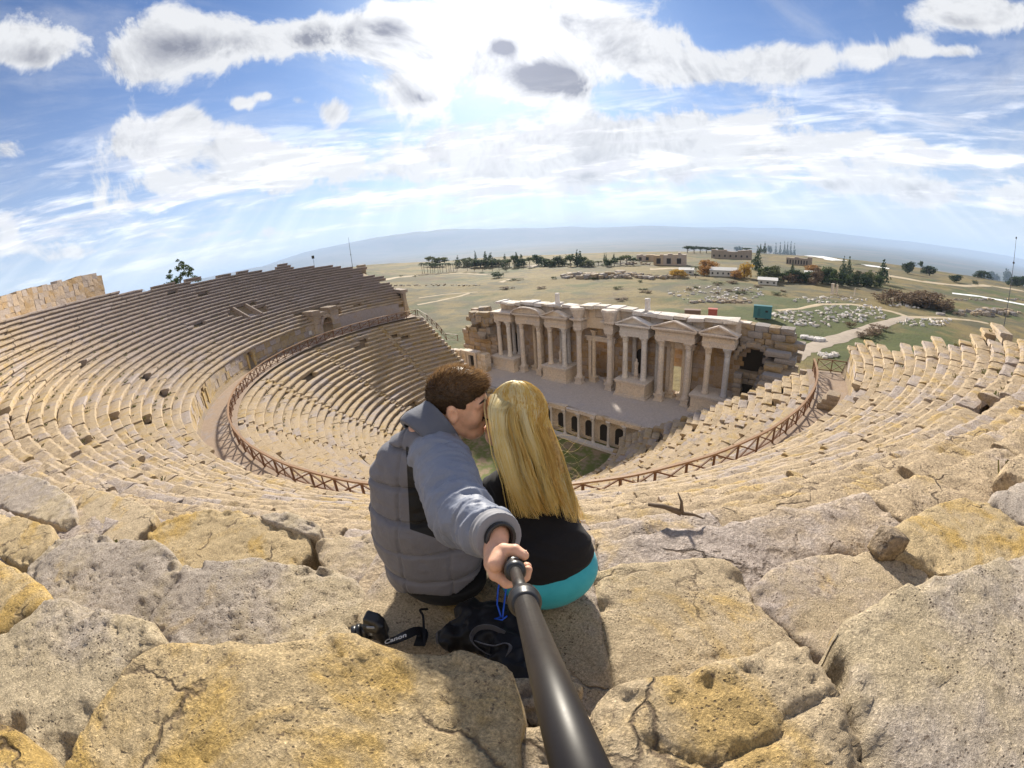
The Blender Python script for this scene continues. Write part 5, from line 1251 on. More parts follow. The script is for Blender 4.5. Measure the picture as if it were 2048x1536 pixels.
# posts and masts
GREYM = plain_mat('grey_metal', (.10, .10, .11), .5, .1, 3, .6)
def mast(x0, y0, x1, y1, dist, r0, r1, name, label, knobs=()):
    b = at(x1, y1, dist); dv_ = ray(x0, y0); hz = math.hypot(*(b[:2]-CP[:2])); top = b.copy(); top[2] = CP[2]+dv_[2]/math.hypot(dv_[0], dv_[1])*hz
    e = empty(name, tuple(b), label, 'mast'); q = MB(); q.tube([b+np.array([0, 0, -3]), b*.5+top*.5, top], [r0, (r0+r1)/2, r1], 8); q.build('pole', GREYM, e)
    for f, s in knobs: q = MB(); q.lathe(b+(top-b)*f, [(r0*.8, 0), (r0*s, .05), (r0*s, .2), (r0*.8, .25)], 8); q.build('collar', GREYM, e)
    return e, top
mast(2031, 475, 2015, 612, 62, .055, .02, 'antenna_mast', 'tall thin dark mast rising beyond the right seats', ((.62, 2.4), (.3, 1.8), (.98, 1.6)))
mast(697, 475, 707, 546, 82, .06, .025, 'flag_mast', 'tall thin mast behind the far left skyline of the seats', ((.5, 1.6),))
e, top = mast(627, 512, 629, 534, 82, .035, .03, 'lamp_post', 'short post with a small dark floodlight on the left skyline'); q = MB(); q.box(top+np.array([0, 0, -.2]), (.45, .35, .55)); q.build('floodlight', M['dark'], e)
c = at(722, 545, 84); e = empty('stone_pier', tuple(c), 'small stone pier at the end of the left skyline', 'ruin'); q = MB()
for k in range(5): rock(q, c+np.array([.1*k, 0, -.8+.5*k]), (1.7-.1*k, 1.4, .55), t=RNG.random()*.5, amp=.08, n=2)
q.build('blocks', M['ruinblock'], e)
er, et, a = frame_at(-66.8); c = er*32.1+np.array([0, 0, -1.12]); e = empty('notice_board', tuple(c), 'small white notice board on a post by the left walkway wall', 'sign'); q = MB(); q.bar(c, c+np.array([0, 0, 1.3]), .05); q.build('post', GREYM, e); q = MB(); q.box(c+np.array([0, 0, 1.4]), (.5, .05, .55), rz=a, t=1); q.build('board', WHT, e)

# dry weeds rooted in the joints of the rows
VV = []; FF = []; nb0 = 0
for i in range(900):
    if RNG.random() < .6: k = RNG.randrange(1, 19); r0_, z0_ = uk(k); r0_ += .5; td = RNG.uniform(-95, 88)
    else: k = RNG.randrange(LN); r0_ = LR0-LDEP*(k+1)+.62; z0_ = -1.12-LRISE*(k+.5); td = RNG.uniform(-98, 98)
    a = math.radians(td); p = np.array([r0_*math.sin(a), -r0_*math.cos(a), z0_-.02])
    if np.linalg.norm(p-CP) < 3.5 or k >= ntop(td): continue
    s_ = RNG.uniform(.07, .2)
    for b in range(9):
        d = np.array([RNG.gauss(0, .6), RNG.gauss(0, .6), 1.]); d /= np.linalg.norm(d); q_ = p+np.array([RNG.gauss(0, .06), RNG.gauss(0, .06), 0]); w3 = np.cross(d, [RNG.gauss(0, 1), RNG.gauss(0, 1), .1]); w3 = w3/np.linalg.norm(w3)*.022
        VV += [q_-w3, q_+w3, q_+d*s_+w3*.6, q_+d*s_-w3*.6]; FF.append((nb0, nb0+1, nb0+2, nb0+3)); nb0 += 4
o = link('dry_weeds', npmesh('dry_weeds', np.array(VV), np.array(FF)), leafmat('dry_weed_leaves', (.16, .13, .05), (.11, .13, .045))); tag(o, 'small dry weed tufts rooted in the joints of the stone seat rows', 'weeds', kind='stuff')
# ---------------------------------------------------------------- smooth bodies from distance fields
AX = _r.copy(); AY = np.array([-math.sin(_yw), math.cos(_yw), 0.]); AZ = np.array([0, 0, 1.])
BL = np.stack([AX, AY, AZ], 0)                 # world -> local (right, forward, up)
def toW(p): return CP+np.asarray(p, float) @ BL
def LP(px, py, yf):
    d = BL @ ray(px, py); return d*(yf/d[1])
def LZ(px, py, z):
    d = BL @ ray(px, py); return d*(z/d[2])
def LD(px, py, t): return (BL @ ray(px, py))*t
def smin(a, b, k):
    h = np.clip(.5+.5*(b-a)/k, 0, 1); return b*(1-h)+a*h-k*h*(1-h)
def cap(P, a, b, ra, rb=None, sc=None):
    rb = ra if rb is None else rb; a = np.asarray(a, float); b = np.asarray(b, float)
    if sc is not None:
        s, B = sc     # anisotropic: scale along basis B (3x3 rows)
        Q = (P-a) @ B.T/s; ab = B @ (b-a)/s
    else: Q = P-a; ab = b-a
    t = np.clip((Q @ ab)/(ab @ ab+1e-12), 0, 1); d = np.linalg.norm(Q-t[..., None]*ab, axis=-1)-(ra+(rb-ra)*t)
    return d*(min(s) if sc is not None else 1)
def ell(P, c, r, B=None):
    Q = P-np.asarray(c, float)
    if B is not None: Q = Q @ B.T
    r = np.asarray(r, float); k = np.linalg.norm(Q/r, axis=-1); k1_ = np.linalg.norm(Q/(r*r), axis=-1)+1e-9
    return k*(k-1)/k1_
def bbox_sdf(P, c, h, B=None, rd=.005):
    Q = P-np.asarray(c, float)
    if B is not None: Q = Q @ B.T
    q = np.abs(Q)-np.asarray(h, float)+rd; return np.linalg.norm(np.maximum(q, 0), axis=-1)+np.minimum(q.max(-1), 0)-rd
def polish(fn, lo, hi, vox):
    """surface nets over the box lo..hi in local coordinates -> V (local), F quads"""
    lo = np.asarray(lo, float); hi = np.asarray(hi, float); n = np.ceil((hi-lo)/vox).astype(int)+1
    G = np.stack(np.meshgrid(*[lo[i]+np.arange(n[i])*vox for i in range(3)], indexing='ij'), -1)
    D_ = np.empty(tuple(n)); 
    for i0 in range(0, n[0], 16): D_[i0:i0+16] = fn(G[i0:i0+16])
    s = D_ < 0
    c8 = [(i, j, k) for i in (0, 1) for j in (0, 1) for k in (0, 1)]
    m_ = n-1
    sl = lambda A, o: A[o[0]:o[0]+m_[0], o[1]:o[1]+m_[1], o[2]:o[2]+m_[2]]
    cnt = sum(sl(s, o).astype(int) for o in c8); act = (cnt > 0) & (cnt < 8); idx = np.argwhere(act)
    acc = np.zeros((len(idx), 3)); w_ = np.zeros(len(idx)); ii = idx
    for a in c8:
        for ax in range(3):
            if a[ax]: continue
            b = list(a); b[ax] = 1
            da = D_[ii[:, 0]+a[0], ii[:, 1]+a[1], ii[:, 2]+a[2]]; db = D_[ii[:, 0]+b[0], ii[:, 1]+b[1], ii[:, 2]+b[2]]
            cr = (da < 0) != (db < 0); t = np.where(cr, da/(da-db+1e-15), 0); p = np.array(a, float)[None]+np.eye(3)[ax][None]*t[:, None]
            acc += np.where(cr[:, None], p, 0); w_ += cr
    V = lo+(idx+acc/np.maximum(w_, 1)[:, None])*vox
    vid = -np.ones(tuple(m_), int); vid[act] = np.arange(len(idx)); F = []
    for ax in range(3):
        o1, o2 = [k for k in range(3) if k != ax]
        sa = s.take(range(0, n[ax]-1), ax); sb = s.take(range(1, n[ax]), ax); e = np.argwhere(sa != sb)
        e = e[(e[:, o1] > 0) & (e[:, o2] > 0) & (e[:, o1] < m_[o1]) & (e[:, o2] < m_[o2])]
        flip = sa[e[:, 0], e[:, 1], e[:, 2]]
        q = []
        for d1, d2 in ((1, 1), (0, 1), (0, 0), (1, 0)):
            c = e.copy(); c[:, o1] -= d1; c[:, o2] -= d2; q.append(vid[c[:, 0], c[:, 1], c[:, 2]])
        q = np.stack(q, -1); ff = flip ^ (ax == 1); q[~ff] = q[~ff][:, ::-1]; F.append(q)
    return V, np.vstack(F)
def sdf_obj(name, fn, lo, hi, vox, mat, parent, split=None):
    V, F = polish(fn, lo, hi, vox); me = npmesh(name, toW(V), F); o = link(name, me, mat, parent, True)
    if split is not None:
        c = V[F].mean(1); me.polygons.foreach_set('material_index', split(c).astype(np.int32))
    return o
def pixof(c):
    d = (np.asarray(c) @ BL) @ CM.T; d = d/np.linalg.norm(d, axis=-1, keepdims=True); th = np.arccos(np.clip(-d[..., 2], -1, 1)); r = (-K1+np.sqrt(K1*K1+4*K2*th))/(2*K2); n = np.hypot(d[..., 0], d[..., 1])+1e-9
    return 1024+r*d[..., 0]/n, 768-r*d[..., 1]/n
def basis(f, u):
    f = np.asarray(f, float); f = f/np.linalg.norm(f); s = np.cross(f, u); s /= np.linalg.norm(s); return np.stack([f, s, np.cross(s, f)], 0)
def cloth(name, c1, c2, sc=60, rough=.7, sheen=.3):
    m, t = newmat(name); n = t.noise(t.pos, sc, 4, .7); n2 = t.noise(t.pos, 9, 4, .6); t.L.new(t.mix(t.m('ADD', t.m('MULTIPLY', n, .5), t.m('MULTIPLY', n2, .5)), c1, c2), t.b.inputs['Base Color'])
    t.b.inputs['Roughness'].default_value = rough; t.b.inputs['Sheen Weight'].default_value = sheen; t.L.new(bump(t, t.m('ADD', n2, t.m('MULTIPLY', n, .25)), .5, .006), t.b.inputs['Normal']); return m
def skinmat(name, c):
    m, t = newmat(name); n = t.noise(t.pos, 30, 4, .6); n2 = t.noise(t.pos, 240, 3, .6)
    t.L.new(t.mix(t.ramp(n, .3, .7), tuple(k*.84 for k in c), tuple(min(1, k*1.1) for k in c)), t.b.inputs['Base Color']); t.b.inputs['Roughness'].default_value = .5; t.b.inputs['Subsurface Weight'].default_value = .15; t.b.inputs['Subsurface Scale'].default_value = .01
    t.b.inputs['Subsurface Radius'].default_value = (1, .35, .2); t.L.new(bump(t, n2, .25, .002), t.b.inputs['Normal']); return m
def hairmat(name, c1, c2, c3, sc=1.):
    m, t = newmat(name); tn = t.n('ShaderNodeAttribute', {'attribute_name': 'tint'}).outputs['Fac']; n = t.noise(t.pos, 25*sc, 3, .6)
    f = t.m('ADD', t.m('MULTIPLY', tn, .75), t.m('MULTIPLY', n, .25)); col = t.mix(t.ramp(f, .2, .6), c1, c2); col = t.mix(t.ramp(f, .6, .95), col, c3); t.L.new(col, t.b.inputs['Base Color']); t.b.inputs['Roughness'].default_value = .38; t.b.inputs['Specular IOR Level'].default_value = .5
    tl = t.n('ShaderNodeBsdfTranslucent', Color=col); mx = t.n('ShaderNodeMixShader', Fac=.4); t.L.new(t.b.outputs[0], mx.inputs[1]); t.L.new(tl.outputs[0], mx.inputs[2]); t.L.new(mx.outputs[0], t.out.inputs[0]); return m
JK = cloth('grey_blue_jacket', (.10, .105, .13), (.155, .165, .20), sheen=.08); JB = cloth('black_panel', (.008, .008, .009), (.014, .014, .016), sheen=.05); JI = cloth('jacket_inner', (.085, .095, .125), (.13, .14, .175), sheen=.08); JC = cloth('cuff_grey', (.20, .20, .225), (.28, .28, .30), sheen=.1)
BT = cloth('black_top', (.006, .006, .008), (.013, .012, .015), 90, .85, .04); TQ = cloth('turquoise_trousers', (.012, .24, .33), (.07, .50, .60), 26, sheen=.1); TB = cloth('black_trousers', (.009, .009, .010), (.02, .02, .023), 80, .8, .05)
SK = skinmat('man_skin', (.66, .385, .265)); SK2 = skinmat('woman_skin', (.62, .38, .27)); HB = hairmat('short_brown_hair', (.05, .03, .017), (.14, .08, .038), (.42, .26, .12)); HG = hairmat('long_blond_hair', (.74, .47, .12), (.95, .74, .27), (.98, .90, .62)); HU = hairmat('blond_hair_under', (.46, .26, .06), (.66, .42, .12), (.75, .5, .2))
BLK = plain_mat('black_plastic', (.018, .018, .02), .35, .2, 40, 0, 0, .5)
seat_z = -1.213+.03
# ---- man -------------------------------------------------------------
pel = LZ(865, 1128, -1.07); man = empty('person', tuple(toW((pel[0], pel[1], seat_z))), 'man in a grey quilted jacket kissing the woman while holding the selfie pole', 'person')
hc = LP(915, 803, 1.27); HBm = basis((.97, -.04, -.24), (-.02, -.05, 1)); hl = lambda a, b, c: hc+np.array([a, b, c]) @ HBm
nb_ = LP(850, 872, 1.20); sh_r = LP(880, 922, 1.12); sh_l = LP(822, 915, 1.24); 
hand0 = LD(1028, 1134, .84); polN = LD(1182, 1600, .23); e3 = polN-hand0; e3 /= np.linalg.norm(e3)
e1 = np.array([1., 0, 0]); e1 = e1-e3*(e1@e3); e1 /= np.linalg.norm(e1); e2 = np.cross(e3, e1)
if e2[2] < 0: e2 = -e2
wr = LD(990, 1070, .92); el_ = LD(922, 1028, 1.12)
hp = lambda ang, r, z: hand0+e1*r*math.cos(math.radians(ang))+e2*r*math.sin(math.radians(ang))+e3*z
def man_body(P):
    Q = (P-hc) @ HBm.T
    d = ell(Q, (-.005, 0, .018), (.098, .074, .100))
    for s in (-1, 1):
        d = smin(d, cap(Q, (.0, s*.048, -.065), (.06, s*.024, -.098), .026, .022), .03); d = smin(d, ell(Q, (.058, s*.040, -.028), (.034, .028, .034)), .02)
        d = smin(d, cap(Q, (.082, s*.012, .024), (.072, s*.048, .020), .013, .010), .014); d = smin(d, ell(Q, (.077, s*.031, .001), (.014, .015, .011)), .006)
        e_ = ell(Q, (-.004, s*.079, -.012), (.019, .011, .033), basis((1, 0, .25), (0, 0, 1))); e_ = np.maximum(e_, -ell(Q, (.002, s*.090, -.008), (.011, .009, .021))); d = smin(d, e_, .006)
    d = smin(d, cap(Q, (.03, 0, -.03), (.062, 0, -.085), .055, .036), .03); d = smin(d, ell(Q, (.082, 0, -.102), (.020, .022, .018)), .02)
    d = smin(d, cap(Q, (.090, 0, .012), (.116, 0, -.030), .009, .013), .012); d = smin(d, ell(Q, (.108, 0, -.036), (.012, .018, .010)), .008)
    d = smin(d, ell(Q, (.098, 0, -.060), (.011, .022, .007)), .007); d = smin(d, ell(Q, (.096, 0, -.072), (.011, .019, .007)), .006)
    d = smin(d, cap(P, hl(-.03, 0, -.06), nb_, .056, .062), .03)
    ctr = np.array([.01, .05, 0]); d = smin(d, cap(P, nb_+np.array([0, .01, -.02]), (nb_+pel)/2+ctr, .05, .075), .03); d = smin(d, cap(P, (nb_+pel)/2+ctr, pel+ctr, .075, .08), .03)
    for sh, eb in ((sh_r, el_), (sh_l, sh_l+np.array([-.02, .12, -.26]))): d = smin(d, cap(P, nb_+(sh-nb_)*.3+np.array([0, .02, -.05]), sh+np.array([0, .01, -.01]), .04, .04), .02); d = smin(d, cap(P, sh, eb, .04, .036), .015)
    d = smin(d, cap(P, el_, wr, .038, .027), .02)
    return d
V1, F1 = polish(man_body, np.minimum(pel, hc)-np.array([.24, .2, .12]), np.maximum(hc, wr)+np.array([.16, .28, .14]), .0045)
def man_hand(P):
    d = cap(P, wr+(wr-el_)*-.12, wr, .028, .026, None)
    palm = hp(168, .036, -.035)
    d = smin(d, cap(P, wr, palm, .027, .024), .02)
    d = smin(d, cap(P, hp(165, .036, .006), hp(190, .040, -.075), .0155, .0145), .014); d = smin(d, cap(P, hp(140, .034, -.004), hp(165, .040, -.07), .014, .015), .012); d = smin(d, cap(P, hp(200, .040, -.01), hp(215, .038, -.07), .0135, .013), .012)
    for i, (z, r, L) in enumerate(((.000, .0105, 345), (-.0215, .0105, 350), (-.043, .0100, 345), (-.062, .0088, 330))):
        pts = [hp(205, .037, z-.004), hp(240, .034, z), hp(282, .031, z), hp(315, .029, z), hp(L, .028, z+.002)]
        f = None
        for a, b, ra, rb in zip(pts[:-1], pts[1:], (r*1.12, r*1.05, r, r*.95), (r*1.05, r, r*.95, r*.82)): c = cap(P, a, b, ra, rb); f = c if f is None else smin(f, c, .003)
        d = smin(d, f, .0035)
    th = [hp(150, .040, -.035), hp(118, .037, -.012), hp(82, .034, .006), hp(48, .031, .014)]
    f = cap(P, th[0], th[1], .0165, .0135); f = smin(f, cap(P, th[1], th[2], .0135, .0112), .004); f = smin(f, cap(P, th[2], th[3], .0112, .0095), .003)
    d = smin(d, f, .006)
    return d
V2, F2 = polish(man_hand, np.minimum(wr, hand0)-.075, np.maximum(wr, hand0)+.075, .0018)
me = npmesh('body', toW(np.vstack([V1, V2])), np.vstack([F1, F2+len(V1)])); link('body', me, SK, man, True)
q = MB(); tn_ = hp(48, .031, .014); q.add(toW(np.array([tn_+e2*.0088+e1*a*.0055+e3*b for a, b in ((-1, -.006), (1, -.006), (1, .005), (-1, .005))]+[tn_+e2*.0078+e1*a*.0055+e3*b for a, b in ((-1, -.006), (1, -.006), (1, .005), (-1, .005))])), [(0, 1, 2, 3), (7, 6, 5, 4), (0, 4, 5, 1), (1, 5, 6, 2), (2, 6, 7, 3), (3, 7, 4, 0)]); q.build('thumbnail', skinmat('nail', (.70, .46, .37)), man)
wid = np.array([1., .66, 1.]); yw2 = math.radians(-18); BT_ = np.array([[math.cos(yw2), math.sin(yw2), 0], [-math.sin(yw2), math.cos(yw2), 0], [0, 0, 1]])
chest = LP(838, 985, 1.20)
def folds(P, a, b, amp, f=11., seed=0):
    ax = (b-a)/np.linalg.norm(b-a); t = (P-a) @ ax; R = P-a-t[..., None]*ax
    n = fbm(np.stack([t*f*2.6, R @ np.cross(ax, [0, 0, 1.])*f*1.0+t*f*.9, R[..., 2]*f*.8], -1), 3, seed); return (1-np.abs(n)*2.4)*amp
def torso_f(P):
    sc = (wid, BT_); c0 = pel+np.array([-.005, .0, -.035])
    d = cap(P, c0, c0*.55+chest*.45, .192, .200, sc); d = smin(d, cap(P, c0*.5+chest*.5, chest+np.array([0, 0, .02]), .200, .178, sc), .05); d = smin(d, cap(P, chest, nb_+np.array([0, .0, -.055]), .172, .085, sc), .05)
    d = smin(d, cap(P, nb_+np.array([0, 0, -.05]), sh_r, .085, .086), .05); d = smin(d, cap(P, nb_+np.array([0, 0, -.05]), sh_l, .075, .078), .05); d = smin(d, cap(P, sh_l, sh_l+np.array([.0, .15, -.25]), .078, .07), .03)
    h = P[..., 2]-nb_[2]+.012*np.sin(P[..., 0]*9); w1 = np.abs(((h+.02)/.108) % 1-.5); Q = (P-chest) @ BT_.T; w2 = np.abs((Q[..., 0]/.17+.5) % 1-.5)
    seam = np.exp(-((.5-w1)/.05)**2); pucker = fbm(np.stack([Q[..., 0]*34, Q[..., 1]*10, h*9], -1), 2, 6)
    d = d+.011*seam+.006*np.exp(-(w2/.03)**2)-.011*fbm(P*np.array([9, 9, 16]), 3, 5)-.004*pucker*(.35+seam)
    return np.maximum(d, -(P[..., 2]-(seat_z+.080+.20*(P[..., 0]-pel[0])+.012*np.sin(P[..., 0]*30))))
def sleeve_f(P):
    a = cap(P, sh_r, el_, .088, .071); a = smin(a, cap(P, el_, wr+(el_-wr)*.10, .070, .050), .03); a = a-folds(P, sh_r, wr, .0115, 8.5, 21)-folds(P, sh_r, wr, .005, 19, 25)
    ax = (wr-el_)/np.linalg.norm(wr-el_); return np.maximum(a, (P-wr) @ ax-.004)
def jacket(P): return smin(torso_f(P), sleeve_f(P), .012)
lo = np.minimum.reduce([pel, wr, sh_l, chest])-np.array([.26, .26, .17]); lo[2] = seat_z-.01; hi = np.maximum.reduce([pel, wr, nb_, sh_r])+np.array([.2, .3, .09])
V, F = polish(jacket, lo, hi, .0052); px_, py_ = pixof(V); ar = (torso_f(V)-sleeve_f(V))/.006
pm = np.minimum.reduce([((py_-893)-(px_-816)*1.25)/3, (px_-(812+(py_-900)*.05))/3, (py_-893)/3, ((1058+(px_-818)*.34)-py_)/3, -ar+.5, (chest[1]+.1-V[:, 1])/.01])
me = npmesh('jacket', toW(V), F, np.clip(pm*.5+.5, 0, 1)); at_ = me.attributes.new('sleeve', 'FLOAT', 'POINT'); at_.data.foreach_set('value', np.clip(ar*.5+.5, 0, 1).astype(np.float32))
m, t = newmat('quilted_jacket_cloth'); n = t.noise(t.pos, 300, 3, .7); n2 = t.noise(t.pos, 9, 4, .6); nn_ = t.m('ADD', t.m('MULTIPLY', n, .4), t.m('MULTIPLY', n2, .6))
bk = t.mix(nn_, (.10, .10, .118), (.175, .172, .198)); slv = t.mix(nn_, (.15, .17, .225), (.235, .26, .335)); ca = t.mix(t.ramp(t.n('ShaderNodeAttribute', {'attribute_name': 'sleeve'}).outputs['Fac'], .3, .7), bk, slv)
ca = t.mix(t.ramp(t.n('ShaderNodeAttribute', {'attribute_name': 'tint'}).outputs['Fac'], .4, .6), ca, (.004, .004, .005)); t.L.new(ca, t.b.inputs['Base Color']); t.b.inputs['Roughness'].default_value = .55; t.b.inputs['Sheen Weight'].default_value = .1
t.L.new(bump(t, t.m('ADD', n2, t.m('MULTIPLY', t.noise(t.pos, 70, 4, .7), .35)), .7, .006), t.b.inputs['Normal']); link('jacket', me, m, man, True)
ncx = nb_+np.array([.008, .01, .0]); ntop_ = hl(-.03, 0, -.085)*.55+nb_*.45+np.array([.012, 0, .02])
def collar(P):
    a = cap(P, ncx, ntop_, .094, .078); ax = (ntop_-ncx)/np.linalg.norm(ntop_-ncx); t = (P-ncx) @ ax
    d = np.abs(a)-.0085; tt = np.maximum(t-(.075-.25*(P[..., 0]-ncx[0])*.6), -.03-t); fr = (P-ncx) @ np.array([.85, .5, 0])-.083
    return np.maximum(np.maximum(d, tt), fr)-.002
sdf_obj('collar', collar, ncx-.15, ncx+np.array([.15, .15, .17]), .004, JI, man)
def cuff(P):
    ax = (wr-el_)/np.linalg.norm(wr-el_); c = wr+ax*.004; t = (P-c) @ ax; r = np.linalg.norm(P-c-t[..., None]*ax, axis=-1); rr = .045+.0015*np.sin(t*300)
    return np.maximum(np.abs(r-rr)-.007, np.abs(t)-.016)-.003
sdf_obj('cuff', cuff, wr-.09, wr+.09, .003, JC, man)
def brace_(P):
    ax = (wr-el_)/np.linalg.norm(wr-el_); c = wr+ax*.026; t = (P-c) @ ax; r = np.linalg.norm(P-c-t[..., None]*ax, axis=-1); return np.maximum(np.abs(r-.031)-.004, np.abs(t)-.008)
sdf_obj('bracelet', brace_, wr-.06, wr+.06, .0022, BLK, man)
knR = pel+np.array([.12, .43, .03]); knL = pel+np.array([-.12, .45, .04])
def trousers(P):
    p0 = pel+np.array([0, .01, -.05]); d = ell(P, p0+np.array([.02, 0, -.0]), (.178, .130, .108), BT_)
    for s, kn in ((.08, knR), (-.08, knL)): d = smin(d, cap(P, p0+np.array([s, .05, -.0]), kn, .088, .062), .04); d = smin(d, cap(P, kn, kn+np.array([0, .04, -.40]), .062, .045), .03)
    d = d-.006*fbm(P*11, 3, 8); return np.maximum(d, P[..., 2]-(pel[2]-.035))
sdf_obj('trousers', trousers, pel-np.array([.26, .2, .50]), pel+np.array([.26, .62, .14]), .007, TB, man)
for kn in (knR, knL): sdf_obj('shoe', lambda P, kn=kn: cap(P, kn+np.array([0, .02, -.47]), kn+np.array([0, .16, -.48]), .05, .04), kn-np.array([.1, .1, .58]), kn+np.array([.1, .28, -.38]), .008, BLK, man)
# short hair: cap volume and bristles
def mhair(P):
    Q = (P-hc) @ HBm.T
    d = ell(Q, (-.008, 0, .021), (.102, .0770, .1005))-.002*fbm(Q*60, 2, 3)
    d = smin(d, ell(Q, (.044, 0, .082), (.046, .050, .028)), .02)-.003*fbm(Q*np.array([30, 60, 60]), 3, 31)*(Q[..., 2] > .02)
    face = (Q[..., 0]-.056)-np.clip((Q[..., 2]-.040)*1.6, -.02, .055); low = -(Q[..., 2]+.052+.25*(Q[..., 0]+.02)); side = np.where(Q[..., 0] > -.025, (-(Q[..., 2]-.010)), -1)
    return np.maximum(np.maximum(d, face), np.maximum(low, side))
V, F = polish(mhair, hc-.14, hc+.15, .0035); tt = np.clip(.10+.6*(((V-hc) @ HBm.T)[:, 2]-.03)/.08+.12*NR.normal(size=len(V)), 0, 1)
link('hair', npmesh('hair', toW(V), F, tt), HB, man, True)
nrm_ = (V-hc) @ HBm.T; sel = NR.choice(len(V), 9000); B_ = V[sel]; nq = nrm_[sel]/np.linalg.norm(nrm_[sel], axis=1, keepdims=True); top_ = np.clip((nrm_[sel][:, 2]-.02)/.07, 0, 1); Ls = .004+.024*top_*NR.uniform(.4, 1, len(sel))
dr = (nq+np.array([.9, 0, .15])*top_[:, None]+NR.normal(size=nq.shape)*.25) @ HBm; dr /= np.linalg.norm(dr, axis=1, keepdims=True); sd_ = np.cross(dr, NR.normal(size=dr.shape)); sd_ /= np.linalg.norm(sd_, axis=1, keepdims=True)
VV = np.stack([B_-sd_*.0007, B_+sd_*.0007, B_+dr*Ls[:, None]], 1).reshape(-1, 3); link('hair_strands', npmesh('hair_strands', toW(VV), np.arange(len(VV)).reshape(-1, 3), np.repeat(np.clip(.12+.7*top_+NR.normal(size=len(sel))*.15, 0, 1), 3)), HB, man)
q = MB()
for s in (1, -1): q.tube([toW(hl(.094, s*.012, .030)), toW(hl(.090, s*.032, .036)), toW(hl(.074, s*.052, .028))], [.003, .0042, .002], 6, t=.1)
q.build('eyebrow', HB, man)
q = MB()
for s in (1, -1): q.tube([toW(hl(.090, s*.020, -.004)), toW(hl(.089, s*.031, -.007)), toW(hl(.080, s*.043, -.003))], [.001, .0016, .001], 5, t=0)
q.build('eyelash', HB, man)
# ---- woman ------------------------------------------------------------
wp = LZ(1098, 1130, -1.07); wom = empty('person', tuple(toW((wp[0], wp[1], seat_z))), 'woman with long blond hair, black top and turquoise trousers kissing the man', 'person')
wc = LP(1026, 833, 1.28); HW = basis((-.93, .22, .10), (.12, -.05, 1)); wl = lambda a, b, c: wc+np.array([a, b, c]) @ HW
wn = LP(1045, 925, 1.20); wsr = LP(1104, 990, 1.19); wsl = LP(992, 985, 1.26)
webr = wsr+np.array([.055, .06, -.235])
def wbody(P):
    Q = (P-wc) @ HW.T
    d = ell(Q, (-.005, 0, .015), (.092, .070, .096))
    for s in (-1, 1): d = smin(d, cap(Q, (.0, s*.042, -.06), (.055, s*.02, -.09), .024, .02), .03); d = smin(d, ell(Q, (.055, s*.036, -.028), (.032, .028, .032)), .02); d = smin(d, ell(Q, (.075, s*.029, .0), (.012, .014, .01)), .006)
    d = smin(d, cap(Q, (.03, 0, -.03), (.058, 0, -.08), .052, .034), .03); d = smin(d, ell(Q, (.078, 0, -.094), (.018, .02, .016)), .018)
    d = smin(d, cap(Q, (.088, 0, .008), (.112, 0, -.028), .007, .011), .012); d = smin(d, ell(Q, (.094, 0, -.056), (.011, .02, .007)), .007); d = smin(d, ell(Q, (.092, 0, -.067), (.011, .018, .007)), .006)
    d = smin(d, cap(P, wl(-.025, 0, -.06), wn, .046, .046), .03); d = smin(d, cap(P, wn, wp+np.array([0, .03, 0]), .05, .07), .03)
    for sh, s in ((wsr, 1), (wsl, -1)): d = smin(d, cap(P, wn+(sh-wn)*.4+np.array([0, 0, -.03]), sh, .036, .036), .02)
    d = smin(d, cap(P, wsr, webr, .042, .034), .02); d = smin(d, cap(P, webr, webr+np.array([-.08, .2, .02]), .034, .025), .015); d = smin(d, cap(P, webr+np.array([-.08, .2, .02]), webr+np.array([-.11, .28, .02]), .026, .018), .02)
    d = smin(d, cap(P, wsl, wsl+np.array([-.05, .1, -.2]), .04, .034), .02)
    return d
sdf_obj('body', wbody, np.minimum(wp, wc)-np.array([.22, .14, .1]), np.maximum(wc, webr)+np.array([.1, .34, .13]), .0045, SK2, wom)
wid2 = np.array([1., .68, 1.]); yw3 = math.radians(14); BW = np.array([[math.cos(yw3), math.sin(yw3), 0], [-math.sin(yw3), math.cos(yw3), 0], [0, 0, 1]]); wch = LP(1062, 1020, 1.19)
def wtop(P):
    sc = (wid2, BW); c0 = wp+np.array([.0, .0, .035]); mid = c0*.5+wch*.5+np.array([-.004, 0, -.0])
    d = cap(P, c0, mid, .160, .132, sc); d = smin(d, cap(P, mid, wch, .130, .140, sc), .04); d = smin(d, cap(P, wch, wn+np.array([0, 0, -.055]), .135, .07, sc), .05)
    for sh in (wsr, wsl): d = smin(d, cap(P, wn+np.array([0, 0, -.04]), sh, .06, .062), .04)
    d = smin(d, cap(P, wsr, wsr*.25+webr*.75, .062, .052), .02); d = smin(d, cap(P, wsl, wsl+np.array([-.05, .1, -.17]), .06, .05), .02)
    h = P[..., 2]; d = d+.007*(np.abs(fbm(np.stack([P[..., 0]*4+h*3, P[..., 1]*4, h*22+P[..., 0]*7], -1), 3, 9))*2-.6)
    x = (P-wp) @ BW.T; hem = (h-(wp[2]-.035+.22*x[..., 0]+.02*np.cos(x[..., 0]*9)))
    return np.maximum(d, -hem)
sdf_obj('top', wtop, np.minimum.reduce([wp, wsl, wch])-np.array([.22, .24, .12]), np.maximum.reduce([wn, wsr, webr])+np.array([.14, .2, .1]), .0055, BT, wom)
kwR = wp+np.array([.06, .42, .03]); kwL = wp+np.array([-.14, .42, .03])
def wtr(P):
    p0 = wp+np.array([0, .005, -.035]); d = ell(P, p0, (.178, .140, .118), BW)
    for s, kn in ((.075, kwR), (-.075, kwL)): d = smin(d, cap(P, p0+np.array([s, .05, 0]), kn, .085, .055), .04); d = smin(d, cap(P, kn, kn+np.array([0, .05, -.40]), .055, .038), .03)
    return d-.004*fbm(P*13, 3, 12)
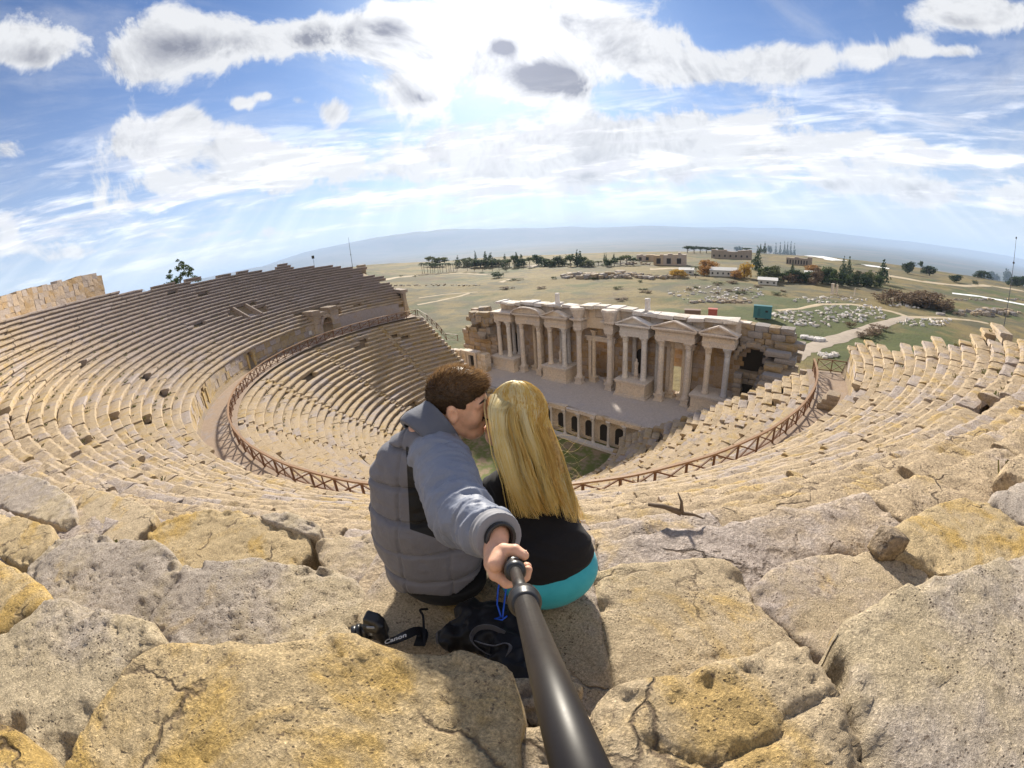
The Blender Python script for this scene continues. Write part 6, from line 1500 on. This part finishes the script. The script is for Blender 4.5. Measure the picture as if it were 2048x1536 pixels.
sdf_obj('trousers', wtr, wp-np.array([.30, .2, .50]), wp+np.array([.24, .60, .14]), .007, TQ, wom)
for kn in (kwR, kwL): sdf_obj('shoe', lambda P, kn=kn: cap(P, kn+np.array([0, .03, -.47]), kn+np.array([0, .15, -.48]), .045, .036), kn-np.array([.1, .1, .58]), kn+np.array([.1, .28, -.38]), .008, BLK, wom)
# sunglasses pushed against her nose
q = MB()
for s in (-1, 1):
    c = wl(.098, s*.030, .004); a_ = [toW(wl(.098-.02*math.sin(t)**2*0+0, s*.030+.021*math.cos(t), .004+.017*math.sin(t))) for t in np.linspace(0, 2*math.pi, 13)]; q.tube(a_, .0022, 6); q.prism(a_[:-1], 0, (wl(.0995, 0, 0)-wl(.098, 0, 0)) @ BL)
q.tube([toW(wl(.1, -.01, .01)), toW(wl(.103, 0, .012)), toW(wl(.1, .01, .01))], .002, 6)
for s in (-1, 1): q.tube([toW(wl(.097, s*.051, .010)), toW(wl(.05, s*.072, .008)), toW(wl(-.005, s*.078, .002))], .002, 6)
q.build('sunglasses', BLK, wom)
# hair: underlying mass, then strands
Lg = [(984, 802), (978, 842), (992, 886), (1003, 935), (1028, 985), (1052, 1022)]; Rg = [(1062, 792), (1094, 845), (1118, 905), (1134, 960), (1147, 1005), (1153, 1034)]; YG = [1.27, 1.195, 1.145, 1.09, 1.05, 1.03]
def gcurve(s, t, lay):
    u_ = t*(len(Lg)-1); i = max(0, min(int(u_), len(Lg)-2)); f = u_-i
    a = np.array(Lg[i])*(1-f)+np.array(Lg[i+1])*f; b = np.array(Rg[i])*(1-f)+np.array(Rg[i+1])*f; y = YG[i]*(1-f)+YG[i+1]*f
    x = a+(b-a)*s; bulge = math.sin(math.pi*min(max(s, 0), 1)); arch = -(26 if t < .2 else 26*max(0, 1-(t-.2)/.35))*bulge*(1-min(t*3.2, 1))
    return LP(x[0], x[1]+arch, y+(.075-.05*min(1, max(0, (t-.35)/.3)))*(1-bulge)*(1 if t > .15 else .6)+lay)
def under(P):
    d = None
    for j, s in enumerate((.14, .38, .62, .86)):
        pts = [gcurve(s, t, .035) for t in np.linspace(.06, .80, 7)]
        for a, b, k in zip(pts[:-1], pts[1:], range(6)):
            c = cap(P, a, b, .034-.0015*k, .0325-.0015*k); d = c if d is None else smin(d, c, .02)
    Q = (P-wc) @ HW.T; hd = ell(Q, (-.016, 0, .022), (.095, .077, .100)); hd = np.maximum(hd, (Q[..., 0]-.045)); d = smin(d, hd, .02)
    return d-.004*fbm(P*np.array([45, 45, 9]), 2, 4)
V, F = polish(under, wc-np.array([.14, .30, .42]), wc+np.array([.28, .16, .16]), .006); hr = link('hair', npmesh('hair', toW(V), F, np.clip(.5+.2*NR.normal(size=len(V)), 0, 1)), HU, wom, True)
def strands(n, fn, r0, seg=14, name='hair_strands', sides=3, tn=None):
    VV = []; FF = []; TT = []; b = 0
    for i in range(n):
        pts = np.array(fn(i)); m_ = len(pts); d = np.gradient(pts, axis=0); d /= np.linalg.norm(d, axis=1, keepdims=True)+1e-9
        x = np.cross(d, [.3, 1, .1]); x /= np.linalg.norm(x, axis=1, keepdims=True)+1e-9; y = np.cross(d, x); R_ = r0*(1-np.linspace(0, 1, m_)**3*.7)*RNG.uniform(.6, 1.3)
        ring = np.stack([pts+x*(R_*math.cos(2*math.pi*k/sides))[:, None]+y*(R_*math.sin(2*math.pi*k/sides))[:, None] for k in range(sides)], 1)
        VV.append(ring.reshape(-1, 3)); jj, kk = np.meshgrid(np.arange(m_-1), np.arange(sides), indexing='ij')
        FF.append(np.stack([b+jj*sides+kk, b+jj*sides+(kk+1) % sides, b+(jj+1)*sides+(kk+1) % sides, b+(jj+1)*sides+kk], -1).reshape(-1, 4)); TT.append(np.clip((tn(i) if tn else RNG.random())+.32*np.repeat(1-np.linspace(0, 1, m_)*2.2, sides).clip(-.2, 1), 0, 1)); b += m_*sides
    return link(name, npmesh(name, toW(np.vstack(VV)), np.vstack(FF), np.concatenate(TT)), HG, wom, True)
clump = [(RNG.uniform(.0, 1.0), RNG.uniform(-.10, .10), RNG.uniform(.72, 1.04), RNG.random(), RNG.uniform(-.016, .018)) for _ in range(70)]; cph = [(RNG.uniform(0, 6.28), RNG.uniform(.01, .045), RNG.uniform(4, 9)) for _ in range(70)]
ER = np.array([.096, .078, .101])*1.03; EC = np.array([-.016, 0, .022])
def oncrown(p, extra=0):
    Q = HW @ (p-wc)-EC; k_ = np.linalg.norm(Q/ER); 
    return wc+(EC+Q*((1.0+extra)/k_ if k_ < 1.0+extra else 1)) @ HW
def onestrand(i):
    s0, ds, tl, tint, ly = clump[i % len(clump)]; s = s0+RNG.gauss(0, .024); lay = ly+RNG.uniform(-.006, .014); tl = tl*RNG.uniform(.76, 1.02); ph = RNG.uniform(0, 6.28); am = RNG.uniform(.0, .02); out = []
    pq = np.array([.062-.10*s+RNG.gauss(0, .006), .010+RNG.gauss(0, .004), .095]); part = wc+(EC+pq/np.linalg.norm(pq/ER)*1.01) @ HW
    for t in np.linspace(0, tl, 18):
        w2 = t**1.5; sx_ = min(1.06, max(-.06, s*(1-w2*.35)+s0*w2*.35+ds*t+am*math.sin(t*7+ph)*t*2+cph[i % 70][1]*math.sin(t*cph[i % 70][2]+cph[i % 70][0])*min(1, t*2))); p = gcurve(sx_, max(t, .0), lay-.006*math.sin(t*9+s0*20)); f = min(1, t/.26); f = f*f*(3-2*f); p = part*(1-f)+p*f; out.append(oncrown(p, .01+ly*2+.03*abs(math.sin(i*1.7)) if t < .5 else 0))
    return out
strands(4400, onestrand, .00085, tn=lambda i: min(1, max(0, .12+.8*clump[i % len(clump)][3]+RNG.gauss(0, .14))))
def sweep(i):
    """strands falling over the near cheek and shoulder"""
    a = RNG.gauss(0, 8); px = [(1014+a*2.2, 784+abs(a)*.3), (992+a*1.2, 820), (996+a, 866), (1008+a*1.2, 912), (1022+a, 960), (1046+a*1.6, 1030+RNG.uniform(-20, 8))]; ys = [1.26, 1.17, 1.14, 1.09, 1.05, 1.03]; n_ = 13; out = []
    for t in np.linspace(0, 1, n_):
        u_ = t*5; k = min(int(u_), 4); f = u_-k; f = f*f*(3-2*f)*.4+f*.6; x = px[k][0]*(1-f)+px[k+1][0]*f; y = px[k][1]*(1-f)+px[k+1][1]*f; out.append(LP(x, y, ys[k]*(1-f)+ys[k+1]*f+RNG.uniform(-.0006, .0006)))
    return out
strands(170, sweep, .0008, name='hair_lock', tn=lambda i: RNG.uniform(.5, 1))
def fly(i):
    t0 = RNG.uniform(.15, .7); p0 = gcurve(.97, t0, 0); dx_ = RNG.uniform(.04, .13); dz_ = RNG.uniform(-.12, .04); return [p0+np.array([dx_*t, .0+.02*t, dz_*t*t+.015*math.sin(t*5+i)]) for t in np.linspace(0, 1, 9)]
strands(18, fly, .0003, name='flyaway_hair', tn=lambda i: .9)
def loose(i):
    s = RNG.uniform(-.05, .25) if i % 2 else RNG.uniform(.75, 1.05); t0 = RNG.uniform(.35, .6); sw = RNG.uniform(-.22, .05) if i % 2 else RNG.uniform(-.05, .16); L_ = RNG.uniform(.4, .62); ph = RNG.uniform(0, 6)
    return [gcurve(s+sw*u_*u_+.03*math.sin(u_*5+ph)*u_, min(t0+L_*u_, 1.08), -.012*u_) for u_ in np.linspace(0, 1, 12)]
strands(260, loose, .0007, name='loose_locks', tn=lambda i: RNG.uniform(.2, 1))
def fly2(i):
    s = RNG.uniform(.1, .9); p0 = gcurve(s, .02, 0); return [p0+np.array([(RNG.random()-.5)*.002+.05*t*(s-.3), 0, .022*math.sin(t*3.1)*(.3+.7*abs(math.sin(i*2.3)))+.002]) for t in np.linspace(0, 1, 7)]
strands(140, fly2, .0003, name='flyaway_hair', tn=lambda i: .95)
# ---- selfie pole --------------------------------------------------------
pole = empty('selfie_pole', tuple(toW(hand0)), 'black telescopic selfie pole reaching from the man\'s hand towards the viewer', 'selfie pole')
m, t = newmat('pole_tube'); t.b.inputs['Base Color'].default_value = (.012, .009, .008, 1); t.b.inputs['Roughness'].default_value = .46; t.b.inputs['Specular IOR Level'].default_value = .4; t.b.inputs['Coat Weight'].default_value = .05; t.L.new(t.ramp(t.noise(t.pos, 60, 4, .7), .2, .9), t.b.inputs['Coat Roughness']); PT = m
ppt = lambda z: toW(hand0+e3*z)
Lp = np.linalg.norm(polN-hand0)
def plathe(name, prof, mat):
    q = MB(); V = []; n = 28
    for r, z in prof:
        for k in range(n): a = 2*math.pi*k/n; V.append(toW(hand0+e3*z+e1*r*math.cos(a)+e2*r*math.sin(a)))
    F = [(j*n+i, j*n+(i+1) % n, (j+1)*n+(i+1) % n, (j+1)*n+i) for j in range(len(prof)-1) for i in range(n)]+[tuple(range(n))[::-1], tuple((len(prof)-1)*n+i for i in range(n))]
    q.add(V, F); return q.build(name, mat, pole, True)
plathe('grip', [(.013, -.11), (.0155, -.105), (.0155, .012)], BLK)
plathe('end_collar', [(.0155, .010), (.019, .012), (.0205, .018), (.0205, .024), (.018, .028), (.018, .036), (.0205, .040), (.0205, .046), (.017, .052), (.0135, .054)], BLK)
plathe('inner_tube', [(.0105, .05), (.0105, .27)], PT)
z2 = .262
plathe('twist_collar', [(.0125, z2-.028), (.019, z2-.024), (.0215, z2-.014), (.0205, z2-.008), (.0205, z2-.004), (.0225, z2), (.0225, z2+.010), (.0195, z2+.014), (.0195, z2+.022), (.016, z2+.026)], BLK)
plathe('outer_tube', [(.0150, z2+.02), (.0150, Lp+.10)], PT)
plathe('pinch_ring', [(.0145, Lp*.62), (.0149, Lp*.625), (.0149, Lp*.64), (.0145, Lp*.645)], PT) if False else None
# ---- bag, camera, cord ---------------------------------------------------
f4 = lambda a, b: (680+a*.2969, 1080+b*.2969)
bagm = cloth('black_nylon', (.005, .005, .006), (.010, .010, .012), 50, .5, .03)
bp_ = LZ(985, 1285, seat_z+.05); bag = empty('backpack', tuple(toW((bp_[0], bp_[1], seat_z))), 'crumpled black bag with loose straps lying behind the couple', 'bag')
bpts = [LZ(*f4(*p), seat_z+.035) for p in ((900, 520), (1040, 560), (1180, 600), (980, 640), (1130, 740), (760, 660), (1220, 860), (1240, 980), (1300, 700))]
def bagf(P):
    d = None
    for a, b, r in ((0, 1, .045), (1, 2, .045), (0, 3, .05), (3, 4, .05), (1, 4, .05), (5, 3, .035), (2, 4, .045), (4, 6, .045), (6, 7, .042), (2, 8, .035), (8, 6, .04)):
        c = cap(P, bpts[a], bpts[b], r, r, (np.array([1, 1, .8]), np.eye(3))); d = c if d is None else smin(d, c, .03)
    n = fbm(P*np.array([13, 13, 7]), 3, 44); return d-.014*(1-np.abs(n)*2.5)
ba = np.array(bpts); sdf_obj('bag_body', bagf, ba.min(0)-.08, ba.max(0)+.08, .0045, bagm, bag)
def ribbon(pts, w_, th, mat, name, parent, up=(0, 0, 1.), tw=None):
    pts = np.array(pts, float); Q = []
    for i in range(len(pts)-1):
        p0 = pts[max(i-1, 0)]; p1 = pts[i]; p2 = pts[i+1]; p3 = pts[min(i+2, len(pts)-1)]
        for t in np.linspace(0, 1, 7)[:-1]: Q.append(.5*((2*p1)+(-p0+p2)*t+(2*p0-5*p1+4*p2-p3)*t*t+(-p0+3*p1-3*p2+p3)*t**3))
    Q.append(pts[-1]); Q = np.array(Q); d = np.gradient(Q, axis=0); d /= np.linalg.norm(d, axis=1, keepdims=True)+1e-9; V = []
    for i, p in enumerate(Q):
        a = (tw(i/(len(Q)-1)) if tw else 0); s = np.cross(d[i], up); s /= np.linalg.norm(s)+1e-9; u_ = np.cross(s, d[i]); s, u_ = s*math.cos(a)+u_*math.sin(a), u_*math.cos(a)-s*math.sin(a)
        for sx_, su in ((-1, -1), (1, -1), (1, 1), (-1, 1)): V.append(toW(p+s*sx_*w_/2+u_*su*th/2))
    F = [(i*4+k, i*4+(k+1) % 4, i*4+4+(k+1) % 4, i*4+4+k) for i in range(len(Q)-1) for k in range(4)]+[(0, 1, 2, 3), tuple(len(V)-4+k for k in (3, 2, 1, 0))]
    q = MB(); q.add(V, F); return q.build(name, mat, parent)
STR = cloth('grey_black_webbing', (.035, .035, .042), (.075, .075, .088), 200, .6)
zz = seat_z+.10
ribbon([LZ(*f4(*p), z) for p, z in (((1110, 628), zz), ((1020, 588), zz+.01), ((930, 595), zz), ((886, 650), zz-.02), ((905, 705), zz-.03), ((970, 755), zz-.04), ((1040, 785), zz-.05), ((1090, 812), zz-.06))], .016, .003, STR, 'strap', bag, tw=lambda t: 1.1)
ribbon([LZ(*f4(*p), z) for p, z in (((915, 680), zz-.03), ((970, 700), zz-.01), ((1040, 712), zz), ((1110, 695), zz), ((1150, 715), zz), ((1140, 770), zz-.01), ((1105, 830), zz-.03))], .016, .003, STR, 'strap', bag, tw=lambda t: .9)
ribbon([LZ(*f4(*p), z) for p, z in (((660, 700), seat_z+.03), ((655, 630), seat_z+.05), ((690, 605), seat_z+.06), ((725, 635), seat_z+.05))], .014, .003, STR, 'strap', bag, tw=lambda t: .8)
BLU = plain_mat('blue_cord', (.02, .09, .55), .5, .2, 60); q = MB()
for px in ([(1002, 1150), (996, 1180), (994, 1208), (1002, 1234)], [(1009, 1150), (1012, 1180), (1008, 1210), (1005, 1236)], [(1000, 1234), (990, 1237), (1004, 1240), (1014, 1232)]):
    zs_ = [seat_z+.16, seat_z+.13, seat_z+.11, seat_z+.105] if px[0][1] < 1200 else [seat_z+.11]*4
    q.tube([toW(LZ(x, y, z)) for (x, y), z in zip(px, zs_)], .0028, 7)
o = q.build('blue_cord', BLU, None, True); tag(o, 'bright blue cord dangling onto the black bag below the man\'s hand', 'cord')
cc = LZ(752, 1256, seat_z+.055); camo = empty('photo_camera', tuple(toW((cc[0], cc[1], seat_z))), 'black photo camera with its strap lying on the stone left of the bag', 'camera')
BC = basis((.25, .9, .25), (.2, 0, 1))
def cambody(P):
    d = bbox_sdf(P, cc, (.030, .032, .052), BC, .012); d = smin(d, bbox_sdf(P, cc+np.array([.0, -.0, .045]), (.022, .026, .022), BC, .010), .008); d = smin(d, cap(P, cc+np.array([.024, -.02, -.035]), cc+np.array([.026, -.02, .035]), .017), .010); return d-.0008*fbm(P*180, 2, 2)
sdf_obj('camera_body', cambody, cc-.10, cc+.10, .0028, BLK, camo)
q = MB(); a = cc+np.array([-.028, .0, -.022]); b = LZ(706, 1268, seat_z+.035); q.tube([toW(a), toW(a*.55+b*.45)], [.030, .030], 24); q.tube([toW(a*.56+b*.44), toW(a*.3+b*.7)], [.033, .033], 24); q.tube([toW(a*.31+b*.69), toW(b)], [.028, .029], 24); q.build('lens', BLK, camo, True)
q = MB(); c = cc+np.array([.002, -.034, .042]); q.box(toW(c), (.026, .004, .014), rz=_yw, t=.5); q.box(toW(c+np.array([.004, 0, -.030])), (.030, .004, .012), rz=_yw); q.build('display', plain_mat('grey_display', (.38, .40, .44), .25, .1, 40), camo)
q = MB()
for k in range(3): q.tube([toW(cc+np.array([-.012+.014*k, -.033, .010])), toW(cc+np.array([-.012+.014*k, -.037, .010]))], .004, 10)
q.build('button', plain_mat('button_grey', (.12, .12, .13), .4), camo)
stp = [LZ(776, 1283, seat_z+.03), LZ(792, 1279, seat_z+.04), LZ(812, 1270, seat_z+.045), LZ(832, 1262, seat_z+.03), LZ(845, 1268, seat_z+.01), LZ(838, 1292, seat_z+.008)]
ribbon(stp, .040, .003, bagm, 'strap', camo, up=(0, 0, 1.), tw=lambda t: .35-.5*t)
ribbon([LZ(849, 1290, seat_z+.01), LZ(848, 1262, seat_z+.02), LZ(846, 1232, seat_z+.02), LZ(840, 1220, seat_z+.03), LZ(856, 1218, seat_z+.02)], .008, .003, bagm, 'strap', camo)
cu = bpy.data.curves.new('strap_lettering', 'FONT'); cu.body = 'Canon'; cu.size = .030; cu.extrude = .0004; cu.align_x = 'CENTER'; cu.align_y = 'CENTER'; cu.space_character = 1.0; cu.offset = .0006
to = bpy.data.objects.new('tmp', cu); COL.objects.link(to); bpy.context.view_layer.update(); tm = bpy.data.meshes.new_from_object(to.evaluated_get(bpy.context.evaluated_depsgraph_get())); bpy.data.objects.remove(to)
o = link('strap_lettering', tm, plain_mat('white_print', (.75, .75, .75), .6, .05), None); pc = (stp[0]*.35+stp[1]*.65); dx2 = (stp[2]-stp[0]); dx2 /= np.linalg.norm(dx2)
sd2 = np.cross(dx2, [0, 0, 1.]); sd2 /= np.linalg.norm(sd2); up2 = np.cross(sd2, dx2); a_ = .25; sdr = sd2*math.cos(a_)+up2*math.sin(a_); upr = up2*math.cos(a_)-sd2*math.sin(a_)
xw, zw = dx2 @ BL, upr @ BL; yw_ = np.cross(zw, xw); Mx = Matrix.Identity(4)
pw = toW(stp[1]+upr*.0035)
for i in range(3): Mx[i][0] = xw[i]; Mx[i][1] = yw_[i]; Mx[i][2] = zw[i]; Mx[i][3] = pw[i]
o.data.transform(Mx); o.parent = camo; o.matrix_parent_inverse = Matrix.Translation(-camo.location)
# ---------------------------------------------------------------- air
q = MB(); R_ = 31000.
q.box((0, 0, (420-420)/2), (2*R_, 2*R_, 840)); hz_ = q.build('haze'); tag(hz_, 'pale blue haze filling the air over the valley', 'haze', kind='stuff')
m = bpy.data.materials.new('air'); m.use_nodes = True; nt = m.node_tree; nt.nodes.clear(); o_ = nt.nodes.new('ShaderNodeOutputMaterial'); v_ = nt.nodes.new('ShaderNodeVolumePrincipled')
v_.inputs['Color'].default_value = (.55, .72, 1, 1); v_.inputs['Density'].default_value = 8e-5; v_.inputs['Anisotropy'].default_value = 0
nt.links.new(v_.outputs[0], o_.inputs['Volume']); hz_.data.materials.append(m)
